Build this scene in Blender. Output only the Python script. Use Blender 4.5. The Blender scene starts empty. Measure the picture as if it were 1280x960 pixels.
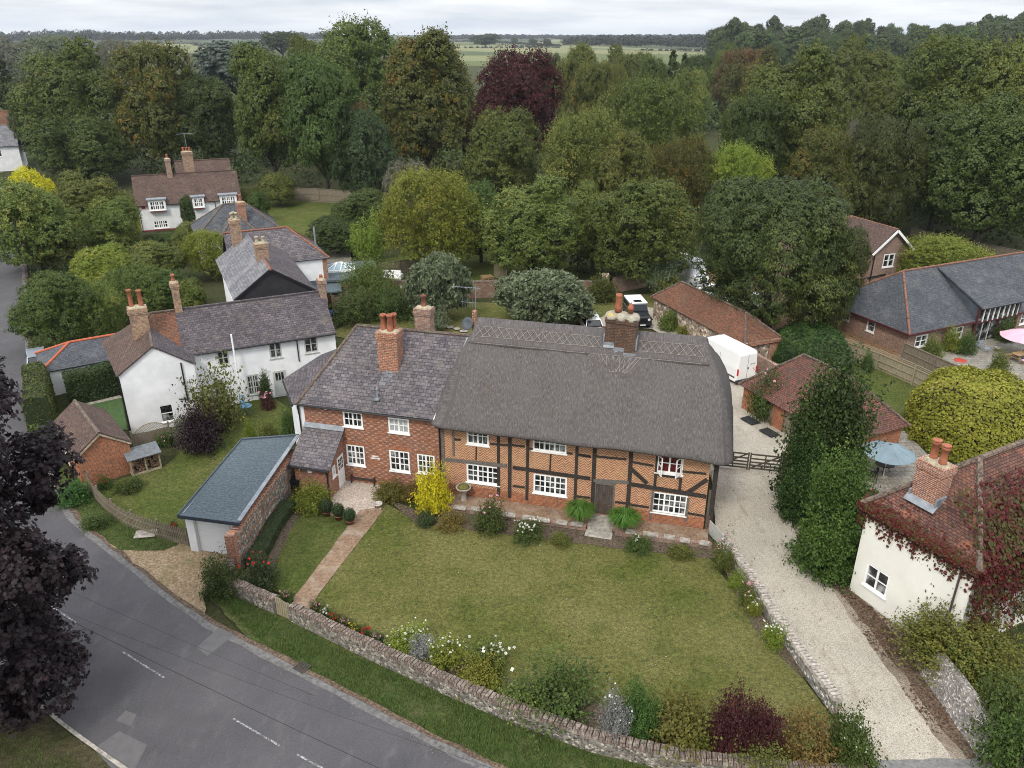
import bpy, math, random
import numpy as np
from mathutils import Matrix, Vector
random.seed(4); RNG = np.random.default_rng(11)
C = bpy.context.scene.collection
SC = bpy.context.scene
R = math.radians
# ------------------------------------------------------------------ camera
F = 974.0; H = 25.0
PITCH = math.atan(440 / F); SP, CP = math.sin(PITCH), math.cos(PITCH)
cam = bpy.data.cameras.new('camera'); cam.sensor_width = 36; cam.lens = F / 1280 * 36
cam.clip_start = 0.5; cam.clip_end = 30000
co = bpy.data.objects.new('camera', cam); C.objects.link(co)
co.location = (0, 0, H); co.rotation_euler = (math.pi / 2 - PITCH, 0, 0)
SC.camera = co

def P(x, y, z=0.0):
    """photo pixel -> point of the level plane z (survey of the place)"""
    u = (x - 640) / F; v = (y - 480) / F
    t = (z - H) / (-SP - v * CP)
    return Vector((u * t, (CP - v * SP) * t, z))
def at(x, y, Y):
    u = (x - 640) / F; v = (y - 480) / F
    t = Y / (CP - v * SP)
    return Vector((u * t, Y, H + (-SP - v * CP) * t))

# ------------------------------------------------------------------ light
SUN_EL, SUN_AZ = R(48), R(205)     # azimuth clockwise from +Y: behind the camera, a little left
w = bpy.data.worlds.new('World'); SC.world = w; w.use_nodes = True
nt = w.node_tree; nt.nodes.clear()
def wn(t, **k):
    n = nt.nodes.new(t)
    for a, b in k.items(): setattr(n, a, b)
    return n
L = nt.links.new
sky = wn('ShaderNodeTexSky', sky_type='NISHITA', sun_disc=False, sun_elevation=SUN_EL, sun_rotation=SUN_AZ)
bg1 = wn('ShaderNodeBackground'); L(sky.outputs[0], bg1.inputs[0]); bg1.inputs[1].default_value = 0.1
tc = wn('ShaderNodeTexCoord'); sep = wn('ShaderNodeSeparateXYZ'); L(tc.outputs['Generated'], sep.inputs[0])
# cloud deck: project the view direction on a plane
mz = wn('ShaderNodeMath', operation='MAXIMUM'); L(sep.outputs[2], mz.inputs[0]); mz.inputs[1].default_value = 0.0
az = wn('ShaderNodeMath', operation='ADD'); L(mz.outputs[0], az.inputs[0]); az.inputs[1].default_value = 0.10
dx = wn('ShaderNodeMath', operation='DIVIDE'); L(sep.outputs[0], dx.inputs[0]); L(az.outputs[0], dx.inputs[1])
dy = wn('ShaderNodeMath', operation='DIVIDE'); L(sep.outputs[1], dy.inputs[0]); L(az.outputs[0], dy.inputs[1])
cv = wn('ShaderNodeCombineXYZ'); L(dx.outputs[0], cv.inputs[0]); L(dy.outputs[0], cv.inputs[1])
nz = wn('ShaderNodeTexNoise'); L(cv.outputs[0], nz.inputs['Vector'])
nz.inputs['Scale'].default_value = 0.62; nz.inputs['Detail'].default_value = 6; nz.inputs['Roughness'].default_value = 0.52
cr = wn('ShaderNodeValToRGB'); L(nz.outputs[0], cr.inputs[0])
cr.color_ramp.elements[0].position = 0.36; cr.color_ramp.elements[0].color = (0.58, 0.625, 0.695, 1)
cr.color_ramp.elements[1].position = 0.59; cr.color_ramp.elements[1].color = (0.86, 0.875, 0.895, 1)
# an overcast dome is about three times brighter overhead than at the horizon
ge = wn('ShaderNodeMath', operation='MULTIPLY_ADD'); L(mz.outputs[0], ge.inputs[0]); ge.inputs[1].default_value = 1.25; ge.inputs[2].default_value = 0.78
bg2 = wn('ShaderNodeBackground'); L(cr.outputs[0], bg2.inputs[0]); L(ge.outputs[0], bg2.inputs[1])
mx = wn('ShaderNodeMixShader'); mx.inputs[0].default_value = 0.9
L(bg1.outputs[0], mx.inputs[1]); L(bg2.outputs[0], mx.inputs[2])
wo = wn('ShaderNodeOutputWorld'); L(mx.outputs[0], wo.inputs[0])
sl = bpy.data.lights.new('sun', 'SUN'); sl.energy = 1.5; sl.angle = R(12); sl.color = (1, 0.94, 0.83)
so = bpy.data.objects.new('sun', sl); C.objects.link(so)
sd = Vector((math.sin(SUN_AZ) * math.cos(SUN_EL), math.cos(SUN_AZ) * math.cos(SUN_EL), math.sin(SUN_EL)))
so.rotation_euler = sd.to_track_quat('Z', 'Y').to_euler(); so.location = (0, -30, 80)
SC.view_settings.view_transform = 'Standard'; SC.view_settings.look = 'None'
SC.view_settings.gamma = 1; SC.view_settings.use_curve_mapping = False; SC.view_settings.exposure = 0.60
SC.render.engine = 'CYCLES'
cy = SC.cycles; cy.max_bounces = 5; cy.diffuse_bounces = 3; cy.glossy_bounces = 2; cy.transmission_bounces = 3
cy.volume_bounces = 0; cy.transparent_max_bounces = 6; cy.use_denoising = True; cy.denoising_prefilter = 'NONE'; cy.use_adaptive_sampling = False; cy.filter_width = 1.0; cy.caustics_reflective = False; cy.caustics_refractive = False

# ------------------------------------------------------------------ materials
class M:
    def __init__(s, name):
        s.m = bpy.data.materials.new(name); s.m.use_nodes = True
        s.t = s.m.node_tree; s.b = s.t.nodes['Principled BSDF']; s.out = s.t.nodes['Material Output']
    def n(s, t, ins=None, **k):
        n = s.t.nodes.new(t)
        for a, b in k.items(): setattr(n, a, b)
        for a, b in (ins or {}).items():
            if isinstance(b, bpy.types.NodeSocket): s.t.links.new(b, n.inputs[a])
            else: n.inputs[a].default_value = b
        return n
    def set(s, **k):
        for a, b in k.items():
            a = {'col': 'Base Color', 'rough': 'Roughness', 'metal': 'Metallic', 'spec': 'Specular IOR Level', 'normal': 'Normal', 'trans': 'Transmission Weight'}[a]
            if isinstance(b, bpy.types.NodeSocket): s.t.links.new(b, s.b.inputs[a])
            else: s.b.inputs[a].default_value = (*b, 1) if isinstance(b, tuple) and len(b) == 3 else b
        return s
    def uv(s): return s.n('ShaderNodeTexCoord').outputs['UV']
    def obj(s): return s.n('ShaderNodeTexCoord').outputs['Object']
    def wpos(s): return s.n('ShaderNodeNewGeometry').outputs['Position']
    def noise(s, scale, vec=None, detail=4, rough=.55, out=0):
        n = s.n('ShaderNodeTexNoise', {'Scale': scale, 'Detail': detail, 'Roughness': rough})
        if vec is not None: s.t.links.new(vec, n.inputs['Vector'])
        return n.outputs[out]
    def map(s, vec, scale=(1, 1, 1), loc=(0, 0, 0)):
        return s.n('ShaderNodeMapping', {'Vector': vec, 'Scale': scale, 'Location': loc}).outputs[0]
    def ramp(s, f, *st):
        n = s.n('ShaderNodeValToRGB', {0: f}); e = n.color_ramp.elements
        while len(e) < len(st): e.new(.5)
        for i, (p, c) in enumerate(st):
            e[i].position = p; e[i].color = (*c, 1) if isinstance(c, tuple) else (c, c, c, 1)
        return n.outputs[0]
    def mix(s, f, a, b, blend='MIX'):
        n = s.n('ShaderNodeMix', data_type='RGBA', blend_type=blend)
        for i, v in ((0, f), (6, a), (7, b)):
            if isinstance(v, bpy.types.NodeSocket): s.t.links.new(v, n.inputs[i])
            else: n.inputs[i].default_value = (*v, 1) if isinstance(v, tuple) else v
        return n.outputs[2]
    def math(s, op, a, b=0.0, c=0.0):
        n = s.n('ShaderNodeMath', operation=op)
        for i, v in enumerate((a, b, c)):
            if isinstance(v, bpy.types.NodeSocket): s.t.links.new(v, n.inputs[i])
            else: n.inputs[i].default_value = v
        return n.outputs[0]
    def bump(s, h, strength=.5, dist=.02):
        s.set(normal=s.n('ShaderNodeBump', {'Height': h, 'Strength': strength, 'Distance': dist}).outputs[0]); return s

def flat(name, col, rough=.7, var=.12, scale=3.0, metal=0.0, spec=.4):
    m = M(name); f = m.noise(scale, m.wpos(), 5, .6)
    a = tuple(max(0, c * (1 - var * 1.6)) for c in col); b = tuple(min(1, c * (1 + var)) for c in col)
    m.set(col=m.ramp(f, (.3, a), (.7, b)), rough=rough, metal=metal, spec=spec); return m.m

def courses(name, c1, c2, mortar, bw, bh, ms, patch=None, pscale=.5, plo=.5, phi=.7, rough=.85, bump=.6, off=.5, vmix=.35, speck=None, bias=0.0):
    """brick, tile or slate courses laid out in metres on UV"""
    m = M(name); uv = m.uv()
    wob = m.noise(1.3, uv, 2, .5, 1)
    uvw = m.mix(.035, uv, wob)
    def br(seed, a, b, mo):
        n = m.n('ShaderNodeTexBrick', {'Vector': m.map(uvw, loc=(seed * bw * 7, seed * bh * 12, 0)), 'Color1': (*a, 1), 'Color2': (*b, 1), 'Mortar': (*mo, 1), 'Scale': 1.0, 'Mortar Size': ms,
                 'Mortar Smooth': .2, 'Bias': bias, 'Brick Width': bw, 'Row Height': bh}, offset=off, offset_frequency=2)
        return n
    b1 = br(0, c1, c2, mortar)
    big = m.noise(.35, uv, 4, .6); fine = m.noise(7, uv, 3, .6)
    col = m.mix(m.math('MULTIPLY', vmix, 1.0), b1.outputs[0], m.mix(1.0, b1.outputs[0], m.ramp(big, (.3, (.55, .52, .5)), (.7, (1.35, 1.3, 1.25))), 'MULTIPLY'))
    col = m.mix(1.0, col, m.ramp(fine, (.28, .58), (.72, 1.38)), 'MULTIPLY')
    if patch:
        f = m.noise(pscale, uv, 6, .65)
        col = m.mix(m.ramp(f, (plo, 0.0), (phi, .85)), col, patch)
    if speck:
        f = m.noise(3.2, m.map(uv, loc=(9, 4, 0)), 5, .7)
        col = m.mix(m.ramp(f, (.62, 0.0), (.70, .8)), col, speck)
    m.set(col=col, rough=rough, spec=.3)
    h = m.math('SUBTRACT', m.math('MULTIPLY', fine, .4), m.math('MULTIPLY', b1.outputs[1], 1.0))
    m.bump(h, bump, .02); return m.m

# ---- brick
BRICK = courses('red_brick', (.34, .10, .045), (.22, .075, .045), (.36, .29, .23), .225, .075, .012, patch=(.16, .10, .075), pscale=1.1, plo=.56, phi=.75)
BRICKB = courses('brown_brick', (.30, .155, .105), (.21, .12, .09), (.38, .33, .28), .225, .075, .012, patch=(.14, .10, .085), pscale=.8, plo=.5, phi=.72)
BRICKO = courses('orange_brick', (.40, .13, .05), (.27, .085, .04), (.34, .24, .17), .225, .075, .010, patch=(.14, .085, .06), pscale=1.3, plo=.52, phi=.7, speck=(.45, .36, .27))
BRICKC = courses('chimney_brick', (.40, .13, .06), (.22, .085, .05), (.38, .30, .24), .24, .10, .016, patch=(.12, .085, .07), pscale=1.5, plo=.55, phi=.72)
BRICKY = courses('weathered_yellow_brick', (.36, .22, .12), (.25, .13, .08), (.35, .29, .23), .23, .085, .014, patch=(.16, .12, .10), pscale=1.2, plo=.5, phi=.7, speck=(.42, .36, .28))
def chequer():
    m = M('chequered_brick'); uv = m.uv()
    n1 = m.n('ShaderNodeTexBrick', {'Vector': uv, 'Color1': (.345, .140, .075, 1), 'Color2': (.225, .098, .062, 1), 'Mortar': (.17, .08, .055, 1), 'Scale': 1.0, 'Mortar Size': .010,
             'Mortar Smooth': .3, 'Brick Width': .36, 'Row Height': .11}, offset=.5, offset_frequency=2)
    # pale headers in a staggered grid
    s = m.n('ShaderNodeSeparateXYZ', {0: uv})
    row = m.math('FLOOR', m.math('DIVIDE', s.outputs[1], .15))
    u = m.math('FRACT', m.math('ADD', m.math('DIVIDE', s.outputs[0], .44), m.math('MULTIPLY', row, .5)))
    v = m.math('FRACT', m.math('DIVIDE', s.outputs[1], .15))
    hd = m.math('MULTIPLY', m.math('LESS_THAN', u, .46), m.math('LESS_THAN', v, .58))
    f = m.noise(.9, uv, 4, .6); fine = m.noise(6, uv, 3, .7)
    hc = m.mix(m.ramp(fine, (.35, 0.0), (.65, 1.0)), (.20, .12, .09), (.50, .37, .29))
    col = m.mix(m.math('MULTIPLY', hd, m.ramp(f, (.38, .25), (.5, .92))), n1.outputs[0], hc)
    col = m.mix(m.ramp(m.noise(.55, m.map(uv, loc=(3, 7, 0)), 5, .65), (.56, 0.0), (.70, .6)), col, (.17, .125, .11))
    col = m.mix(1.0, col, m.ramp(m.noise(4, uv, 4, .6), (.25, .75), (.75, 1.2)), 'MULTIPLY')
    m.set(col=col, rough=.85, spec=.3).bump(m.math('MULTIPLY', n1.outputs[1], -1.0), .4, .015); return m.m
CHEQ = chequer()
def herring(name, c1, c2, mortar):
    m = M(name); uv = m.uv(); s = m.n('ShaderNodeSeparateXYZ', {0: m.mix(.03, uv, m.noise(2, uv, 2, .5, 1))})
    per = .40
    tri = m.math('ABSOLUTE', m.math('SUBTRACT', m.math('FRACT', m.math('DIVIDE', s.outputs[0], per)), .5))
    sv = m.math('ADD', s.outputs[1], m.math('MULTIPLY', tri, per * 1.0))
    k = m.math('DIVIDE', sv, .155); fr = m.math('FRACT', k); idx = m.math('FLOOR', k)
    cell = m.n('ShaderNodeCombineXYZ', {0: m.math('FLOOR', m.math('DIVIDE', s.outputs[0], per * .5)), 1: idx})
    rnd = m.n('ShaderNodeTexWhiteNoise', {'Vector': cell.outputs[0]}, noise_dimensions='2D').outputs[0]
    reg = m.noise(.7, m.map(uv, loc=(2, 5, 0)), 4, .6)
    col = m.mix(m.math('MULTIPLY', m.ramp(reg, (.42, 0.0), (.6, .6)), m.ramp(m.math('DIVIDE', s.outputs[1], 6.0), (.38, .2), (.48, 1.0))), m.mix(rnd, c1, c2), (.40, .20, .085))
    col = m.mix(m.ramp(fr, (.58, 0.0), (.72, 1.0)), col, mortar)
    col = m.mix(1.0, col, m.ramp(m.noise(5, uv, 4, .6), (.25, .7), (.75, 1.25)), 'MULTIPLY')
    m.set(col=col, rough=.9, spec=.25).bump(fr, .3, .01); return m.m
HERR = herring('herringbone_brick', (.41, .165, .078), (.29, .108, .055), (.52, .385, .265))
# ---- roofs
SLATE = courses('purple_grey_slate', (.155, .138, .148), (.078, .072, .081), (.036, .032, .036), .30, .20, .010, patch=(.17, .15, .135), pscale=1.0, plo=.52, phi=.76, speck=(.27, .26, .25), bump=.8, vmix=.5)
SLATED = courses('dark_slate', (.115, .099, .108), (.062, .055, .062), (.025, .022, .026), .30, .19, .010, patch=(.15, .13, .10), pscale=.9, plo=.55, phi=.78, speck=(.20, .19, .17), bump=.8, vmix=.55)
SLATEG = courses('blue_grey_slate', (.085, .092, .105), (.055, .060, .070), (.026, .028, .032), .28, .17, .009, patch=(.13, .125, .125), pscale=.8, plo=.52, phi=.76, bump=.6, vmix=.45)
SLATEP = courses('pale_grey_slate', (.20, .20, .215), (.125, .125, .14), (.06, .06, .065), .42, .26, .014, patch=(.24, .235, .23), pscale=.7, plo=.5, phi=.75, bump=.6, vmix=.4)
TILEB = courses('brown_clay_tile', (.128, .078, .060), (.068, .049, .044), (.035, .022, .020), .19, .12, .008, patch=(.14, .12, .075), pscale=.9, plo=.55, phi=.75, speck=(.21, .19, .14), bump=.8, vmix=.5)
TILEO = courses('orange_clay_tile', (.215, .094, .054), (.115, .060, .042), (.05, .028, .02), .19, .12, .008, patch=(.13, .09, .055), pscale=.6, plo=.5, phi=.72, bump=.8, vmix=.6)
TILER = courses('mottled_red_tile', (.205, .084, .058), (.098, .054, .046), (.04, .022, .018), .19, .13, .010, patch=(.10, .066, .055), pscale=1.2, plo=.5, phi=.70, speck=(.33, .22, .15), bump=.9, vmix=.5)
TILERC = courses('patchy_red_tile', (.195, .088, .062), (.095, .056, .048), (.04, .022, .018), .19, .13, .010, patch=(.30, .115, .060), pscale=.8, plo=.56, phi=.70, speck=(.26, .20, .15), bump=.9, vmix=.6)
FELT = courses('blue_grey_roof_sheet', (.086, .110, .127), (.080, .103, .120), (.062, .082, .096), 1.9, .19, .016, bump=.4, vmix=.25, off=.37)
def thatch():
    m = M('weathered_thatch'); uv = m.uv()
    a = m.noise(13, m.map(uv, (1.0, .30, 1)), 6, .72); b = m.noise(.45, uv, 4, .6); c = m.noise(34, m.map(uv, (1.0, .16, 1)), 3, .75); d = m.noise(1.6, m.map(uv, (1.0, .35, 1)), 4, .65)
    col = m.ramp(a, (.32, (.062, .054, .052)), (.50, (.122, .110, .107)), (.68, (.222, .204, .200)))
    col = m.mix(m.ramp(c, (.40, .62), (.58, 0.0)), col, (.040, .032, .029))
    col = m.mix(m.ramp(b, (.35, .0), (.65, .45)), col, (.125, .116, .114))
    col = m.mix(m.ramp(d, (.56, 0.0), (.74, .5)), col, (.080, .068, .060))
    col = m.mix(m.ramp(m.noise(1.0, m.map(uv, (2.2, .10, 1), (5, 2, 0)), 4, .6), (.50, 0.0), (.72, .28)), col, (.080, .070, .064)); col = m.mix(m.ramp(m.noise(1.0, m.map(uv, (3.1, .14, 1), (1, 9, 0)), 4, .6), (.54, 0.0), (.74, .20)), col, (.180, .170, .168))
    col = m.mix(m.ramp(m.noise(.33, m.map(uv, loc=(4, 1, 0)), 5, .7), (.60, 0.0), (.74, .35)), col, (.125, .112, .062))
    m.set(col=col, rough=.95, spec=.15)
    m.bump(m.math('ADD', m.math('MULTIPLY', a, .6), m.math('MULTIPLY', c, .6)), .9, .06); return m.m
THATCH = thatch()
# ---- walls and trim
WHITE = flat('white_render', (.77, .775, .785), .8, .09, .9)
WHITEB = courses('white_painted_brick', (.80, .80, .79), (.78, .78, .78), (.74, .74, .74), .225, .075, .010, patch=(.70, .70, .68), pscale=.6, plo=.62, phi=.8, vmix=.05, bump=.25)
CREAM = flat('cream_render', (.78, .765, .69), .85, .05, .7)
PAINT = flat('white_paint', (.85, .85, .84), .45, .04, 2)
GREYPAINT = flat('pale_grey_paint', (.46, .47, .44), .6, .08, 2)
BLACK = flat('black_metal', (.012, .012, .014), .45, .1, 4)
BLACKB = flat('black_weatherboard', (.022, .022, .025), .8, .25, 2)
MAROON = flat('maroon_timber', (.075, .020, .022), .6, .2, 2)
LEAD = flat('lead_flashing', (.23, .25, .275), .5, .25, 3)
LEADD = flat('dark_lead', (.075, .090, .105), .5, .2, 1)
TERRA = flat('terracotta', (.33, .115, .062), .8, .25, 5)
TERRAD = flat('dark_terracotta', (.20, .075, .045), .85, .35, 5)
RIDGEO = courses('orange_ridge_tile', (.36, .13, .07), (.22, .085, .05), (.12, .07, .05), .33, .4, .03, patch=(.17, .12, .09), pscale=1.5, plo=.5, phi=.7)
RIDGEG = courses('weathered_ridge_tile', (.17, .12, .09), (.10, .075, .065), (.06, .05, .045), .33, .4, .03, patch=(.20, .17, .12), pscale=2, plo=.5, phi=.7)
MORTAR = flat('mortar_flaunching', (.38, .33, .23), .95, .3, 5)
LICHEN = M('lichen_mortar'); LICHEN.set(col=LICHEN.mix(LICHEN.ramp(LICHEN.noise(2.2, LICHEN.wpos(), 4, .6), (.56, 0.0), (.64, .8)), LICHEN.ramp(LICHEN.noise(7, LICHEN.wpos(), 4, .6), (.3, (.20, .18, .14)), (.7, (.40, .37, .29))), (.46, .33, .05)), rough=.95); LICHEN = LICHEN.m
def timber(name, a, b, sc=(14, 1.2, 14)):
    m = M(name); f = m.noise(2.2, m.map(m.obj(), sc), 5, .65)
    m.set(col=m.ramp(f, (.3, a), (.7, b)), rough=.85, spec=.2).bump(f, .5, .01); return m.m
OAK = timber('blackened_oak', (.020, .016, .014), (.060, .050, .043), (5, 5, 5))
OAKG = timber('silvered_oak', (.085, .075, .066), (.19, .17, .15), (5, 5, 5))
FENCE = timber('weathered_fence_board', (.13, .105, .075), (.26, .22, .165), (8, 8, 1))
FENCEY = timber('pale_fence_board', (.21, .18, .12), (.36, .31, .21), (6, 6, 1))
DOORW = timber('old_brown_door', (.045, .032, .027), (.12, .095, .082), (9, 9, 1))
DECKW = timber('picnic_timber', (.25, .16, .08), (.40, .27, .14), (6, 6, 6))
def panes():
    m = M('window_pane'); uv = m.obj(); r = m.n('ShaderNodeObjectInfo').outputs['Random']
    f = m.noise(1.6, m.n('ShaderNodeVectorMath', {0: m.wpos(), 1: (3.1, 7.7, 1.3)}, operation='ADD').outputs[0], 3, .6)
    m.set(col=m.ramp(f, (.44, (.010, .011, .012)), (.56, (.065, .068, .072)), (.68, (.34, .34, .33))), rough=.06, spec=.5); return m.m  # pale patches painted into the colour stand for sky reflections and curtains
PANE = panes()
CURTAIN = flat('red_curtain_pane', (.10, .012, .015), .15, .4, 3)
NETS = flat('net_curtain_pane', (.42, .43, .43), .15, .3, 2)
SKYGLASS = flat('roof_glass', (.22, .30, .34), .08, .1, 1, spec=.8)
def flint(name, lo, hi, mortar, sc=9):
    m = M(name); uv = m.uv()
    v = m.n('ShaderNodeTexVoronoi', {'Vector': m.mix(.06, uv, m.noise(3, uv, 2, .5, 1)), 'Scale': sc, 'Randomness': 1.0}, feature='F1')
    e = m.n('ShaderNodeTexVoronoi', {'Vector': m.mix(.06, uv, m.noise(3, uv, 2, .5, 1)), 'Scale': sc, 'Randomness': 1.0}, feature='DISTANCE_TO_EDGE')
    rnd = m.n('ShaderNodeSeparateColor', {0: v.outputs['Color']}).outputs[0]
    col = m.ramp(rnd, (.0, lo), (.45, tuple((a + b) * .42 for a, b in zip(lo, hi))), (.80, hi), (.93, tuple(min(.85, c * 1.7) for c in hi)))
    col = m.mix(m.ramp(e.outputs[0], (.03, 1.0), (.10, 0.0)), col, mortar)
    col = m.mix(1.0, col, m.ramp(m.noise(.8, uv, 5, .65), (.3, .62), (.7, 1.25)), 'MULTIPLY')
    m.set(col=col, rough=.8, spec=.3).bump(e.outputs[0], .9, .05); return m.m
FLINT = flint('knapped_flint', (.075, .068, .060), (.33, .30, .26), (.24, .21, .17))
FLINTW = flint('pale_flint', (.12, .11, .10), (.50, .47, .43), (.34, .31, .27), 8)
FLINTB = flint('bank_flint', (.13, .12, .11), (.36, .33, .30), (.29, .26, .23), 13)
RUBBLE = flint('flint_and_brick_rubble', (.14, .07, .05), (.48, .40, .32), (.33, .27, .20), 5)
COPING = courses('mossy_coping_brick', (.20, .145, .115), (.115, .09, .075), (.07, .06, .05), .11, .3, .016, patch=(.30, .27, .22), pscale=2.5, plo=.52, phi=.66)
STONE = flat('stone', (.33, .30, .26), .9, .35, 4)
# ---- ground
def grass(name, a, b, c, d, bigs=.22, dry=.5):
    m = M(name); p = m.wpos()
    f = m.noise(bigs, p, 5, .6); g = m.noise(2.6, p, 5, .7); h = m.noise(17, p, 4, .75)
    col = m.mix(m.ramp(g, (.34, 0.0), (.66, 1.0)), a, b)
    col = m.mix(m.ramp(f, (dry - .12, 0.0), (dry + .14, .8)), col, c)
    col = m.mix(m.ramp(m.noise(.9, m.map(p, loc=(31, 5, 2)), 5, .7), (.55, 0.0), (.72, .65)), col, d)
    col = m.mix(1.0, col, m.ramp(h, (.30, .38), (.70, 1.65)), 'MULTIPLY'); col = m.mix(1.0, col, m.ramp(m.noise(5.5, m.map(p, loc=(3, 8, 1)), 4, .7), (.34, .66), (.66, 1.34)), 'MULTIPLY')
    m.set(col=col, rough=.95, spec=.1).bump(m.math('ADD', h, m.math('MULTIPLY', g, .8)), 1.0, .09); return m.m
LAWN = grass('dry_lawn', (.056, .074, .015), (.112, .122, .028), (.165, .150, .056), (.048, .076, .014), .20, .46)
LAWNG = grass('green_lawn', (.052, .076, .016), (.092, .108, .026), (.125, .122, .042), (.046, .072, .016), .3, .54)
VERGE = grass('verge_grass', (.040, .064, .016), (.080, .108, .030), (.105, .107, .040), (.13, .115, .058), .5, .54)
ROUGH = grass('rough_ground', (.026, .038, .012), (.048, .058, .019), (.060, .056, .026), (.022, .032, .010), .08, .5)
FIELDG = grass('field_green', (.085, .105, .036), (.10, .12, .045), (.13, .13, .06), (.08, .10, .035), .004, .5)
FIELDP = grass('field_stubble', (.165, .165, .080), (.20, .19, .095), (.15, .165, .075), (.14, .15, .07), .004, .5)
FIELDM = grass('field_maize', (.052, .075, .030), (.065, .085, .034), (.075, .09, .04), (.05, .07, .03), .006, .5)
ASTRO = flat('artificial_turf', (.052, .098, .028), .95, .25, 6)
def asphalt():
    m = M('worn_asphalt'); p = m.wpos()
    f = m.noise(.35, p, 5, .6); g = m.noise(40, p, 3, .7); k = m.noise(1.7, m.map(p, (1.2, .4, 1)), 5, .65)
    col = m.ramp(f, (.3, (.060, .057, .061)), (.7, (.084, .079, .083)))
    col = m.mix(m.ramp(k, (.56, 0.0), (.75, .5)), col, (.120, .112, .114))
    col = m.mix(1.0, col, m.ramp(g, (.28, .55), (.72, 1.5)), 'MULTIPLY')
    e = m.n('ShaderNodeTexVoronoi', {'Vector': m.mix(.25, p, m.noise(.8, p, 4, .6, 1)), 'Scale': .33}, feature='DISTANCE_TO_EDGE').outputs[0]
    col = m.mix(m.ramp(e, (.003, .12), (.010, 0.0)), col, (.045, .043, .044))
    col = m.mix(m.ramp(m.noise(.22, m.map(p, (1, 1, 1), (7, 3, 0)), 5, .7), (.50, 0.0), (.68, .55)), col, (.052, .049, .052))
    m.set(col=col, rough=.85, spec=.3).bump(g, .35, .01); return m.m
ASPH = asphalt()
ASPHP = flat('asphalt_patch', (.108, .103, .103), .9, .10, 3); APRON = flat('apron_asphalt', (.17, .165, .16), .9, .25, 6)
BANK = grass('brown_bank', (.034, .042, .014), (.060, .062, .022), (.085, .072, .040), (.045, .040, .022), .5, .45)
PAINTROAD = M('worn_road_paint')
_f = PAINTROAD.noise(9, PAINTROAD.wpos(), 5, .7)
PAINTROAD.set(col=PAINTROAD.ramp(_f, (.46, (.088, .085, .09)), (.64, (.46, .46, .45))), rough=.8); PAINTROAD = PAINTROAD.m
def gravel(name, a, b, c, sc=26, patch=(.16, .12, .085), lo=.60):
    m = M(name); p = m.wpos()
    v = m.n('ShaderNodeTexVoronoi', {'Vector': p, 'Scale': sc, 'Randomness': 1.0})
    rnd = m.n('ShaderNodeSeparateColor', {0: v.outputs['Color']}).outputs[0]
    col = m.ramp(rnd, (0, a), (.5, b), (1, c))
    col = m.mix(m.ramp(m.noise(.5, p, 6, .7), (lo, 0.0), (lo + .16, .7)), col, patch)
    col = m.mix(m.ramp(m.noise(6, p, 4, .75), (.63, 0.0), (.70, .6)), col, tuple(x * .45 for x in b)); col = m.mix(m.ramp(m.noise(1.1, m.map(p, (1.6, .5, 1), (4, 4, 0)), 6, .7), (.54, 0.0), (.70, .40)), col, patch)
    col = m.mix(1.0, col, m.ramp(m.noise(.25, p, 4, .6), (.3, .84), (.7, 1.12)), 'MULTIPLY')
    m.set(col=col, rough=.95, spec=.2).bump(v.outputs[0], .6, .03); return m.m
GRAVEL = gravel('pale_gravel', (.265, .232, .185), (.375, .338, .278), (.48, .44, .375), 34)
GRAVELP = gravel('path_gravel', (.22, .16, .11), (.33, .25, .18), (.42, .34, .26), 20, (.20, .13, .085), .5)
GRAVELB = gravel('patio_gravel', (.30, .24, .19), (.42, .35, .29), (.55, .49, .43), 18)
DIRT = gravel('leaf_litter_soil', (.060, .040, .028), (.10, .070, .048), (.17, .125, .09), 14, (.07, .05, .036), .5)
SHING = gravel('orange_shingle', (.18, .115, .062), (.27, .19, .115), (.36, .28, .19), 14, (.10, .10, .035), .52)
YARD = gravel('russet_yard', (.115, .062, .034), (.18, .105, .058), (.24, .155, .09), 8, (.10, .075, .045), .5)
SOIL = gravel('flower_bed_soil', (.045, .032, .024), (.085, .06, .043), (.15, .115, .085), 16, (.055, .06, .022), .5)
GRAVELD = gravel('dirty_gravel', (.16, .125, .095), (.26, .215, .17), (.36, .31, .25), 28, (.11, .08, .055), .46)
PAVING = courses('stone_paving', (.27, .25, .22), (.20, .185, .16), (.11, .10, .08), .6, .45, .02, patch=(.16, .15, .10), pscale=1.2, plo=.5, phi=.7)
PATHB = courses('brick_and_gravel_path', (.27, .17, .105), (.20, .125, .085), (.17, .13, .09), .225, .11, .012, patch=(.31, .25, .19), pscale=1.2, plo=.48, phi=.66)
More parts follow.
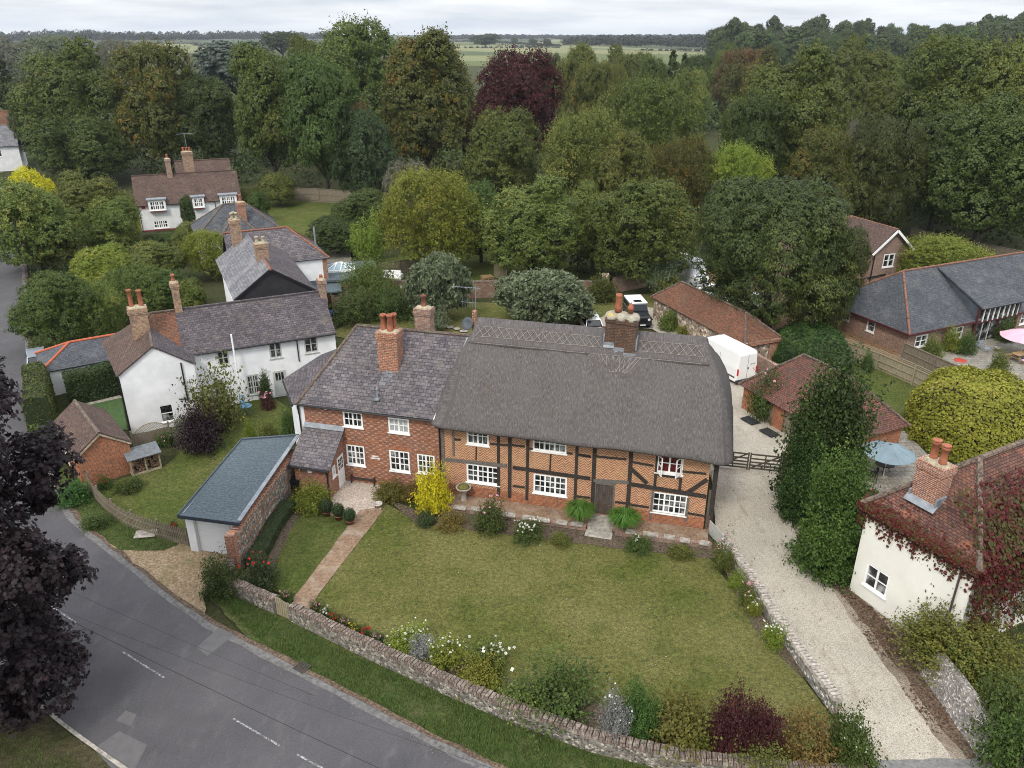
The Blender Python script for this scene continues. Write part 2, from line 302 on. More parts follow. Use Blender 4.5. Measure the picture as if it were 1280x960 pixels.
# ---- foliage
def leafmat(name, c1, c2, c3=None, thr=.8, trans=.22, var=.25, rough=.55):
    """c1..c2 by leaf and by clump; a share of the clumps turned to c3"""
    m = M(name)
    t = m.n('ShaderNodeSeparateColor', {0: m.n('ShaderNodeAttribute', attribute_name='tint').outputs['Color']})
    o = m.n('ShaderNodeObjectInfo').outputs['Random']
    f = m.math('ADD', m.math('MULTIPLY', t.outputs[0], .5), m.math('MULTIPLY', t.outputs[1], .5))
    col = m.mix(f, c1, c2)
    if c3: col = m.mix(m.ramp(t.outputs[2], (thr - .08, 0.0), (thr + .08, .9)), col, c3)
    hsv = m.n('ShaderNodeHueSaturation', {'Color': col, 'Hue': m.math('ADD', .5 - .02, m.math('MULTIPLY', o, .04)), 'Value': m.math('ADD', 1 - var / 2, m.math('MULTIPLY', o, var)), 'Saturation': 1.0}).outputs[0]
    m.set(col=hsv, rough=rough, spec=.25)
    tr = m.n('ShaderNodeBsdfTranslucent', {'Color': hsv})
    mx_ = m.n('ShaderNodeMixShader', {0: trans})
    m.t.links.new(m.b.outputs[0], mx_.inputs[1]); m.t.links.new(tr.outputs[0], mx_.inputs[2]); m.t.links.new(mx_.outputs[0], m.out.inputs[0])
    return m.m
LM = {}
for nm, a in dict(
    olive=((.034, .050, .009), (.138, .168, .034), (.165, .150, .030), .90),
    dark=((.020, .034, .008), (.082, .108, .024)),
    deep=((.028, .048, .010), (.105, .148, .032)),
    bluegreen=((.024, .040, .014), (.076, .104, .038)),
    cedar=((.060, .082, .066), (.125, .155, .130)),
    sage=((.062, .092, .044), (.205, .245, .140)),
    grey=((.095, .098, .066), (.175, .170, .115)),
    mid=((.044, .064, .012), (.180, .208, .044), (.215, .205, .044), .80),
    yellowgreen=((.070, .092, .012), (.245, .268, .036), (.22, .21, .03), .75),
    moundgreen=((.125, .145, .014), (.340, .350, .042), (.30, .28, .05), .8),
    freshlaurel=((.024, .050, .008), (.090, .150, .024), (.13, .19, .03), .82),
    lime=((.105, .150, .018), (.220, .260, .034), (.26, .27, .04), .7),
    gold=((.34, .29, .012), (.64, .53, .020), (.17, .19, .02), .86),
    autumn=((.040, .050, .010), (.128, .138, .028), (.200, .125, .022), .82),
    orange=((.085, .055, .018), (.185, .105, .034), (.08, .085, .022), .6),
    copper=((.024, .0062, .0052), (.088, .017, .013), (.03, .02, .01), .93),
    maple=((.007, .005, .006), (.023, .012, .015), (.034, .020, .025), .80),
    purple=((.040, .013, .013), (.105, .036, .032), (.12, .055, .03), .80),
    plum=((.016, .010, .012), (.040, .022, .026)),
    yew=((.019, .032, .007), (.074, .094, .018), (.105, .118, .022), .80),
    laurel=((.015, .032, .007), (.056, .098, .018), (.095, .145, .026), .82),
    hedge=((.030, .048, .010), (.115, .145, .030)),
    box=((.014, .028, .007), (.050, .076, .016)),
    creeper=((.048, .008, .010), (.135, .020, .022), (.066, .066, .016), .50),
    bronze=((.120, .075, .022), (.20, .135, .04), (.09, .10, .025), .7),
    spirea=((.080, .084, .016), (.190, .178, .032), (.10, .13, .025), .70),
    fern=((.030, .068, .012), (.075, .140, .026)),
    lily=((.045, .105, .014), (.120, .215, .032)),
    lavender=((.15, .15, .14), (.27, .27, .26)),
    far=((.012, .018, .010), (.034, .042, .020), (.045, .044, .018), .9),
    ).items():
    LM[nm] = leafmat('leaves_' + nm, a[0], a[1], a[2] if len(a) > 2 else None, a[3] if len(a) > 3 else .8, trans=.14 if nm in ('maple', 'yew', 'box', 'far') else .27)
def flowermat(name, col): 
    m = M(name); t = m.n('ShaderNodeSeparateColor', {0: m.n('ShaderNodeAttribute', attribute_name='tint').outputs['Color']})
    m.set(col=m.mix(t.outputs[0], tuple(c * .7 for c in col), col), rough=.7, spec=.1); return m.m
FL = dict(white=flowermat('white_petal', (.62, .62, .54)), pink=flowermat('pink_petal', (.70, .34, .42)), red=flowermat('red_petal', (.60, .03, .03)), yellow=flowermat('yellow_petal', (.75, .55, .05)), lilac=flowermat('lilac_petal', (.38, .30, .46)))
BARK = timber('bark', (.035, .028, .021), (.085, .070, .054), (3, 3, .6))
TWIG = flat('twig', (.16, .13, .10), .9, .3, 4)

# ------------------------------------------------------------------ mesh building
class MB:
    def __init__(s): s.v = []; s.f = []
    def poly(s, pts):
        i = len(s.v); s.v += [tuple(p) for p in pts]; s.f.append(tuple(range(i, i + len(pts)))); return s
    def box(s, x0, x1, y0, y1, z0, z1, fn=None):
        c = [(x0, y0, z0), (x1, y0, z0), (x1, y1, z0), (x0, y1, z0), (x0, y0, z1), (x1, y0, z1), (x1, y1, z1), (x0, y1, z1)]
        if fn: c = [fn(*p) for p in c]
        i = len(s.v); s.v += [tuple(p) for p in c]
        for q in ((0, 3, 2, 1), (4, 5, 6, 7), (0, 1, 5, 4), (1, 2, 6, 5), (2, 3, 7, 6), (3, 0, 4, 7)): s.f.append(tuple(i + k for k in q))
        return s
    def slab(s, pts, t, d=None):
        """polygon extruded by t along -normal (or d)"""
        p = [Vector(q) for q in pts]
        n = sum(((p[i] - p[0]).cross(p[i + 1] - p[0]) for i in range(1, len(p) - 1)), Vector()).normalized()
        dd = Vector(d) if d else -n * t
        i = len(s.v); k = len(p); s.v += [tuple(q) for q in p] + [tuple(q + dd) for q in p]
        s.f.append(tuple(range(i, i + k))); s.f.append(tuple(range(i + 2 * k - 1, i + k - 1, -1)))
        for a in range(k):
            b = (a + 1) % k; s.f.append((i + b, i + a, i + k + a, i + k + b))
        return s
    def beam(s, a, b, w, h=None, up=(0, 0, 1)):
        a = Vector(a); b = Vector(b); h = h or w; d = (b - a).normalized(); u = Vector(up)
        if abs(d.dot(u)) > .98: u = Vector((0, 1, 0))
        x = d.cross(u).normalized(); y = x.cross(d)
        i = len(s.v)
        for p in (a, b):
            for q, r in ((-1, -1), (1, -1), (1, 1), (-1, 1)): s.v.append(tuple(p + x * q * w / 2 + y * r * h / 2))
        for q in ((0, 1, 2, 3), (7, 6, 5, 4), (0, 4, 5, 1), (1, 5, 6, 2), (2, 6, 7, 3), (3, 7, 4, 0)): s.f.append(tuple(i + k for k in q))
        return s
    def tube(s, pts, rad, n=8, cap=True):
        pts = [Vector(p) for p in pts]; rad = rad if isinstance(rad, (list, tuple)) else [rad] * len(pts)
        i0 = len(s.v)
        for k, p in enumerate(pts):
            d = (pts[min(k + 1, len(pts) - 1)] - pts[max(k - 1, 0)]).normalized()
            u = Vector((0, 0, 1)) if abs(d.z) < .95 else Vector((1, 0, 0))
            x = d.cross(u).normalized(); y = x.cross(d)
            for a in range(n):
                t = 2 * math.pi * a / n; s.v.append(tuple(p + (x * math.cos(t) + y * math.sin(t)) * rad[k]))
        for k in range(len(pts) - 1):
            for a in range(n):
                b = (a + 1) % n; s.f.append((i0 + k * n + a, i0 + k * n + b, i0 + (k + 1) * n + b, i0 + (k + 1) * n + a))
        if cap:
            s.f.append(tuple(i0 + a for a in reversed(range(n)))); s.f.append(tuple(i0 + (len(pts) - 1) * n + a for a in range(n)))
        return s
    def lathe(s, prof, c=(0, 0, 0), n=14, sx=1, sy=1):
        i0 = len(s.v)
        for r, z in prof:
            for a in range(n):
                t = 2 * math.pi * a / n; s.v.append((c[0] + r * sx * math.cos(t), c[1] + r * sy * math.sin(t), c[2] + z))
        for k in range(len(prof) - 1):
            for a in range(n):
                b = (a + 1) % n; s.f.append((i0 + k * n + a, i0 + k * n + b, i0 + (k + 1) * n + b, i0 + (k + 1) * n + a))
        s.f.append(tuple(i0 + a for a in reversed(range(n)))); s.f.append(tuple(i0 + (len(prof) - 1) * n + a for a in range(n)))
        return s
    def build(s, name, mat, parent=None, smooth=False, uv=None, bevel=0):
        me = bpy.data.meshes.new(name); me.from_pydata(s.v, [], s.f); me.update()
        me.materials.append(mat)
        ul = me.uv_layers.new(name='UVMap').data
        if uv is None:
            Z = Vector((0, 0, 1))
            for p in me.polygons:
                n = p.normal
                if abs(n.z) > .985: t, b = Vector((1, 0, 0)), Vector((0, 1, 0))
                else: t = Z.cross(n).normalized(); b = n.cross(t)
                for li in p.loop_indices:
                    co_ = me.vertices[me.loops[li].vertex_index].co; ul[li].uv = (co_.dot(t), co_.dot(b))
        else:
            for p in me.polygons:
                for li in p.loop_indices: ul[li].uv = uv[me.loops[li].vertex_index]
        if smooth: me.polygons.foreach_set('use_smooth', [True] * len(me.polygons))
        o = bpy.data.objects.new(name, me); C.objects.link(o)
        if parent: o.parent = parent
        if bevel:
            bm_ = o.modifiers.new('bevel', 'BEVEL'); bm_.width = bevel; bm_.segments = 2; bm_.limit_method = 'ANGLE'
        return o

def thing(name, label, cat, loc=(0, 0, 0), rz=0.0, group=None):
    o = bpy.data.objects.new(name, None); C.objects.link(o); o.location = loc; o.rotation_euler = (0, 0, R(rz)); o.empty_display_size = .3
    return tag(o, label, cat, group)
def tag(o, label, cat, group=None):
    o['label'] = label; o['category'] = cat
    if group: o['group'] = group
    return o
def structure(o): o['kind'] = 'structure'; return o
def stuff(o): o['kind'] = 'stuff'; return o
def sheet(name, pix, z, mat, world=False):
    mb = MB(); pts = [Vector((*p, z)) if world else P(p[0], p[1], z) for p in pix]
    a = sum(p.x * q.y - q.x * p.y for p, q in zip(pts, pts[1:] + pts[:1]))
    if a < 0: pts = pts[::-1]
    return structure(mb.poly(pts).build(name, mat))
# ================================================================== building kit
def PV(x, y, A, ang, d=0.0):
    """where the sight line of a photo pixel meets a facade: (along, height)"""
    a = R(ang); e1 = (math.cos(a), math.sin(a)); e2 = (-e1[1], e1[0])
    u = (x - 640) / F; v = (y - 480) / F; D = (u, CP - v * SP, -SP - v * CP)
    t = (d + A[0] * e2[0] + A[1] * e2[1]) / (D[0] * e2[0] + D[1] * e2[1])
    return (D[0] * t - A[0]) * e1[0] + (D[1] * t - A[1]) * e1[1], H + D[2] * t
def LOC(x, y, z, A, ang):
    X = P(x, y, z); a = R(ang); dx_, dy_ = X.x - A[0], X.y - A[1]
    return dx_ * math.cos(a) + dy_ * math.sin(a), -dx_ * math.sin(a) + dy_ * math.cos(a)
def wmap(p0, p1):
    p0 = Vector((*p0, 0)); p1 = Vector((*p1, 0)); d = (p1 - p0).normalized(); n = Vector((-d.y, d.x, 0))
    return lambda u, w_, z: p0 + d * u + n * w_ + Vector((0, 0, z))
def wallpanel(mb, p0, p1, z0, z1, ops=(), rev=.09):
    f = wmap(p0, p1); ln = (Vector(p1) - Vector(p0)).length
    us = sorted({0, ln, *[o[0] for o in ops], *[o[1] for o in ops]}); zs = sorted({z0, z1, *[o[2] for o in ops], *[o[3] for o in ops]})
    for a, b in zip(us, us[1:]):
        for c, d in zip(zs, zs[1:]):
            if any(o[0] <= (a + b) / 2 <= o[1] and o[2] <= (c + d) / 2 <= o[3] for o in ops): continue
            mb.poly([f(a, 0, c), f(b, 0, c), f(b, 0, d), f(a, 0, d)])
    for a, b, c, d in ops:
        mb.poly([f(a, 0, c), f(a, rev, c), f(a, rev, d), f(a, 0, d)][::-1]); mb.poly([f(b, 0, c), f(b, rev, c), f(b, rev, d), f(b, 0, d)])
        mb.poly([f(a, 0, d), f(a, rev, d), f(b, rev, d), f(b, 0, d)][::-1]); mb.poly([f(a, 0, c), f(a, rev, c), f(b, rev, c), f(b, 0, c)])
        mb.poly([f(a, rev, c), f(b, rev, c), f(b, rev, d), f(a, rev, d)])
def window(par, p0, p1, o, lights=2, cols=2, rows=3, rev=.09, mat=None, pane=None, sill=True, fr=.095, bar=.046, name='window'):
    f = wmap(p0, p1); u0, u1, z0, z1 = o; mat = mat or PAINT; mb = MB()
    a, b = .012, rev - .004
    mb.box(u0, u1, a, b, z1 - fr, z1, f); mb.box(u0, u1, a, b, z0, z0 + fr, f)
    mb.box(u0, u0 + fr, a, b, z0 + fr, z1 - fr, f); mb.box(u1 - fr, u1, a, b, z0 + fr, z1 - fr, f)
    lw = (u1 - u0 - 2 * fr) / lights
    for i in range(lights):
        x0 = u0 + fr + lw * i; x1 = x0 + lw
        if i: mb.box(x0 - fr * .5, x0 + fr * .5, a + .004, b, z0 + fr, z1 - fr, f)
        for k in range(1, cols):
            xx = x0 + lw * k / cols; mb.box(xx - bar / 2, xx + bar / 2, a + .012, b - .02, z0 + fr, z1 - fr, f)
        for k in range(1, rows):
            zz = z0 + fr + (z1 - z0 - 2 * fr) * k / rows; mb.box(x0 + (fr * .5 if i else 0), x1 - (fr * .5 if i < lights - 1 else 0), a + .015, b - .02, zz - bar / 2, zz + bar / 2, f)
    w_ = mb.build(name, mat, par)
    MB().box(u0 + fr * .8, u1 - fr * .8, rev - .028, rev - .006, z0 + fr * .8, z1 - fr * .8, f).build('pane', pane or PANE, w_)
    if sill: MB().box(u0 - .06, u1 + .06, -.07, rev - .01, z0 - .065, z0 - .003, f).build('sill', mat, w_)
    return w_
def hip_roof(par, x0, x1, y0, y1, ze, zr, hl=0, hr=0, ov=.25, mat=None, rmat=None, th=.10, name='roof', yr=None, ridge=True, og=.12):
    yr = (y0 + y1) / 2 if yr is None else yr
    s0 = (zr - ze) / (yr - y0); s1 = (zr - ze) / (y1 - yr)
    oy0, oz0 = y0 - ov, ze - ov * s0; oy1 = y1 + ov; oz1 = ze - ov * s1
    xl = x0 - (ov if hl else og); xr = x1 + (ov if hr else og)
    rl, rr = (x0 + hl if hl else xl), (x1 - hr if hr else xr)
    mb = MB()
    mb.slab([(xl, oy0, oz0), (xr, oy0, oz0), (rr, yr, zr), (rl, yr, zr)], th); mb.slab([(xr, oy1, oz1), (xl, oy1, oz1), (rl, yr, zr), (rr, yr, zr)], th)
    if hl: mb.slab([(xl, oy1, oz1), (xl, oy0, oz0), (rl, yr, zr)], th)
    if hr: mb.slab([(xr, oy0, oz0), (xr, oy1, oz1), (rr, yr, zr)], th)
    r_ = mb.build(name, mat, par)
    if ridge:
        rb = MB(); q = .10
        rb.tube([(rl, yr, zr + .01), (rr, yr, zr + .01)], q, 8)
        if hl: rb.tube([(rl, yr, zr), (xl, oy0, oz0 + .02)], q, 8); rb.tube([(rl, yr, zr), (xl, oy1, oz1 + .02)], q, 8)
        if hr: rb.tube([(rr, yr, zr), (xr, oy0, oz0 + .02)], q, 8); rb.tube([(rr, yr, zr), (xr, oy1, oz1 + .02)], q, 8)
        rb.build('ridge_tiles', rmat or RIDGEG, r_)
    return r_
def gutter(par, a, b, mat=None, r=.065):
    return MB().tube([a, b], r, 6).build('gutter', mat or BLACK, par)
def downpipe(par, x, y, z0, z1, mat=None, r=.045):
    return MB().tube([(x, y, z0), (x, y, z1)], r, 7).build('downpipe', mat or BLACK, par)
def chimney(par, x0, x1, y0, y1, z0, z1, mat, pots=(), cap=.07, pmat=None, flash=True, flaunch=None):
    mb = MB().box(x0, x1, y0, y1, z0, z1 - .42)
    for k, (e, a, b) in enumerate(((.04, .42, .30), (cap, .30, .14), (.045, .14, 0))): mb.box(x0 - e, x1 + e, y0 - e, y1 + e, z1 - a + .001, z1 - b)
    c = mb.build('chimney', mat, par)
    MB().lathe([(.5, 0), (.42, .09), (.25, .13)], ((x0 + x1) / 2, (y0 + y1) / 2, z1 - .01), 4 * 4, (x1 - x0), (y1 - y0)).build('mortar_cap', flaunch or MORTAR, c)
    for dx_, dy_, h_, r_ in pots:
        MB().lathe([(r_ * 1.12, 0), (r_ * 1.1, .1), (r_ * .95, .16), (r_ * .86, h_ - .16), (r_ * 1.1, h_ - .13), (r_ * 1.12, h_ - .04), (r_ * .98, h_), (r_ * .75, h_), (r_ * .7, h_ - .2)], (x0 + dx_, y0 + dy_, z1 + .05), 14).build('chimney_pot', pmat or TERRA, c, True)
    return c
def flashing(par, pts): return MB().slab(pts, .03).build('flashing', LEAD, par)

# ================================================================== thatched cottage + brick cottage (one row)
MA, MANG = (-4.2, 39.3), -14.5
def fp(x, y, d=0.0): return PV(x, y, MA, MANG, d)
tc_ = thing('thatched_cottage', 'long timber-framed cottage with a grey thatched roof and herringbone brick walls', 'cottage', (*MA, 0), MANG)
X0, X1, YB = .12, 15.1, 7.0
ops = {}
LW = [(1.63, 3.58, 1.24, 2.44), (5.59, 7.51, 1.12, 2.36), (12.25, 14.12, .94, 2.22)]
UW = [(1.69, 2.99, 3.73, 4.86), (5.52, 7.42, 3.86, 4.86), (12.3, 13.72, 3.46, 4.66)]
DOOR = (9.05, 10.2, .32, 2.34)
f0, f1 = (X0, 0), (X1, 0)
sh = lambda o: (o[0] - X0, o[1] - X0, o[2], o[3])
mb = MB(); wallpanel(mb, f0, f1, .95, 5.2, [sh(o) for o in LW[:2] + UW] + [(LW[2][0] - X0, LW[2][1] - X0, .95, 2.22)] + [(DOOR[0] - X0, DOOR[1] - X0, .95, DOOR[3])])
wallpanel(mb, (X1, 0), (X1, YB), .5, 5.1); wallpanel(mb, (X1, YB), (X0, YB), 0, 5.1); wallpanel(mb, (X0, YB), (X0, 0), 0, 5.1)
mb.build('wall', HERR, tc_)
mb = MB(); wallpanel(mb, (X0, -.02), (X1 + .02, -.02), .0, .95, [(DOOR[0] - X0, DOOR[1] - X0, .3, .95), (LW[2][0] - X0, LW[2][1] - X0, .93, .95)]); wallpanel(mb, (X1 + .02, -.02), (X1 + .02, YB), 0, .5)
mb.poly([(X0, -.02, .95), (X1, -.02, .95), (X1, 0.0, .951), (X0, 0.0, .951)])
mb.build('plinth', BRICKO, tc_)
for o in LW: window(tc_, f0, f1, sh(o), 3, 2, 3)
window(tc_, f0, f1, sh(UW[0]), 2, 2, 2); window(tc_, f0, f1, sh(UW[1]), 3, 2, 2)
ow = window(tc_, f0, f1, sh(UW[2]), 2, 1, 2, pane=CURTAIN)
for s_, u in ((1, UW[2][0] + .06), (-1, UW[2][1] - .06)):       # casements standing open
    cm = MB(); z0, z1 = UW[2][2] + .03, UW[2][3] - .04
    fn = lambda a, b, c: (u + s_ * (a * .45), -.02 - a * .9, c) if True else None
    for (a0, a1, c0, c1) in ((0, .08, z0, z1), (.50, .58, z0, z1), (.08, .50, z0, z0 + .08), (.08, .50, z1 - .08, z1), (.08, .50, (z0 + z1) / 2 - .02, (z0 + z1) / 2 + .02)):
        cm.box(a0, a1, 0, 1, c0, c1, lambda a, b, c: (u + s_ * (a * .45 + b * .04), -.02 - a * .9 + b * .02 * s_, c))
    cm.build('open_casement', PAINT, ow)
# door
f = wmap(f0, f1); d0 = sh(DOOR); mb = MB()
for k in range(5):
    a = d0[0] + .1 + k * (d0[1] - d0[0] - .2) / 5; mb.box(a + .004, a + (d0[1] - d0[0] - .2) / 5 - .004, .03, .07, d0[2], d0[3] - .1, f)
dr = mb.build('door', DOORW, tc_)
MB().box(d0[0], d0[0] + .1, -.03, .08, d0[2], d0[3], f).box(d0[1] - .1, d0[1], -.03, .08, d0[2], d0[3], f).box(d0[0] + .1, d0[1] - .1, -.03, .08, d0[3] - .1, d0[3], f).box(d0[0] - .05, d0[1] + .05, -.05, -.031, d0[3] + .004, d0[3] + .1, f).build('door_frame', OAKG, dr)
MB().tube([(d0[0] + .55 + X0, .0, d0[2] + 1.35), (d0[0] + .55 + X0, -.03, d0[2] + 1.3), (d0[0] + .62 + X0, -.03, d0[2] + 1.2)], .02, 6).build('knocker', BLACK, dr)
# timber frame, read off the facade
mb = MB(); mg = 'grey'
class Silver:
    def beam(s, *a): MB().beam(*a).build('silvered_timber', OAKG, tc_)
mg = Silver()
def stud(px, pya, pyb, w_=.18, m_=None, zmax=None):
    w_ *= .84
    u, zb = fp(px, pyb); _, za = fp(px, pya); za = za if zmax is None else zmax
    j = random.uniform(-.02, .02)
    (m_ or mb).beam((u + j, -.012, max(zb, .45)), (u - j, -.012, za), w_, .07, (0, 1, 0))
def rail(x0, y0, x1, y1, w_=.16, m_=None, d=-.010):
    a, za = fp(x0, y0); b, zb = fp(x1, y1)
    (m_ or mb).beam((a, d, za), (b, d, zb), .07, w_)
for px, pyb, w_, t in ((555.5, 600, .22, 0), (567.5, 570, .15, 0), (623.6, 620, .20, 1), (637.4, 622, .24, 1), (659, 625, .20, 1), (718.4, 636, .20, 1), (739.6, 645, .26, 1), (784, 640, .26, 1), (885.5, 668, .30, 1)):
    stud(px, 540, pyb, w_, mg if t == 0 else mb, 5.1)
stud(818.5, 560, 608, .18, None, 5.0); stud(849.5, 597, 612, .18); stud(813, 612, 650, .16, mg); stud(857, 622, 652, .16, mg); stud(595.5, 558, 575, .08); stud(687.8, 567, 588, .10); stud(696.5, 622, 634, .07, mg)
for k in range(1): pass
rail(557, 574, 634, 582, .22, mg, -.016); rail(641, 584, 738, 598, .22, None, -.016); rail(742, 600, 786, 602.5, .18, mg, -.016); rail(786, 604.5, 883, 620.5, .24, None, -.016)
for q in ((613, 554.5, 636, 556.5), (640, 556, 656, 558), (661, 560, 666, 561), (709, 566, 716, 567), (721, 567.5, 738, 570), (720, 568, 739, 571), (744, 570, 783, 574), (789, 577, 817, 582), (853, 589, 883, 592), (641, 607, 656, 609), (721, 620, 738, 622), (769, 627, 783, 629), (786, 630, 811, 634), (859, 641, 882, 645), (822, 593, 848, 597), (567, 549, 576, 549.5)): rail(*q, w_=.12)
rail(788, 585, 809, 604, .22, None, -.02); rail(859, 616, 884, 599, .22, None, -.02)
mb.build('timber_frame', OAK, tc_)
# thatch: rings from the eave to the ridge
def thatch_mesh():
    NR, n = 40, 232
    V = []; UV = []; rows = []
    def ring(t, out=0.0, zz=None, grow=0.0):
        k = 1 - t; bul = .30 * math.sin(math.pi * min(1, t * 1.0)) 
        xl = -.45 + 1.95 * t - bul * .35 - grow; xr = 16.15 - 2.0 * t + bul * 1.25 + grow * 1.0
        yf = -.72 + 4.15 * t - bul * .75 - grow; yb = 7.75 - 4.15 * t + bul * .7 + grow
        z = 5.12 + 4.88 * t if zz is None else zz
        rad = .15 + 1.15 * k * (.35 + .65 * math.sin(math.pi * min(1, .25 + t)))
        rad = min(rad, (yb - yf) / 2 - .01, (xr - xl) / 2)
        per = []
        segs = [((xl + rad, yf), (xr - rad, yf)), 'a', ((xr, yf + rad), (xr, yb - rad)), 'b', ((xr - rad, yb), (xl + rad, yb)), 'c', ((xl, yb - rad), (xl, yf + rad)), 'd']
        cen = dict(a=((xr - rad, yf + rad), -90), b=((xr - rad, yb - rad), 0), c=((xl + rad, yb - rad), 90), d=((xl + rad, yf + rad), 180))
        cnt = [78, 14, 24, 14, 64, 14, 24, 0]
        for sgm, c_ in zip(segs, [80, 14, 24, 14, 62, 10, 20, 8]):
            for i in range(c_):
                q = i / c_
                if isinstance(sgm, str):
                    (cx_, cy_), a0 = cen[sgm]; a = R(a0 + 90 * q); per.append((cx_ + rad * math.cos(a), cy_ + rad * math.sin(a), z))
                else:
                    (ax, ay), (bx, by) = sgm; per.append((ax + (bx - ax) * q, ay + (by - ay) * q, z))
        return per
    lst = [ring(0, zz=4.95, grow=-.62), ring(0, zz=4.84, grow=-.10), ring(0, zz=4.86, grow=.02), ring(0, zz=4.96, grow=.07)]
    lst += [ring(k / NR) for k in range(NR + 1)]
    # right end: the eave dips and the hip is rounded
    from mathutils import noise as ns
    s = 0
    for j, r_ in enumerate(lst):
        L_ = 0
        for i, p in enumerate(r_):
            x, y, z = p
            dip = max(0, (x - 13.6) / 2.4) ** 2 * .30 * max(0, 1 - (z - 4.6) / 4)
            z -= dip
            d = ns.noise(Vector((x * .5, y * .5, z * .5))) * .07 + ns.noise(Vector((x * 2.1, y * 1.6, z * 1.6 + 7))) * .035 + ns.noise(Vector((x * 7, y * 3, z * 3))) * .018
            z += d; y += -d * .6 if y < 3.5 else d * .6
            if j: L_ += 0 if i == 0 else math.dist(r_[i - 1][:2], r_[i][:2])
            V.append((x, y, z)); UV.append((x if abs(p[1] - 3.5) > 0 and (i < 87 or 132 < i < 196) else y + 40, s))
        if j + 1 < len(lst): s += math.dist(lst[j][40], lst[j + 1][40])
    m_ = MB(); n = len(lst[0]); m_.v = V
    for j in range(len(lst) - 1):
        for i in range(n): m_.f.append((j * n + i, j * n + (i + 1) % n, (j + 1) * n + (i + 1) % n, (j + 1) * n + i))
    m_.f.append(tuple((len(lst) - 1) * n + i for i in range(n)))
    return m_, UV, lst
m_, uv_, RINGS = thatch_mesh()
th_ = m_.build('thatched_roof', THATCH, tc_, True, uv_)
# ridge saddle: a thicker layer cut below into a line, with crossed hazel spars
def slope(x, s, off=.10, back=False):
    """point on the front (or back) slope, s metres below the ridge"""
    a = math.atan2(5.05, 4.0); y = 3.43 - s * math.cos(a); z = 10.0 - s * math.sin(a) 
    t = (z - 4.95) / 5.05; b = .30 * math.sin(math.pi * t) * .75
    y -= b; y -= off * math.sin(a); z += off * math.cos(a)
    return (x, y if not back else 7.0 - y, z)
mb = MB(); xs = [1.42 + i * (14.25 - 1.42) / 64 for i in range(65)]
SS = [0, .25, .5, .75, 1.0, 1.25, 1.45, 1.452]
prof = []
for back in (True, False):
    for s_ in (reversed(SS) if back else SS[1:]): prof.append((s_, back))
vi = {}
from mathutils import noise as ns
for i, x in enumerate(xs):
    for j, (s_, back) in enumerate(prof):
        off = .085 if s_ < 1.451 else -.02
        xx = x if s_ < .01 else x + (s_ * -.18 if i == 0 else s_ * .18 if i == 64 else 0)
        p = slope(xx, s_, off, back) if s_ > .01 else (xx, 3.5, 10.11)
        d = ns.noise(Vector((x * .8, s_ * 2, 3))) * .03 + ns.noise(Vector((x * 4, s_ * 4, 3))) * .015
        mb.v.append((p[0], p[1], p[2] + d)); vi[i, j] = len(mb.v) - 1
for i in range(64):
    for j in range(len(prof) - 1): mb.f.append((vi[i, j], vi[i, j + 1], vi[i + 1, j + 1], vi[i + 1, j])[::-1])
uvr = [(x, s_ * (1 if back else -1)) for x in xs for s_, back in prof]
rc = mb.build('ridge_saddle', THATCH, th_, True, uvr)
SPAR = flat('hazel_spar', (.275, .242, .212), .9, .25, 9)
mb = MB()
def spar(a, b, r_=.0135): mb.tube([slope(*a, .105), slope((a[0] + b[0]) / 2, (a[1] + b[1]) / 2, .105), slope(*b, .105)], r_, 5)
def runs(x0, x1, s_, step=.6):
    n_ = int((x1 - x0) / step)
    for k in range(n_): spar((x0 + (x1 - x0) * k / n_, s_ + random.uniform(-.012, .012)), (x0 + (x1 - x0) * (k + 1) / n_, s_ + random.uniform(-.012, .012)))
for a, b in ((1.5, 8.62), (10.75, 14.1)):
    runs(a, b, .42); runs(a, b, 1.0); runs(a, b, 1.38)
    n_ = int((b - a) / .40)
    for k in range(n_):
        q = a + (b - a) * k / n_; q2 = a + (b - a) * (k + 1) / n_
        spar((q, .42), (q2 + .06, 1.0)); spar((q2 + .06, .42), (q, 1.0))
# apron under the chimney
spar((8.6, 1.38), (9.15, 2.42)); spar((9.2, 2.30), (10.3, 2.22)); spar((10.3, 2.22), (10.9, 1.38)); spar((8.6, 1.38), (10.9, 1.36))
for k in range(6): spar((8.75 + k * .33, 1.4), (9.35 + k * .17, 2.26)); spar((9.05 + k * .33, 1.4), (9.15 + k * .17, 2.26))
mb.build('spar_lattice', SPAR, th_)
ap = MB(); 
ap.slab([slope(8.7, 1.3, .07), slope(9.22, 2.36, .085), slope(10.28, 2.3, .085), slope(10.85, 1.3, .07)][::1], .12); ap.build('ridge_apron', THATCH, th_)
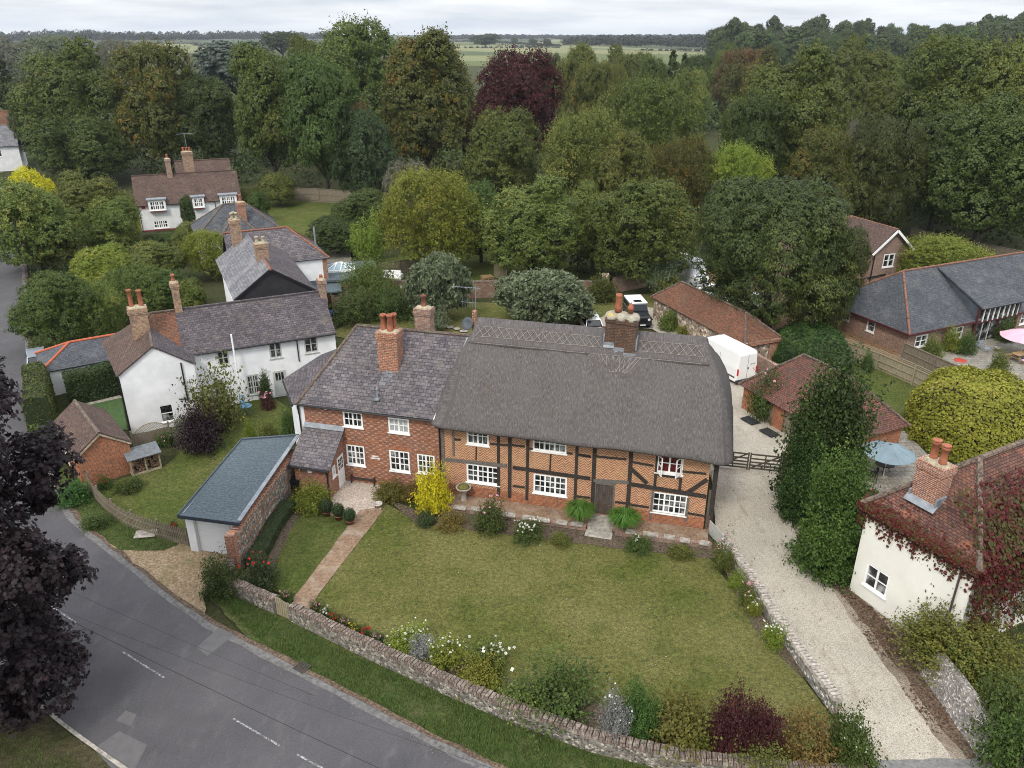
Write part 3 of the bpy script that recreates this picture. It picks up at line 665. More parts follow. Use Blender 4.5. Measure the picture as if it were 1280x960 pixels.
# the ribbed chimney: three staggered flues under one domed cap
cb = MB(); cx = 8.85
for k, (a, b, y0) in enumerate(((8.85, 9.45, 2.75), (9.40, 10.0, 2.62), (9.95, 10.55, 2.50))): cb.box(a, b, y0, 3.75, 9.0, 11.0)
for k, (a, b, y0) in enumerate(((8.81, 9.46, 2.70), (9.41, 10.02, 2.57), (9.96, 10.59, 2.45))): cb.box(a, b, y0, 3.79, 10.72 + k * .003, 10.9 + k * .003)
cch = cb.build('chimney', courses('old_stack_brick', (.20, .10, .055), (.12, .07, .05), (.05, .04, .035), .20, .085, .016, patch=(.09, .065, .05), pscale=2, plo=.45, phi=.65, speck=(.30, .26, .2)), tc_)
fl_ = MB()
for k, (a, b, y0) in enumerate(((8.80, 9.46, 2.70), (9.38, 10.02, 2.57), (9.93, 10.60, 2.44))):
    z_ = 9.60 - k * .22
    fl_.box(a, b, y0 - .02 * k, y0 + .06, z_ - .45, z_ - .02); fl_.slab([(a, y0 - .10, z_ - .30), (b, y0 - .10, z_ - .30), (b, y0 + .05, z_ - .12), (a, y0 + .05, z_ - .12)], .03)
fl_.box(10.56, 10.63, 2.44, 3.8, 9.35, 9.95); fl_.box(8.77, 8.84, 2.7, 3.8, 9.5, 9.95); fl_.build('flashing', LEAD, cch)
cp = MB()
for (x, y, rx, ry, h_) in ((9.15, 3.15, .40, .52, .25), (9.7, 3.1, .40, .56, .27), (10.25, 3.05, .40, .60, .24)): cp.lathe([(1, -.12), (.96, .0), (.8, h_ * .5), (.5, h_ * .75), (.15, h_ * .8)], (x, y, 11.0), 18, rx * 1.05, ry)
cp.build('domed_mortar_cap', LICHEN, cch, True)
MB().lathe([(.20, 0), (.185, .3), (.165, .85), (.185, .9), (.18, 1.0), (.14, 1.0), (.13, .8)], (9.45, 3.2, 11.2), 16).build('chimney_pot', TERRA, cch, True)
MB().lathe([(.15, 0), (.15, .18), (.19, .22), (.17, .3), (.09, .45), (.02, .58)], (10.12, 3.1, 11.25), 14).build('chimney_pot', TERRA, cch, True)
# side gate post bits at the right end
MB().beam((X1 + .16, .25, .1), (X1 + .16, .25, 2.6), .12).build('corner_downpipe', OAKG, tc_)
# aerial and dish on the left end
MB().box(.82, 1.04, 4.25, 4.6, 8.0, 10.12).build('end_stack', BRICKC, tc_)

bc = thing('brick_cottage', 'red and grey chequered brick cottage with a slate roof, adjoining the thatched cottage', 'cottage', (*MA, 0), MANG)
BX0, BX1 = -8.38, .10
g0, g1 = (BX0, 0), (BX1, 0)
sb = lambda o: (o[0] - BX0, o[1] - BX0, o[2], o[3])
BW = [((-5.89, -4.65, 3.88, 5.28), 2, 2, 3, None), ((-3.05, -1.76, 3.86, 5.24), 2, 2, 3, NETS), ((-5.89, -4.71, 1.3, 2.66), 2, 2, 3, None), ((-3.13, -1.86, 1.28, 2.67), 2, 2, 3, None), ((-1.38, -.3, 1.38, 2.65), 2, 2, 3, None)]
mb = MB(); wallpanel(mb, g0, g1, .0, 5.42, [sb(o[0]) for o in BW]); wallpanel(mb, (BX0, 7), (BX0, 0), 0, 5.42); wallpanel(mb, (BX1, 7), (BX0, 7), 0, 5.42)
mb.build('wall', CHEQ, bc)
for o, l_, c_, r_, p_ in BW: window(bc, g0, g1, sb(o), l_, c_, r_, pane=p_)
for o in BW[2:]:
    mb = MB(); n_ = 12
    for k in range(n_):
        a = o[0][0] - .12 + (o[0][1] - o[0][0] + .24) * k / n_; q = (k + .5) / n_ - .5
        mb.box(a + .006, a + (o[0][1] - o[0][0] + .24) / n_ - .006, -.012, .0, o[0][3] + .03 - q * q * .12, o[0][3] + .25 - q * q * .2)
    mb.build('window_arch', BRICKO, bc)
mb = MB(); zE, zR_ = 5.42, 8.9; ov = .28
mb.slab([(BX0 - .25, -ov, zE - ov * .994), (BX1 + .02, -ov, zE - ov * .994), (1.25, 3.5, zR_), (-6.2, 3.5, zR_)], .10)
mb.slab([(1.25, 7.28, zE - ov), (BX0 - .25, 7.28, zE - ov), (-6.2, 3.5, zR_), (1.25, 3.5, zR_)], .10)
mb.slab([(BX0 - .25, 7.28, zE - ov), (BX0 - .25, -ov, zE - ov * .994), (-6.2, 3.5, zR_)], .10)
rf = mb.build('roof', SLATE, bc)
MB().tube([(-6.2, 3.5, zR_), (1.2, 3.5, zR_ + .01)], .11, 8).tube([(-6.2, 3.5, zR_), (BX0 - .25, -ov, zE - ov)], .10, 8).tube([(-6.2, 3.5, zR_), (BX0 - .25, 7.28, zE - ov)], .10, 8).build('ridge_tiles', RIDGEG, rf)
MB().slab([(BX1 - .25, -.30, 5.16), (BX1 + .06, -.30, 5.16), (BX1 + .42, .75, 6.26), (BX1 + .1, .75, 6.26)], -.06).build('white_bargeboard', PAINT, rf)
MB().slab([(.35, 1.5, 6.93 + .015), (.78, 1.5, 6.93 + .015), (1.35, 3.4, 8.82), (.75, 3.4, 8.82)], -.025).build('flashing', LEAD, rf)
MB().slab([(-3.95, .9, 6.32), (-3.55, .9, 6.32), (-3.0, 1.6, 7.02), (-3.6, 1.6, 7.02)], -.012).build('roof_patch', SLATEP, rf)
MB().tube([(-3.75, .35, 5.7), (-3.75, .35, 6.35)], .055, 8).lathe([(.09, 0), (.06, .12)], (-3.75, .35, 6.33), 8).box(-3.9, -3.6, .1, .5, 5.70, 5.80).build('vent_pipe', LEAD, rf)
gutter(bc, (BX0 - .2, -.34, 5.10), (BX1, -.34, 5.06)); downpipe(bc, BX1 + .0, -.10, .3, 5.05)
chimney(bc, -4.08, -2.88, 1.55, 2.45, 6.4, 9.35, BRICKC, [(.30, .40, .95, .17), (.75, .28, 1.0, .17), (.85, .66, .95, .16)])
chimney(bc, -3.05, -2.05, 4.9, 5.6, 7.0, 9.75, BRICKB, [(.5, .35, .75, .15)], pmat=TERRAD)
MB().lathe([(.13, 0), (.13, .06), (.09, .09)], (0, 0, 0), 16).build('alarm_box', PAINT, bc).matrix_local = Matrix.Translation((-6.93, -.003, 4.95)) @ Matrix.Rotation(R(90), 4, 'X')
# wall name plate: two rows of worn pale letters
for r_, n_, w_ in ((0, 6, .44), (1, 8, .62)):
    mb = MB()
    for k in range(n_): 
        u = -4.02 - w_ / 2 + w_ * k / n_; mb.box(u, u + w_ / n_ - .022, -.02, .0, 2.05 - r_ * .14, 2.13 - r_ * .14)
    mb.build('name_row', PAINT, bc)
# porch
PX0, PX1, PY = -8.25, -6.05, -2.05
mb = MB(); wallpanel(mb, (PX0, PY), (PX1, PY), 0, 2.30)
po = [(2.05 - .98, 2.05 - .06, .12, 2.16), (.42, .86, 1.25, 1.95)]
f_ = wmap((PX1, PY), (PX1, 0))
wallpanel(mb, (PX1, PY), (PX1, 0), 0, 2.30, [(po[0][0], po[0][1], .12, 2.16), po[1]])
mb.poly([(PX1, PY, 2.30), (PX1, 0, 2.30), (PX1, 0, 3.68)]); mb.poly([(PX0, 0, 2.3), (PX0, PY, 2.30), (PX0, 0, 3.68)]); wallpanel(mb, (PX0, 0), (PX0, PY), 0, 2.3)
mb.build('porch_wall', BRICK, bc)
window(bc, (PX1, PY), (PX1, 0), po[1], 1, 2, 2)
pd = MB().box(po[0][0] + .05, po[0][1] - .05, .02, .07, .12, 2.12, f_).build('porch_door', PAINT, bc)
MB().box(po[0][0] + .18, po[0][1] - .18, .010, .019, 1.25, 2.0, f_).build('door_pane', PANE, pd)
mb = MB()
for k in (1, 2): mb.box(po[0][0] + .18 + .56 * k / 3 - .015, po[0][0] + .18 + .56 * k / 3 + .015, .002, .009, 1.25, 2.0, f_)
for k in (0, 1, 2, 3): mb.box(po[0][0] + .18, po[0][1] - .18, .003, .0095, 1.25 + .75 * k / 3 - .015, 1.25 + .75 * k / 3 + .015, f_)
mb.build('door_bars', PAINT, pd)
sl_ = (3.72 - 2.30) / 2.05
pr = MB().slab([(PX0 - .18, PY - .25, 2.30 - .25 * sl_ + .02), (PX1 + .2, PY - .25, 2.30 - .25 * sl_ + .02), (PX1 + .2, -.003, 3.74), (PX0 - .18, -.003, 3.74)], .08).build('porch_roof', SLATE, bc)
MB().slab([(PX0 - .18, -.22, 3.62), (PX1 + .2, -.22, 3.62), (PX1 + .2, -.004, 3.85), (PX0 - .18, -.004, 3.85)], .03).build('flashing', LEAD, pr)
gutter(bc, (PX0 - .15, PY - .30, 2.08), (PX1 + .18, PY - .30, 2.08)); downpipe(bc, PX1 - .08, PY - .08, 0, 2.05)
MB().box(-7.35, -7.1, PY - .08, PY - .003, 1.7, 1.92).build('porch_lamp', PAINT, bc)
# white lean-to on the far side
mb = MB(); q = [(-8.36, .12), (-8.85, .12), (-11.1, 3.1), (-10.3, 6.5), (-8.36, 6.8)]
for a, b in zip(q[1:], q[2:]): wallpanel(mb, b, a, 0, 4.9)
wallpanel(mb, q[1], q[0], 0, 4.9)
mb.build('white_extension', WHITE, bc)
er = MB().slab([(-8.33, -.15, 5.05), (-8.33, 6.9, 6.2), (-10.6, 6.7, 5.2), (-11.45, 3.1, 4.85), (-9.0, -.12, 4.92)][::-1], .09).build('extension_roof', SLATED, bc)
gutter(bc, (-9.05, -.12, 4.86), (-11.5, 3.1, 4.80)); downpipe(bc, -8.75, .04, 2.2, 4.8)
MB().tube([(-8.75, -.05, 4.85), (-8.75, .02, 4.3)], .05, 6).build('downpipe', BLACK, bc)
# ================================================================== white house group on the left
RA, RANG = (-22.3, 50.8), 25
wr = thing('white_cottage', 'white cottage with a dark slate roof, a gabled wing and climbers on its front', 'cottage', (*RA, 0), RANG)
r0, r1 = (0, 0), (9.9, 0)
RW = [((1.42, 2.2, 3.2, 4.3), 2, 1, 2), ((5.02, 5.9, 3.12, 4.40), 2, 1, 2), ((7.56, 8.55, 3.1, 4.45), 2, 1, 2), ((3.15, 4.0, .55, 2.1), 2, 2, 3), ((.9, 1.6, .9, 2.1), 2, 1, 2)]
mb = MB(); wallpanel(mb, r0, r1, 0, 4.6, [o[0] for o in RW]); wallpanel(mb, (9.9, 0), (9.9, 6.4), 0, 4.6); wallpanel(mb, (9.9, 6.4), (-4.4, 6.4), 0, 4.6); wallpanel(mb, (-4.4, 6.4), (-4.4, 0), 0, 4.6); wallpanel(mb, (-4.4, 0), r0, 0, 4.6)
mb.poly([(9.9, 0, 4.6), (9.9, 6.4, 4.6), (9.9, 3.2, 6.7)])
mb.build('wall', WHITE, wr)
for o, l_, c_, r_ in RW: window(wr, r0, r1, o, l_, c_, r_, mat=GREYPAINT, fr=.10, bar=.05)
dr = MB().box(5.05, 5.95, -.05, -.003, .1, 2.1).build('door', GREYPAINT, wr)
MB().box(5.2, 5.8, -.062, -.052, 1.35, 1.95).build('door_pane', PANE, dr)
mb = MB()
for k in (1, 2): mb.box(5.2 + .6 * k / 3 - .02, 5.2 + .6 * k / 3 + .02, -.072, -.063, 1.35, 1.95)
mb.build('door_bars', GREYPAINT, dr)
hip_roof(wr, -.7, 9.9, 0, 6.4, 4.6, 6.75, ov=.25, mat=SLATED, rmat=SLATED, og=.05)
gutter(wr, (.1, -.3, 4.40), (9.9, -.3, 4.40)); downpipe(wr, 7.05, -.06, 2.6, 4.4)
hip_roof(wr, -4.6, -.55, 0, 6.4, 4.55, 6.72, hl=2.2, mat=TILEO, rmat=RIDGEG, name='tiled_roof', og=0)
MB().tube([(2.55, -.5, 1.2), (2.55, -.5, 5.6)], .06, 7).build('white_pole', PAINT, wr)
# gabled wing
GA, GANG = (-25.9, 47.0), 26
def inR(x, y):   # wing frame -> cottage frame
    a = R(GANG); X = GA[0] + x * math.cos(a) - y * math.sin(a) - RA[0]; Y = GA[1] + x * math.sin(a) + y * math.cos(a) - RA[1]; b = R(RANG)
    return X * math.cos(b) + Y * math.sin(b), -X * math.sin(b) + Y * math.cos(b)
G = lambda x, y, z: (*inR(x, y), z)
GW, GD, GE, GR = 4.65, 5.5, 4.32, 5.95
mb = MB(); p0, p1, p2, p3 = inR(0, 0), inR(GW, 0), inR(GW, GD), inR(0, GD)
gwin = (1.98, 2.82, .45, 1.72)
wallpanel(mb, p0, p1, 0, GE, [gwin]); wallpanel(mb, p1, p2, 0, GE); wallpanel(mb, p3, p0, 0, GE); mb.poly([G(0, 0, GE), G(GW, 0, GE), G(GW / 2, 0, GR)])
mb.build('wing_wall', WHITE, wr)
window(wr, p0, p1, gwin, 1, 1, 2, fr=.06)
sl_ = (GR - GE) / (GW / 2); o_ = .1
MB().slab([G(-o_, -.12, GE - o_ * sl_ + .05), G(GW / 2, -.12, GR + .05), G(GW / 2, GD + 1, GR + .05), G(-1.0, GD + 2, GE - o_ * sl_ + .05)][::-1], .09).build('wing_roof', TILEB, wr)
wr2 = MB().slab([G(GW / 2, -.12, GR + .045), G(GW + o_, -.12, GE - o_ * sl_ + .05), G(GW + o_, GD, GE - o_ * sl_ + .05), G(GW / 2, GD + 1, GR + .045)][::-1], .09).build('wing_roof', SLATED, wr)
MB().tube([G(GW / 2, -.12, GR + .06), G(GW / 2, GD, GR + .06)], .09, 8).build('ridge_tiles', RIDGEG, wr2)
MB().box(3.4, 3.9, 0, .9, .0, .04, lambda x, y, z: Vector(G(x, 1.2 + y, GE + (GW - x) * sl_ + .10)) + Vector((0, 0, z))).build('rooflight', BLACK, wr2)
MB().tube([G(3.85, -.06, 1.9), G(3.85, -.06, 4.6)], .05, 7).tube([G(3.3, -.06, 2.0), G(3.85, -.06, 1.9)], .04, 6).build('downpipe', BLACK, wr)
MB().tube([G(-.06, .0, .0), G(-.06, .0, 4.2)], .05, 7).build('downpipe', BLACK, wr)
x_, y_ = inR(1.45, 3.3); chimney(wr, x_ - .2, x_ + .95, y_ - .1, y_ + .75, 4.8, 7.75, BRICKY, [(.28, .42, 1.25, .15), (.88, .42, 1.15, .16)])
chimney(wr, -.72, -.22, 2.95, 3.6, 6.0, 8.75, BRICKY, [(.25, .32, .55, .13)])
chimney(wr, 9.62, 10.12, 2.6, 3.4, 5.6, 7.75, BRICKB, [(.25, .4, .3, .13)])
MB().box(4.4, 4.9, -.4, -.35, 1.2, 1.25).build('shelf', GREYPAINT, wr)

bg_ = thing('slate_gabled_house', 'slate roofed house with a black boarded gable behind the white cottage', 'house', (*RA, 0), RANG)
mb = MB(); wallpanel(mb, (4.1, 8.0), (4.1, 21), 0, 5.5); wallpanel(mb, (9.9, 21), (9.9, 8.0), 0, 5.5); wallpanel(mb, (9.9, 8), (4.1, 8), 0, 5.5)
mb.f = [tuple(reversed(q)) for q in mb.f]; mb.build('wall', WHITE, bg_)
MB().poly([(4.0, 7.98, 5.5), (10.0, 7.98, 5.5), (6.85, 7.98, 7.5)]).box(4.0, 10, 7.98, 8.0, 3.5, 5.5).build('black_gable', BLACKB, bg_)
xr_, zr_ = 6.85, 7.62
mb = MB(); mb.slab([(3.75, 7.85, 5.42), (xr_, 7.85, zr_), (xr_, 21, zr_), (3.75, 21, 5.42)][::-1], .10); mb.build('roof', SLATEP, bg_)
mb = MB(); mb.slab([(xr_, 7.85, zr_ - .003), (10.25, 7.85, 5.42), (10.25, 21, 5.42), (xr_, 21, zr_ - .003)][::-1], .10); r2 = mb.build('roof', SLATED, bg_)
MB().tube([(xr_, 7.8, zr_ + .02), (xr_, 10.8, zr_ + .02)], .10, 8).build('ridge_tiles', RIDGEO, r2)
MB().tube([(xr_, 11.0, zr_ + .02), (xr_, 21, zr_ + .02)], .09, 8).build('ridge_tiles', SLATEP, r2)
MB().beam((3.75, 7.83, 5.40), (xr_, 7.83, zr_ - .02), .03, .16).beam((xr_, 7.83, zr_ - .02), (10.25, 7.83, 5.40), .03, .16).build('bargeboard', BLACK, bg_)
chimney(bg_, 6.3, 7.35, 11.3, 12.1, 6.4, 8.9, BRICKY, [(.25, .4, .55, .14), (.78, .4, .5, .14)], pmat=MORTAR)
chimney(bg_, 5.4, 6.3, 20.2, 21.2, 6.4, 9.2, BRICKY, [(.25, .3, .6, .15), (.65, .3, .6, .15), (.45, .7, .6, .15)], pmat=MORTAR)

hc = thing('hipped_slate_house', 'small house with a hipped slate roof edged in red ridge tiles and a white wall', 'house', (*RA, 0), RANG)
mb = MB(); cw = (11.2, 20.2); wallpanel(mb, (10.0, 20.2), (13.45, 20.2), 0, 5.0); wallpanel(mb, (13.9, 20.2), (13.9, 26.2), 0, 5.0); wallpanel(mb, (13.9, 26.2), (5.5, 26.2), 0, 5); mb.build('wall', WHITE, hc)
MB().box(13.45, 13.9, 20.19, 20.5, 0, 5.0).build('brick_quoin', BRICKC, hc)
hip_roof(hc, 5.0, 13.9, 20.2, 26.2, 5.0, 7.45, hr=3.0, mat=SLATE, rmat=RIDGEO)
MB().tube([(13.2, 21.5, 5), (13.2, 21.5, 7.6)], .09, 8).build('flue', LEAD, hc)
hd = thing('far_slate_house', 'grey slate house with brown ridge tiles standing in front of the brown-roofed white house', 'house', (*RA, 0), RANG)
mb = MB(); wallpanel(mb, (3.4, 37), (12.2, 37), 0, 4.3); wallpanel(mb, (3.4, 44), (3.4, 37), 0, 4.3); wallpanel(mb, (12.2, 37), (12.2, 44), 0, 4.3); mb.build('wall', WHITE, hd)
hip_roof(hd, 3.3, 12.3, 37, 44, 4.3, 6.9, hl=3.4, hr=3.2, mat=SLATEG, rmat=RIDGEG)
hip_roof(hd, 5.6, 9.6, 35.0, 40.2, 4.4, 6.4, hr=2.0, hl=2.0, mat=SLATEG, rmat=RIDGEG, name='front_roof')
chimney(hd, 8.0, 8.9, 38.0, 38.8, 5.0, 7.4, BRICKC, [(.45, .4, .8, .16)])
# flat roofed extension with a roof lantern
c = P(432, 338, 2.6)
fx = thing('flat_roofed_extension', 'grey flat-roofed extension with a white glazed roof lantern', 'extension', (c.x, c.y, 0), 12)
MB().box(-3.9, 2.9, -3.0, 3.0, 0, 2.42).build('wall', BRICKB, fx)
rf = MB().box(-4.1, 3.2, -3.3, 3.2, 2.425, 2.62).build('flat_roof', FELT, fx)
ln = MB()
for (a, b) in (((-2.0, -.6), (.9, -.6)), ((.9, -.6), (.9, 1.6)), ((.9, 1.6), (-2.0, 1.6)), ((-2.0, 1.6), (-2.0, -.6))): ln.beam((*a, 2.72), (*b, 2.72), .12, .2)
for q in ((-2.0, -.6), (.9, -.6), (.9, 1.6), (-2.0, 1.6), (-1.2, -.6), (-.5, -.6), (.2, -.6)): ln.beam((*q, 2.82), (-.8 if q[0] < -.6 else -.3, .5, 3.35), .07)
ln.beam((-.85, .5, 3.36), (-.25, .5, 3.36), .08)
lo = ln.build('roof_lantern', PAINT, fx)
mb = MB(); A_ = [(-1.95, -.55, 2.8), (.85, -.55, 2.8), (.85, 1.55, 2.8), (-1.95, 1.55, 2.8)]; B_ = [(-.8, .5, 3.33), (-.3, .5, 3.33)]
mb.poly([A_[0], A_[1], B_[1], B_[0]]).poly([A_[1], A_[2], B_[1]]).poly([A_[2], A_[3], B_[0], B_[1]]).poly([A_[3], A_[0], B_[0]]); mb.build('lantern_glass', SKYGLASS, lo)
# slate lean-to yard building beside it (dark opening)
c = P(408, 360, 2.2)
ly = thing('dark_lean_to', 'dark lean-to shelter with a flat grey roof beside the brick garden wall', 'shelter', (c.x, c.y, 0), 14)
MB().box(-1.9, 1.4, -1.6, 1.9, 2.15, 2.28).build('roof', FELT, ly)
MB().box(-1.8, -1.7, -1.5, 1.8, 0, 2.145).box(-1.7, 1.2, 1.7, 1.8, 0, 2.145).beam((1.25, -1.5, 0), (1.25, -1.5, 2.14), .12).build('walls', BLACKB, ly)

# ---- white house far left, with dormered front
OA, OANG = (-50.7, 106.0), 22
oh = thing('brown_roofed_white_house', 'large white house with a brown tiled roof and three dormers, below the wood', 'house', (*OA, 0), OANG)
mb = MB(); ow_ = [(1.5, 3.45, 2.8, 3.85), (7.1, 8.4, 2.8, 3.85), (10.7, 12.7, 2.8, 3.85), (1.55, 3.45, .3, 1.45), (7.2, 8.4, .4, 1.5)]
wallpanel(mb, (0, 0), (13.2, 0), 0, 3.86, ow_); wallpanel(mb, (13.2, 0), (13.2, 8), 0, 3.86); wallpanel(mb, (0, 8), (0, 0), 0, 3.86); mb.poly([(0, 8, 3.86), (0, 0, 3.86), (0, 4, 6.9)]); mb.poly([(13.2, 0, 3.86), (13.2, 8, 3.86), (13.2, 4, 6.9)])
mb.build('wall', WHITE, oh)
for i, o in enumerate(ow_):
    if i > 2: window(oh, (0, 0), (13.2, 0), o, 3, 2, 2, fr=.17, bar=.09); continue
    f = wmap((0, -.46), (13.2, -.46)); dm = MB(); q = (o[0], o[1], 2.85, 4.15)
    wallpanel(dm, (0, -.46), (13.2, -.46), 2.7, 4.25, [q]); dm.v = [(min(max(v[0], o[0] - .12), o[1] + .12), v[1], v[2]) for v in dm.v]
    dm.box(o[0] - .12, o[0] - .02, -.45, 1.2, 2.7, 4.25).box(o[1] + .02, o[1] + .12, -.45, 1.2, 2.7, 4.25).box(o[0] - .02, o[1] + .02, -.44, -.05, 2.7, 2.78); dm.build('dormer', WHITE, oh)
    window(oh, (0, -.46), (13.2, -.46), q, 3 if i != 1 else 2, 2, 2, fr=.17, bar=.09)
hip_roof(oh, 0, 13.2, 0, 8, 3.86, 6.9, ov=.4, mat=TILEB, rmat=TILEB, og=.3)
hip_roof(oh, 5.5, 13.0, 7.0, 15, 4.2, 7.6, ov=.3, mat=TILEB, rmat=TILEB, name='rear_roof')
for o in ow_[:3]: MB().box(o[0] - .3, o[1] + .3, -.62, 1.3, 4.255, 4.38).build('dormer_head', LEAD, oh)
mb = MB()
for o in ow_[:3]: mb.box(o[0] - .1, o[1] + .1, -.49, -.463, o[2] - .14, o[2] - .04)
mb.box(0, 13.2, -.03, -.003, 0, .18); mb.build('red_sills', flat('red_sill', (.22, .03, .03), .6), oh)
MB().box(.5, .95, -.05, -.003, 3.1, 3.5).build('red_sign', flat('red_plate', (.45, .04, .03), .5), oh)
chimney(oh, 4.3, 5.0, 3.4, 4.2, 5.6, 9.0, BRICKB, [(.35, .4, .5, .16)])
chimney(oh, 6.6, 8.0, 5.0, 6.0, 6.0, 9.6, BRICKY, [(.3, .5, .55, .16), (.7, .5, .55, .16), (1.1, .5, .55, .16)])
mb = MB().tube([(7.4, 5.5, 9.6), (7.4, 5.5, 12.2)], .03, 5)
mb.tube([(6.3, 5.5, 12.0), (8.5, 5.5, 12.0)], .025, 5)
for k in range(6): mb.tube([(6.5 + k * .36, 5.1, 12.0), (6.5 + k * .36, 5.9, 12.0)], .02, 4)
mb.build('aerial', LEAD, oh)
downpipe(oh, .12, -.1, 0, 3.7); downpipe(oh, 9.9, -.1, 0, 3.7)
# ---- house at the extreme left edge
c = P(8, 214)
el = thing('edge_white_house', 'white house with a grey slate roof at the far left edge of the trees', 'house', (c.x, c.y, 0), 25)
mb = MB(); wallpanel(mb, (-12, 0), (3.0, 0), 0, 5.0, [(10.5, 12, 2.8, 4.2)]); wallpanel(mb, (3.0, 0), (3.0, 9), 0, 5.0); mb.poly([(3, 0, 5), (3, 9, 5), (3, 4.5, 8.2)]); mb.build('wall', WHITE, el)
window(el, (-12, 0), (3.0, 0), (10.5, 12, 2.8, 4.2), 2, 1, 2)
hip_roof(el, -12, 3.0, 0, 9, 5.0, 8.2, mat=SLATEP, rmat=SLATEP, ov=.4)
hip_roof(el, -12, 3.2, 6, 15, 6.0, 10.4, mat=TILEO, rmat=RIDGEO, name='rear_roof')
chimney(el, -1.0, .1, 5.5, 6.4, 7, 10.2, BRICKY, [(.3, .4, .8, .2), (.8, .4, .8, .2)], pmat=MORTAR)
c = P(28, 112)
sp = thing('distant_gabled_house', 'small pale gable with a red roof glimpsed between trees on the far left', 'house', (c.x, c.y, 0), 30)
mb = MB(); wallpanel(mb, (-4, 0), (4, 0), 0, 7); wallpanel(mb, (4, 0), (4, 10), 0, 7); mb.poly([(-4, 0, 7), (4, 0, 7), (0, 0, 11)]); mb.build('wall', CREAM, sp)
MB().slab([(-4.4, -.4, 6.6), (0, -.4, 11.1), (0, 10, 11.1), (-4.4, 10, 6.6)][::-1], .2).slab([(0, -.4, 11.09), (4.4, -.4, 6.6), (4.4, 10, 6.6), (0, 10, 11.09)][::-1], .2).build('roof', TILER, sp)

# ================================================================== garage, shed, small left buildings
GGA, GGANG = (-16.9, 33.8), -13
ga = thing('flat_garage', 'white garage with a blue-grey sheet roof, backed by the tall flint wall', 'garage', (*GGA, 0), GGANG)
bl = LOC(303, 550, 2.75, GGA, GGANG); br_ = LOC(374, 545, 2.75, GGA, GGANG); fr_ = LOC(320, 634, 2.5, GGA, GGANG)
FRX = 2.85
mb = MB(); wallpanel(mb, (0, 0), (FRX, 0), 0, 2.4, [(.45, 2.6, 0, 2.12)], .25); wallpanel(mb, (bl[0], bl[1]), (0, 0), 0, 2.5); wallpanel(mb, (FRX, 0), (br_[0] - .75, br_[1]), 0, 2.5); wallpanel(mb, (br_[0] - .75, br_[1]), (bl[0], bl[1]), 0, 2.6)
mb.build('wall', WHITE, ga)
gd = MB()
for k in range(9): gd.box(.54, 2.51, .15, .19, .02 + k * .225, .02 + k * .225 + .215)
go = gd.build('garage_door', flat('garage_door_paint', (.76, .765, .785), .5, .04, 1), ga)
MB().box(.45, .54, .05, .2, 0, 2.115).box(2.51, 2.6, .05, .2, 0, 2.115).box(.54, 2.51, .05, .2, 2.06, 2.115).build('door_frame', GREYPAINT, go)
rp = [(-.15, -.22, 2.44), (FRX + .45, -.22, 2.50), (br_[0], br_[1], 2.78), (bl[0] - .1, bl[1] + .1, 2.70)]
rf = MB().slab(rp, .06).build('roof', FELT, ga)
MB().slab([(-.2, -.26, 2.46), (FRX + .45, -.26, 2.52), (FRX + .45, -.20, 2.52), (-.2, -.20, 2.46)], .2).build('fascia', flat('navy_fascia', (.030, .042, .058), .5), rf)
MB().beam((-.17, -.2, 2.45), (bl[0] - .12, bl[1] + .1, 2.71), .06, .12).beam((bl[0] - .1, bl[1] + .12, 2.74), (br_[0], br_[1], 2.82), .12, .1).build('edge_trim', flat('dark_trim', (.06, .075, .09), .5), rf)
MB().beam((FRX + .38, -.1, 2.53), (br_[0] - .05, br_[1], 2.82), .22, .05).build('verge_flashing', LEAD, rf)

SA, SANG = (-25.75, 40.15), 40
sd_ = thing('brick_shed', 'small orange brick outbuilding with a mossy brown tiled roof beside the lane', 'shed', (*SA, 0), SANG)
mb = MB(); W_, D_ = 2.95, 5.6; wallpanel(mb, (0, 0), (W_, 0), 0, 2.1); wallpanel(mb, (W_, 0), (W_, D_), 0, 2.1); wallpanel(mb, (0, D_), (0, 0), 0, 2.1); wallpanel(mb, (W_, D_), (0, D_), 0, 2.1); mb.poly([(0, 0, 2.1), (W_, 0, 2.1), (W_ / 2, 0, 3.2)]); mb.poly([(W_, D_, 2.1), (0, D_, 2.1), (W_ / 2, D_, 3.2)])
mb.build('wall', BRICKO, sd_)
s_ = 1.1 / (W_ / 2)
rf = MB().slab([(-.15, -.1, 2.1 - .15 * s_ + .04), (W_ / 2, -.1, 3.24), (W_ / 2, D_ + .1, 3.24), (-.15, D_ + .1, 2.1 - .15 * s_ + .04)][::-1], .08).slab([(W_ / 2, -.1, 3.236), (W_ + .15, -.1, 2.1 - .15 * s_ + .04), (W_ + .15, D_ + .1, 2.1 - .15 * s_ + .04), (W_ / 2, D_ + .1, 3.236)][::-1], .08).build('roof', TILEB, sd_)
MB().tube([(W_ / 2, -.12, 3.26), (W_ / 2, D_ + .1, 3.26)], .12, 8).build('ridge_tiles', RIDGEG, rf)
MB().beam((-.1, -.11, 2.0), (W_ / 2, -.11, 3.16), .03, .10).beam((W_ / 2, -.11, 3.16), (W_ + .1, -.11, 2.0), .03, .1).build('verge_mortar', MORTAR, rf)
MB().box(-.05, -.003, 3.2, 4.6, .1, 1.9).build('white_door', PAINT, sd_)
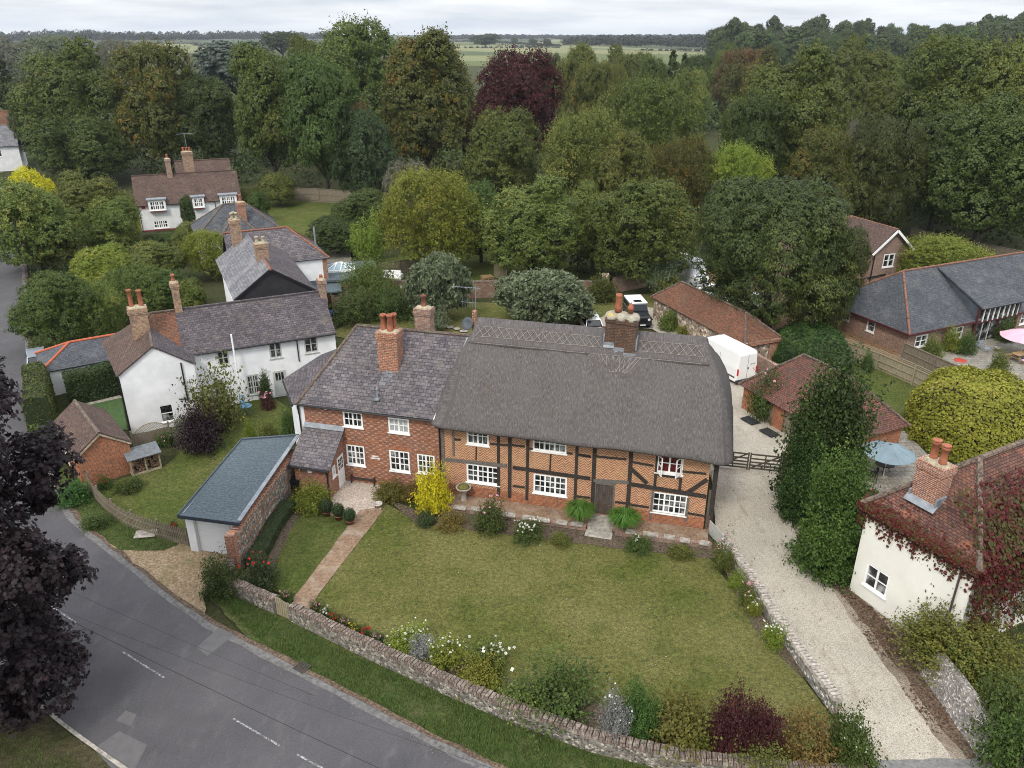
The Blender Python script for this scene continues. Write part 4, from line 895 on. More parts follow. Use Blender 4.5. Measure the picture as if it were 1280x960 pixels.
# log store
a, b = P(166, 597), P(203, 586)
lg = thing('log_store', 'open-fronted log store with a grey felt roof against the brick outbuilding', 'log store', (a.x, a.y, 0), math.degrees(math.atan2(b.y - a.y, b.x - a.x)))
n_ = (b - a).length
mb = MB()
for x in (0.04, n_ / 2, n_ - .04): mb.beam((x, 0, 0), (x, 0, 1.25), .08); mb.beam((x, .8, 0), (x, .8, 1.45), .08)
mb.box(0, n_, .82, .85, .1, 1.45).box(0, n_, 0, .8, .08, .12).beam((0, 0, .1), (n_, 0, .1), .05, .1); mb.build('frame', FENCEY, lg)
MB().slab([(-.12, -.2, 1.25), (n_ + .12, -.2, 1.25), (n_ + .12, .98, 1.53), (-.12, .98, 1.53)], .05).build('roof', flat('grey_felt', (.13, .14, .15), .9, .2, 5), lg)
mb = MB()
for i in range(16):
    for k in range(7):
        if random.random() < .8: 
            x = .1 + i * (n_ - .2) / 15; z = .18 + k * .13; r_ = random.uniform(.045, .07); dy_ = random.uniform(0, .12)
            mb.tube([(x, .12 + dy_, z), (x, .7, z)], r_, 6)
mb.build('logs', timber('split_logs', (.10, .06, .04), (.30, .20, .13), (6, 6, 6)), lg)
# slate hipped garage/annexe by the lane, red ridges
c = P(68, 463, 2.1)
an = thing('lane_annexe', 'low annexe with a pale slate hipped roof and bright orange ridge tiles beside the lane', 'outbuilding', (c.x, c.y, 0), 32)
mb = MB(); wallpanel(mb, (-.8, .3), (8.5, .3), 0, 2.1); wallpanel(mb, (-.8, 4.5), (-.8, .3), 0, 2.1); mb.build('wall', WHITE, an)
MB().slab([(-1.0, .1, 2.05), (8.5, .1, 2.05), (8.5, 2.4, 3.25), (1.4, 2.4, 3.25)], .08).slab([(8.5, 4.7, 2.05), (-1.0, 4.7, 2.05), (1.4, 2.4, 3.25), (8.5, 2.4, 3.25)], .08).slab([(-1.0, 4.7, 2.05), (-1.0, .1, 2.05), (1.4, 2.4, 3.25)], .08).build('roof', SLATEG, an)
MB().tube([(1.4, 2.4, 3.27), (8.5, 2.4, 3.27)], .10, 8).tube([(1.4, 2.4, 3.26), (-1.0, .1, 2.08)], .10, 8).tube([(1.4, 2.4, 3.26), (-1.0, 4.7, 2.08)], .10, 8).build('ridge_tiles', flat('bright_ridge_tile', (.42, .105, .05), .8, .15, 5), an)

# ================================================================== right side
CA, CANG = (16.5, 30.6), -62
cr_ = thing('cream_house', 'cream rendered house with a red tiled roof hung with crimson creeper, by the drive', 'house', (*CA, 0), CANG)
CW, CDP, CE, CR_ = 5.35, 11, 5.25, 8.05
cwin = (.62, 1.86, .95, 2.2)
mb = MB(); wallpanel(mb, (0, 0), (CW, 0), 0, CE, [cwin]); wallpanel(mb, (CW, 0), (CW, CDP), 0, CE, [(3.3, 4.4, 2.9, 4.3)]); wallpanel(mb, (0, CDP), (0, 0), 0, CE); mb.build('wall', CREAM, cr_)
window(cr_, (0, 0), (CW, 0), cwin, 2, 1, 2); window(cr_, (CW, 0), (CW, CDP), (3.3, 4.4, 2.9, 4.3), 2, 1, 2)
mb = MB(); e_ = CE - .2; o_ = .22; mid = CW / 2; hy = 3.0
mb.slab([(-o_, -o_, e_), (CW + o_, -o_, e_), (mid, hy, CR_)], .1); mb.slab([(CW + o_, -o_, e_), (CW + o_, CDP, e_), (mid, CDP, CR_), (mid, hy, CR_)], .1); mb.slab([(-o_, CDP, e_), (-o_, -o_, e_), (mid, hy, CR_), (mid, CDP, CR_)], .1)
rf = mb.build('roof', TILERC, cr_)
MB().tube([(mid, hy, CR_), (-o_, -o_, e_ + .03)], .13, 8).tube([(mid, hy, CR_), (CW + o_, -o_, e_ + .03)], .13, 8).tube([(mid, hy, CR_ + .01), (mid, CDP, CR_ + .01)], .13, 8).build('ridge_tiles', RIDGEG, rf)
ch = chimney(cr_, 1.38, 2.58, .75, 1.55, 5.3, 8.0, courses('pale_jointed_brick', (.36, .12, .065), (.24, .09, .06), (.50, .43, .36), .24, .085, .013, patch=(.16, .12, .10), pscale=1.4, plo=.55, phi=.7), [(.35, .45, .85, .165), (.85, .35, .85, .165)])
MB().slab([(1.25, .52, 5.95), (2.72, .52, 5.95), (2.72, .80, 6.20), (1.25, .80, 6.20)], -.05).box(2.57, 2.66, .7, 1.6, 5.95, 6.55).box(1.30, 1.39, .7, 1.6, 5.95, 6.45).build('flashing', LEAD, ch)
for q in (.35, .85): MB().lathe([(.2, 0), (.2, .05), (.04, .12)], (1.38 + q, .75 + (.45 if q < .5 else .35), 8.93), 12).build('pot_hood', TERRA, ch)
downpipe(cr_, 4.8, -.07, .0, 5.0, flat('brown_pipe', (.07, .05, .045), .6))
MB().tube([(4.8, -.07, .9), (4.8, -.07, 1.0)], .05, 6).build('pipe_joint', BLACK, cr_)

# tiled garage with old doors on the drive
TA, TANG = (16.7, 51.0), -65
tg = thing('tiled_garage', 'brick garage with a mottled red tiled hipped roof and grey board doors on the drive', 'garage', (*TA, 0), TANG)
LN, DP = 9.25, 5.1; td = [(1.55, 3.05, 0, 1.95), (4.1, 5.7, 0, 1.95)]
mb = MB(); wallpanel(mb, (0, 0), (LN, 0), 0, 2.15, td, .15); wallpanel(mb, (LN, 0), (LN, DP), 0, 2.15); wallpanel(mb, (0, DP), (0, 0), 0, 2.15); wallpanel(mb, (LN, DP), (0, DP), 0, 2.15); mb.build('wall', BRICKO, tg)
for a, b, c_, d_ in td:
    mb = MB(); n_ = 9
    for k in range(n_): mb.box(a + .04 + (b - a - .08) * k / n_ + .004, a + .04 + (b - a - .08) * (k + 1) / n_ - .004, .06, .1, .04, 1.92)
    mb.build('board_door', FENCE, tg)
hip_roof(tg, 0, LN, 0, DP, 2.2, 4.75, hl=2.6, hr=2.6, mat=TILER, rmat=RIDGEG, ov=.3)
# brown tiled flint shed behind the van
BA, BANG = (13.5, 70.7), -67.5
bs = thing('flint_barn', 'long low flint outbuilding with an orange-brown tiled roof behind the white van', 'outbuilding', (*BA, 0), BANG)
mb = MB(); wallpanel(mb, (0, 0), (13.6, 0), 0, 2.3); wallpanel(mb, (0, 3.6), (0, 0), 0, 2.3); wallpanel(mb, (13.6, 0), (13.6, 3.6), 0, 2.3); wallpanel(mb, (13.6, 3.6), (0, 3.6), 0, 2.3); mb.build('wall', RUBBLE, bs)
hip_roof(bs, 0, 13.6, 0, 3.6, 2.3, 3.85, hl=1.6, hr=2.6, mat=TILEO, rmat=RIDGEG, ov=.25)
MB().box(13.595, 13.68, 2.4, 3.65, 0, 2.28).build('brick_corner', BRICKC, bs)
MB().box(13.62, 18.2, .6, .9, 0, 1.5).build('brick_yard_wall', BRICKB, bs)
# slate barn conversion
DA, DANG = (33.2, 61.1), 24
sb_ = thing('barn_conversion', 'long brick barn conversion with a hipped slate roof, orange ridge tiles and tall glazing', 'barn', (*DA, 0), DANG)
mb = MB(); sw = [(.95, 2.4, .55, 1.65), (5.1, 6.7, .6, 1.75), (14.2, 16.0, .7, 1.8)]
wallpanel(mb, (0, 0), (7.9, 0), 0, 2.3, sw[:2]); wallpanel(mb, (12.9, 0), (30, 0), 0, 2.3, [(1.3, 3.1, .7, 1.8)])
ww = [(9.4 - 4.35, 9.4 - 3.45, .85, 1.95), (9.4 - 7.2, 9.4 - 6.3, 1.0, 2.05)]
ww = [(a, b, c_, d_) for a, b, c_, d_ in ww]
wallpanel(mb, (0, 9.4), (0, 0), 0, 2.3, ww); wallpanel(mb, (30, 9.4), (0, 9.4), 0, 2.3); mb.build('wall', BRICKY if False else BRICKB, sb_)
for o in sw[:2]: window(sb_, (0, 0), (7.9, 0), o, 2, 1, 2, fr=.12, bar=.06)
window(sb_, (12.9, 0), (30, 0), (1.3, 3.1, .7, 1.8), 3, 1, 2)
for o in ww: window(sb_, (0, 9.4), (0, 0), o, 1, 1, 2, fr=.11)
hip_roof(sb_, 0, 30, 0, 9.4, 2.3, 5.75, hl=3.6, mat=SLATEG, rmat=flat('orange_ridge', (.215, .100, .068), .85, .4, 4), ov=.35)
MB().beam((-.3, -.36, 2.02), (8, -.36, 2.02), .05, .18).beam((-.36, -.3, 2.02), (-.36, 9.6, 2.02), .05, .18).beam((12.9, -.36, 2.02), (30, -.36, 2.02), .05, .18).build('eaves_board', MAROON, sb_)
# raised catslide over the glazed bay
MB().slab([(7.6, -.75, 3.35), (13.1, -.75, 3.35), (13.1, 4.4, 5.70), (7.6, 4.4, 5.70)], .12).build('dormer_roof', SLATEG, sb_)
MB().poly([(7.72, -.3, 1.9), (7.72, -.3, 3.3), (7.72, 4.2, 5.55)]).poly([(12.95, -.3, 1.9), (12.95, 4.2, 5.55), (12.95, -.3, 3.3)]).build('dormer_cheek', LEADD, sb_)
gm = MB(); gp = MB(); 
for k in range(9):
    x = 7.75 + 5.15 * k / 8; gm.beam((x, -.35, 1.95), (x, -.35, 3.3), .07, .09)
MB().beam((7.65, -.36, 3.3), (13.0, -.36, 3.3), .14, .14).beam((7.7, -.36, 1.92), (12.95, -.36, 1.92), .10, .10).beam((7.7, -.34, 0), (7.7, -.34, 3.25), .16).beam((12.95, -.34, 0), (12.95, -.34, 3.25), .16).beam((10.6, -.34, 0), (10.6, -.34, 1.9), .14).build('bay_frame', MAROON, sb_)
bf = gm.build('glazing_bars', PAINT, sb_)
MB().box(7.75, 12.9, -.29, -.25, .05, 3.2).build('glazing', PANE, sb_)
MB().beam((8.6, -.34, .1), (8.6, -.34, 1.85), .06).beam((9.5, -.34, .1), (9.5, -.34, 1.85), .06).build('door_bars', GREYPAINT, sb_)
# brick gable house behind
EA, EANG = (37.2, 78.8), 20
eb = thing('gabled_brick_house', 'red-brown brick house with a white-edged gable behind the barn conversion', 'house', (*EA, 0), EANG)
mb = MB(); gwn = (1.6, 3.1, 2.5, 3.95); wallpanel(mb, (0, 0), (4.9, 0), 0, 4.45, [gwn]); wallpanel(mb, (4.9, 0), (4.9, 9), 0, 4.45); wallpanel(mb, (0, 3), (0, 0), 0, 4.45); wallpanel(mb, (-9, 3), (0, 3), 0, 4.45, [(7.7, 8.6, 2.4, 4.0)]); mb.poly([(0, 0, 4.45), (4.9, 0, 4.45), (2.45, 0, 6.45)])
mb.build('wall', BRICKB, eb)
window(eb, (0, 0), (4.9, 0), gwn, 2, 1, 2, fr=.14, bar=.06); window(eb, (-9, 3), (0, 3), (7.7, 8.6, 2.4, 4.0), 2, 1, 2, fr=.13, bar=.06)
s_ = 2.0 / 2.45
rf = MB().slab([(-.3, -.35, 4.45 - .3 * s_ + .05), (2.45, -.35, 6.52), (2.45, 9, 6.52), (-.3, 9, 4.45 - .3 * s_ + .05)][::-1], .12).slab([(2.45, -.35, 6.516), (5.2, -.35, 4.45 - .3 * s_ + .05), (5.2, 9, 4.45 - .3 * s_ + .05), (2.45, 9, 6.516)][::-1], .12).slab([(-9, 2.7, 4.25), (.2, 2.7, 4.25), (2.2, 6.2, 6.45), (-9, 6.2, 6.45)], .12).build('roof', TILEB, eb)
MB().tube([(2.45, -.35, 6.54), (2.45, 9, 6.54)], .11, 8).tube([(-9, 6.2, 6.47), (2.4, 6.2, 6.47)], .11, 8).build('ridge_tiles', RIDGEO, rf)
MB().beam((-.33, -.38, 4.10), (2.45, -.38, 6.40), .05, .24).beam((2.45, -.38, 6.40), (5.23, -.38, 4.10), .05, .24).build('bargeboard', PAINT, rf)
MB().tube([(.25, -.1, .6), (.25, -.1, 4.3)], .06, 7).tube([(-.6, -.12, 1.6), (2.2, -.12, 1.8)], .06, 7).build('downpipe', BLACK, eb)
# ================================================================== ground
from mathutils import noise as ns
def rag(pts, amp=.12, step=.45):
    """a closed outline (world xy) with a worn, uneven edge"""
    out = []
    n = len(pts)
    for i in range(n):
        a, b = Vector(pts[i][:2]), Vector(pts[(i + 1) % n][:2]); L_ = (b - a).length; k = max(1, min(160, int(L_ / step)))
        nn = Vector((-(b - a).y, (b - a).x)).normalized() if L_ > 0 else Vector((0, 0))
        for j in range(k):
            p = a + (b - a) * j / k
            d = ns.noise(Vector((p.x * 1.1, p.y * 1.1, 3))) * amp + ns.noise(Vector((p.x * 3.1, p.y * 3.1, 9))) * amp * .6
            out.append(tuple(p + nn * d))
    return out
LAY = [0]
def ground_sheet(name, pix, mat, amp=.12, step=.45, world=False):
    LAY[0] += 1
    pts = [(p[0], p[1]) if world else tuple(P(*p)[:2]) for p in pix]
    return sheet(name, rag(pts, amp, step) if amp else pts, .004 * LAY[0], mat, True)
sheet('ground', [(-5000, -200), (7000, -200), (7000, 7600), (-5000, 7600)], 0, ROUGH, True)
for pix, mt in (([(540, 60), (895, 62), (895, 84), (520, 82)], FIELDG), ([(560, 56.5), (720, 57), (880, 63), (880, 68), (640, 66), (550, 62)], FIELDP), ([(560, 64), (640, 66), (640, 69.5), (556, 68)], FIELDM), ([(540, 70), (612, 70), (612, 76), (545, 76)], FIELDP),
                ([(560, 52), (705, 52), (708, 56), (560, 55.5)], FIELDG), ([(690, 49.5), (712, 49.5), (712, 52), (688, 52)], FIELDP), ([(140, 55), (285, 55), (262, 66), (120, 66)], FIELDP), ([(180, 58), (240, 57.5), (235, 64), (170, 64)], FIELDG),
                ([(255, 51), (345, 51.5), (345, 58), (240, 57)], FIELDM), ([(868, 128), (940, 124), (935, 150), (872, 152)], FIELDG)):
    ground_sheet('field', pix, mt, 0)
ground_sheet('woodland_floor', [(180, 240), (60, 215), (300, 190), (700, 190), (1000, 200), (1300, 190), (1300, 320), (1000, 350), (700, 340), (500, 300), (300, 255)], ROUGH, .5, 2)
ground_sheet('left_gardens', [(30, 320), (60, 300), (180, 290), (330, 300), (410, 310), (400, 400), (260, 500), (120, 520), (40, 470), (38, 400)], ROUGH, .2)
ground_sheet('far_left_lawn', [(318, 262), (350, 248), (446, 254), (462, 278), (430, 300), (350, 312), (335, 285)], LAWNG, .4)
ground_sheet('middle_lawn', [(440, 330), (520, 318), (640, 315), (720, 330), (730, 372), (640, 370), (500, 372), (430, 350)], LAWNG, .3)
ground_sheet('back_lawn', [(410, 420), (480, 374), (640, 380), (760, 372), (860, 365), (815, 400), (780, 402), (740, 410), (700, 440), (560, 440)], LAWN, .2)
ground_sheet('left_lawn', [(112, 618), (150, 600), (205, 585), (250, 545), (310, 500), (345, 500), (375, 520), (374, 548), (303, 552), (232, 640), (238, 678), (150, 656)], LAWNG, .08)
ground_sheet('artificial_lawn', [(103, 509), (152, 498), (160, 538), (120, 541)], ASTRO, 0)
ground_sheet('left_path', [(100, 506), (150, 495), (153, 498), (103, 509)], STONE, 0)
ground_sheet('back_drive', [(885, 590), (880, 545), (880, 495), (880, 470), (870, 440), (815, 412), (760, 410), (735, 405), (770, 388), (800, 384), (840, 388), (880, 415), (940, 448), (970, 480), (1000, 530), (1000, 590), (985, 640), (900, 640)], GRAVEL, .1)
ground_sheet('russet_yard', [(850, 330), (960, 350), (1010, 372), (1060, 372), (1180, 440), (1135, 470), (1090, 442), (1000, 420), (955, 432), (900, 390)], YARD, .2)
ground_sheet('right_lawn', [(1030, 440), (1085, 446), (1210, 505), (1180, 540), (1130, 575), (1090, 520), (1060, 470)], LAWNG, .1)
ground_sheet('barn_patio', [(1120, 445), (1212, 430), (1330, 400), (1330, 500), (1210, 478)], PAVING, 0)
ground_sheet('parasol_terrace', [(1070, 545), (1130, 540), (1180, 590), (1110, 620), (1070, 610)], PAVING, .05)
ground_sheet('verge', [(248, 735), (290, 700), (330, 740), (560, 850), (740, 925), (860, 955), (1040, 975), (1060, 1010), (760, 1060), (600, 965), (440, 880), (340, 828)], VERGE, .15)
ground_sheet('shingle_forecourt', [(108, 668), (150, 655), (238, 682), (300, 690), (292, 715), (252, 742), (262, 778), (205, 742)], SHING, .25)
ground_sheet('left_verge', [(55, 560), (100, 610), (150, 652), (225, 682), (205, 690), (150, 690), (95, 655), (68, 610), (44, 520), (36, 470), (50, 470)], VERGE, .15)
ground_sheet('front_lawn', [(480, 630), (520, 652), (640, 668), (760, 684), (885, 698), (950, 780), (1005, 850), (1042, 905), (1020, 950), (860, 945), (740, 920), (560, 848), (440, 790), (385, 765)], LAWN, .06)
ground_sheet('side_lawn', [(345, 640), (372, 632), (444, 652), (438, 662), (370, 752), (305, 725)], LAWNG, .06)
ground_sheet('flower_bed', [(368, 752), (395, 765), (460, 792), (520, 800), (600, 838), (690, 868), (760, 890), (860, 898), (960, 904), (1040, 908), (1050, 960), (860, 950), (740, 925), (560, 852), (440, 795)], SOIL, .2)
ground_sheet('side_bed', [(372, 612), (340, 650), (305, 720), (330, 735), (352, 690), (372, 650), (388, 630)], SOIL, .1)
ground_sheet('house_bed', [(478, 622), (520, 640), (640, 640), (760, 655), (885, 672), (905, 700), (880, 700), (760, 686), (640, 671), (520, 655)], SOIL, .12)
ground_sheet('drive_bed', [(893, 690), (905, 690), (962, 775), (1010, 848), (1000, 850), (940, 785)], SOIL, .08)
ground_sheet('gravel_patio', [(392, 632), (418, 612), (436, 588), (480, 592), (560, 604), (505, 612), (480, 624), (476, 642), (440, 650), (405, 645)], GRAVELB, .05)
ground_sheet('garden_path', [(450, 640), (472, 637), (479, 641), (433, 700), (399, 745), (385, 768), (366, 752), (401, 706)], PATHB, .05, .3)
ground_sheet('drive', [(893, 655), (905, 690), (962, 775), (1045, 890), (1090, 960), (1110, 1010), (1270, 1010), (1225, 955), (1150, 850), (1095, 775), (1062, 742), (1020, 715), (990, 660), (985, 600), (890, 590)], GRAVEL, .06)
ground_sheet('drive_edge_soil', [(1040, 715), (1062, 742), (1137, 797), (1165, 845), (1250, 965), (1275, 1010), (1225, 1005), (1165, 920), (1110, 840), (1060, 770), (1000, 690), (985, 640), (996, 650)], GRAVELD, .18)
ground_sheet('drive_gutter', [(1010, 700), (1050, 728), (1085, 762), (1122, 802), (1160, 855), (1195, 905), (1240, 975), (1225, 985), (1180, 915), (1140, 862), (1105, 815), (1070, 770), (1035, 735)], DIRT, .22)
ground_sheet('neighbour_garden', [(1137, 797), (1165, 845), (1260, 975), (1400, 975), (1400, 760), (1230, 790)], ROUGH, .1)
ground_sheet('drive_apron', [(1092, 954), (1225, 951), (1285, 1030), (1110, 1030)], APRON, .12)
# road: right hand edge read from the photo, seven metres wide
edge = [P(*q) for q in ((20, 262), (26, 295), (32, 340), (36, 400), (38, 450), (42, 500), (54, 560), (78, 625), (97, 655), (145, 692), (200, 737), (250, 775), (345, 825), (440, 874), (530, 920), (600, 956), (680, 995), (790, 1040), (1000, 1075), (1300, 1120))]
edge = [Vector((edge[0].x - 30, edge[0].y + 42, 0))] + edge
def offset(path, d):
    o = []
    for i, p in enumerate(path):
        t = (path[min(i + 1, len(path) - 1)] - path[max(i - 1, 0)]); t = Vector((t.x, t.y, 0)).normalized(); o.append(p + Vector((t.y, -t.x, 0)) * d)
    return o
def smooth(path, it=2):
    for _ in range(it):
        q = [path[0]]
        for a, b in zip(path, path[1:]): q += [a * .75 + b * .25, a * .25 + b * .75]
        path = q + [path[-1]]
    return path
edge = smooth(edge); LAY[0] += 1
RZ = .004 * LAY[0] + .004
def strip(name, a, b, z, mat, amp=0):
    m = MB()
    def wob(p, k): return Vector((p.x + ns.noise(Vector((p.x * 1.3, p.y * 1.3, k))) * amp, p.y + ns.noise(Vector((p.x * 1.3, p.y * 1.3, k + 5))) * amp, z))
    a = [wob(p, 1) for p in a]; b = [wob(p, 2) for p in b]
    for i in range(len(a) - 1): m.poly([a[i], a[i + 1], b[i + 1], b[i]][::-1])
    return structure(m.build(name, mat))
def dens(path, st=.6):
    o = []
    for a, b in zip(path, path[1:]):
        k = max(1, int((b - a).length / st)); o += [a + (b - a) * j / k for j in range(k)]
    return o + [path[-1]]
edge = dens(edge)
strip('gutter_dirt', offset(edge, -.22), offset(edge, .35), RZ - .002, DIRT, .22)
strip('road', edge, offset(edge, 7.0), RZ + .004, ASPH, .10)
strip('road_edge_wear', offset(edge, .02), offset(edge, .32), RZ + .008, flat('worn_road_edge', (.135, .128, .124), .9, .3, 5), .12)
strip('opposite_verge', offset(edge, 6.95), offset(edge, 14), RZ + .008, BANK, .1)
strip('opposite_kerb', offset(edge, 6.85), offset(edge, 7.0), RZ + .05, STONE, .02)
for a, b in (((155, 819), (206, 851)), ((292, 902), (350, 936)), ((372, 947), (440, 985)), ((60, 758), (96, 782))):
    p, q = P(*a), P(*b); d = (q - p).normalized(); n_ = Vector((-d.y, d.x, 0)) * .038; m = MB(); k = 14
    L1 = [p + d * (q - p).length * i / k for i in range(k + 1)]
    for i in range(k): m.poly([L1[i] - n_, L1[i + 1] - n_, L1[i + 1] + n_, L1[i] + n_])
    for i, v in enumerate(m.v): m.v[i] = (v[0] + random.uniform(-.012, .012), v[1] + random.uniform(-.012, .012), RZ + .012)
    structure(m.build('road_marking', PAINTROAD))
sheet('road_patch', [tuple(P(*q)[:2]) for q in ((247, 813), (274, 788), (294, 797), (260, 824))], RZ + .012, ASPHP, True)
sheet('road_patch', [tuple(P(*q)[:2]) for q in ((146, 905), (158, 892), (172, 897), (165, 912))], RZ + .012, ASPHP, True)
sheet('road_patch', [tuple(P(*q)[:2]) for q in ((118, 940), (150, 918), (185, 935), (160, 985))], RZ + .012, ASPHP, True)
a = P(378, 838); dg = MB()
for k in range(7): dg.box(-.25, .25, -.2 + k * .06, -.17 + k * .06, 0, .02)
dg.box(-.3, .3, -.26, -.22, 0, .025).box(-.3, .3, .22, .26, 0, .025).box(-.3, -.26, -.22, .22, 0, .025).box(.26, .3, -.22, .22, 0, .025)
o = tag(dg.build('drain_grate', flat('rusty_iron', (.06, .05, .045), .7, .3, 6)), 'iron drain grating at the edge of the road below the grass verge', 'drain'); o.location = (a.x, a.y, RZ + .01); o.rotation_euler = (0, 0, R(-32))
a = P(183, 671); o = tag(MB().box(-.55, .55, -.35, .35, 0, .05).build('cover_slab', STONE, bevel=.01), 'grey inspection cover set in the ground by the picket fence', 'manhole cover'); o.location = (a.x, a.y, .02 + .004 * LAY[0]); o.rotation_euler = (0, 0, R(10))
# hill under the wood on the right, distant down
def hill(name, cx, cy, rx, ry, h, mat, n=48):
    m = MB(); rings = 14
    for j in range(rings + 1):
        r = 1 - j / rings
        for i in range(n):
            t = 2 * math.pi * i / n; w_ = 1 + .06 * ns.noise(Vector((math.cos(t) * 2, math.sin(t) * 2, r * 2)))
            m.v.append((cx + rx * r * w_ * math.cos(t), cy + ry * r * w_ * math.sin(t), h * (.5 + .5 * math.cos(math.pi * r)) - .3))
    for j in range(rings):
        for i in range(n): m.f.append((j * n + i, j * n + (i + 1) % n, (j + 1) * n + (i + 1) % n, (j + 1) * n + i))
    return structure(m.build(name, mat, None, True))
hill('wood_hill', 430, 640, 420, 140, 11, ROUGH)
hill('distant_down', 2300, 2700, 820, 500, 86, FIELDM)

# ================================================================== walls
def wall_path(name, label, cat, pts, h, t, mat, cap, caph=.14, capt=.06, bump_=.05, bands=(), bside=1):
    """free-standing wall along world points: body + coping of uneven stones"""
    th_ = thing(name, label, cat, (pts[0].x, pts[0].y, 0)); o0 = Vector((pts[0].x, pts[0].y, 0))
    m = MB(); cp_ = MB(); bd = MB(); path = dens([Vector((p.x, p.y, 0)) for p in pts], .5)
    hs = h if isinstance(h, (list, tuple)) else (h, h)
    L_ = offset(path, -t / 2); R_ = offset(path, t / 2); uv = []; dist = 0; n = len(path)
    for i, (l_, r_) in enumerate(zip(L_, R_)):
        if i: dist += (path[i] - path[i - 1]).length
        hh = hs[0] + (hs[1] - hs[0]) * i / (n - 1) + ns.noise(Vector((dist * .7, 1, 1))) * bump_ * .6
        w_ = ns.noise(Vector((dist * .5, 4, 1))) * .03
        for q, z, u in ((r_, 0, 0), (r_, hh, hh), (l_, hh, hh + t), (l_, 0, 2 * hh + t)):
            m.v.append((q.x - o0.x + w_, q.y - o0.y, z)); uv.append((dist, u))
    for i in range(n - 1):
        for k in range(3): m.f.append((i * 4 + k, (i + 1) * 4 + k, (i + 1) * 4 + k + 1, i * 4 + k + 1))
    m.f += [(0, 1, 2, 3), tuple((n - 1) * 4 + k for k in (3, 2, 1, 0))]
    m.build('masonry', mat, th_, False, uv)
    fine = dens(path, .17); dist = 0
    for a, b in zip(fine, fine[1:]):
        d = (b - a); ln_ = d.length; 
        if ln_ < .03: continue
        d.normalize(); i = dist / max(.01, sum((q - p).length for p, q in zip(path, path[1:]))); dist += ln_
        hh = hs[0] + (hs[1] - hs[0]) * i + ns.noise(Vector((dist * .7, 1, 1))) * bump_ * .6
        c_ = (a + b) / 2 - o0; n_ = Vector((-d.y, d.x, 0)); j = random.uniform(-.02, .02); hz = caph * random.uniform(.8, 1.12); tt = t / 2 + capt + random.uniform(-.02, .03); e = ln_ / 2 * random.uniform(.95, 1.04)
        A = [c_ + d * x + n_ * (y + j) for x, y in ((-e, -tt), (e, -tt), (e, tt), (-e, tt))]; i0 = len(cp_.v)
        cp_.v += [(q.x, q.y, hh - .02) for q in A] + [(c_.x + (q.x - c_.x) * .82, c_.y + (q.y - c_.y) * .72, hh + hz) for q in A]
        for q in ((0, 3, 2, 1), (4, 5, 6, 7), (0, 1, 5, 4), (1, 2, 6, 5), (2, 3, 7, 6), (3, 0, 4, 7)): cp_.f.append(tuple(i0 + k for k in q))
    cp_.build('coping', cap, th_)
    for z0, z1 in bands:
        pts_ = [(r_.x - o0.x, r_.y - o0.y) for r_ in offset(path, bside * (t / 2 + .012))]
        for i in range(n - 1):
            f0_, f1_ = i / (n - 1), (i + 1) / (n - 1); k0, k1 = (hs[0] + (hs[1] - hs[0]) * f0_) / hs[0], (hs[0] + (hs[1] - hs[0]) * f1_) / hs[0]
            bd.poly([(*pts_[i], z0 * k0), (*pts_[i + 1], z0 * k1), (*pts_[i + 1], z1 * k1), (*pts_[i], z1 * k0)][::bside])
    if bands: bd.build('brick_band', BRICKO, th_)
    return th_
w1 = wall_path('flint_wall', 'short length of flint garden wall between the tall garage wall and the wooden garden gate', 'wall', [P(292, 712), P(287, 741), P(347, 767)], .82, .36, FLINT, COPING)
w2 = wall_path('flint_wall', 'long low flint wall between the front lawn and the grass verge, curving along the road', 'wall', [P(366, 775), P(440, 812), P(560, 868), P(650, 905), P(740, 938), P(840, 962), P(960, 978), P(1080, 985)], .85, .36, FLINT, COPING)
w3 = wall_path('flint_wall', 'pale flint wall between the front lawn and the gravel drive', 'wall', [P(903, 688), P(935, 730), P(962, 775), P(1000, 832), P(1045, 892)][::-1], .72, .34, FLINTW, flat('pale_coping', (.36, .32, .28), .9, .4, 7), .12)
w4 = wall_path('flint_wall', 'tall flint wall with brick bands standing beside the flat-roofed garage', 'wall', [P(297, 712), P(330, 664), P(373, 602)][::-1], (2.2, 2.1), .38, FLINT, BRICKC, .10, .03, .03, [(.62, .74), (1.22, 1.34), (1.82, 1.92)], -1)
MB().box(-.22, .22, -.25, .22, 0, 2.28).build('brick_pier', BRICKC, w4).location = (P(296, 713) - P(373, 602)) 
def battered_wall(name, label, base, h, lean, top_w, mat):
    """retaining wall whose face leans back"""
    th_ = thing(name, label, 'wall', (base[0].x, base[0].y, 0)); o0 = Vector((base[0].x, base[0].y, 0)); b = dens(base, .4); f1 = offset(b, -lean); f2 = offset(b, -lean - top_w); m = MB(); uv = []; dist = 0
    for i, (p, q, r) in enumerate(zip(b, f1, f2)):
        if i: dist += (b[i] - b[i - 1]).length
        hh = h + ns.noise(Vector((dist * .8, 2, 7))) * .10; w_ = ns.noise(Vector((dist * 1.3, 5, 1))) * .06
        for (v, z, u) in ((p, 0, 0), (p * .5 + q * .5, hh * .5, hh * .56), (q, hh, hh * 1.12), (r, hh + .05, hh + .6), (r, 0, 2 * hh + .6)): m.v.append((v.x - o0.x + w_, v.y - o0.y, z)); uv.append((dist, u))
    for i in range(len(b) - 1):
        for k in range(4): m.f.append((i * 5 + k, (i + 1) * 5 + k, (i + 1) * 5 + k + 1, i * 5 + k + 1))
    n_ = len(b) - 1; m.f += [(0, 1, 2, 3, 4), tuple(n_ * 5 + k for k in (4, 3, 2, 1, 0))]; m.f = [tuple(reversed(q)) for q in m.f]
    m.build('masonry', mat, th_, False, uv); return th_
w5 = battered_wall('flint_wall', 'leaning flint retaining wall at the lower right edge of the drive, overgrown with shrubs', [P(1147, 846), P(1180, 892), P(1222, 956), P(1262, 1015)], 1.25, .55, .35, FLINTB)
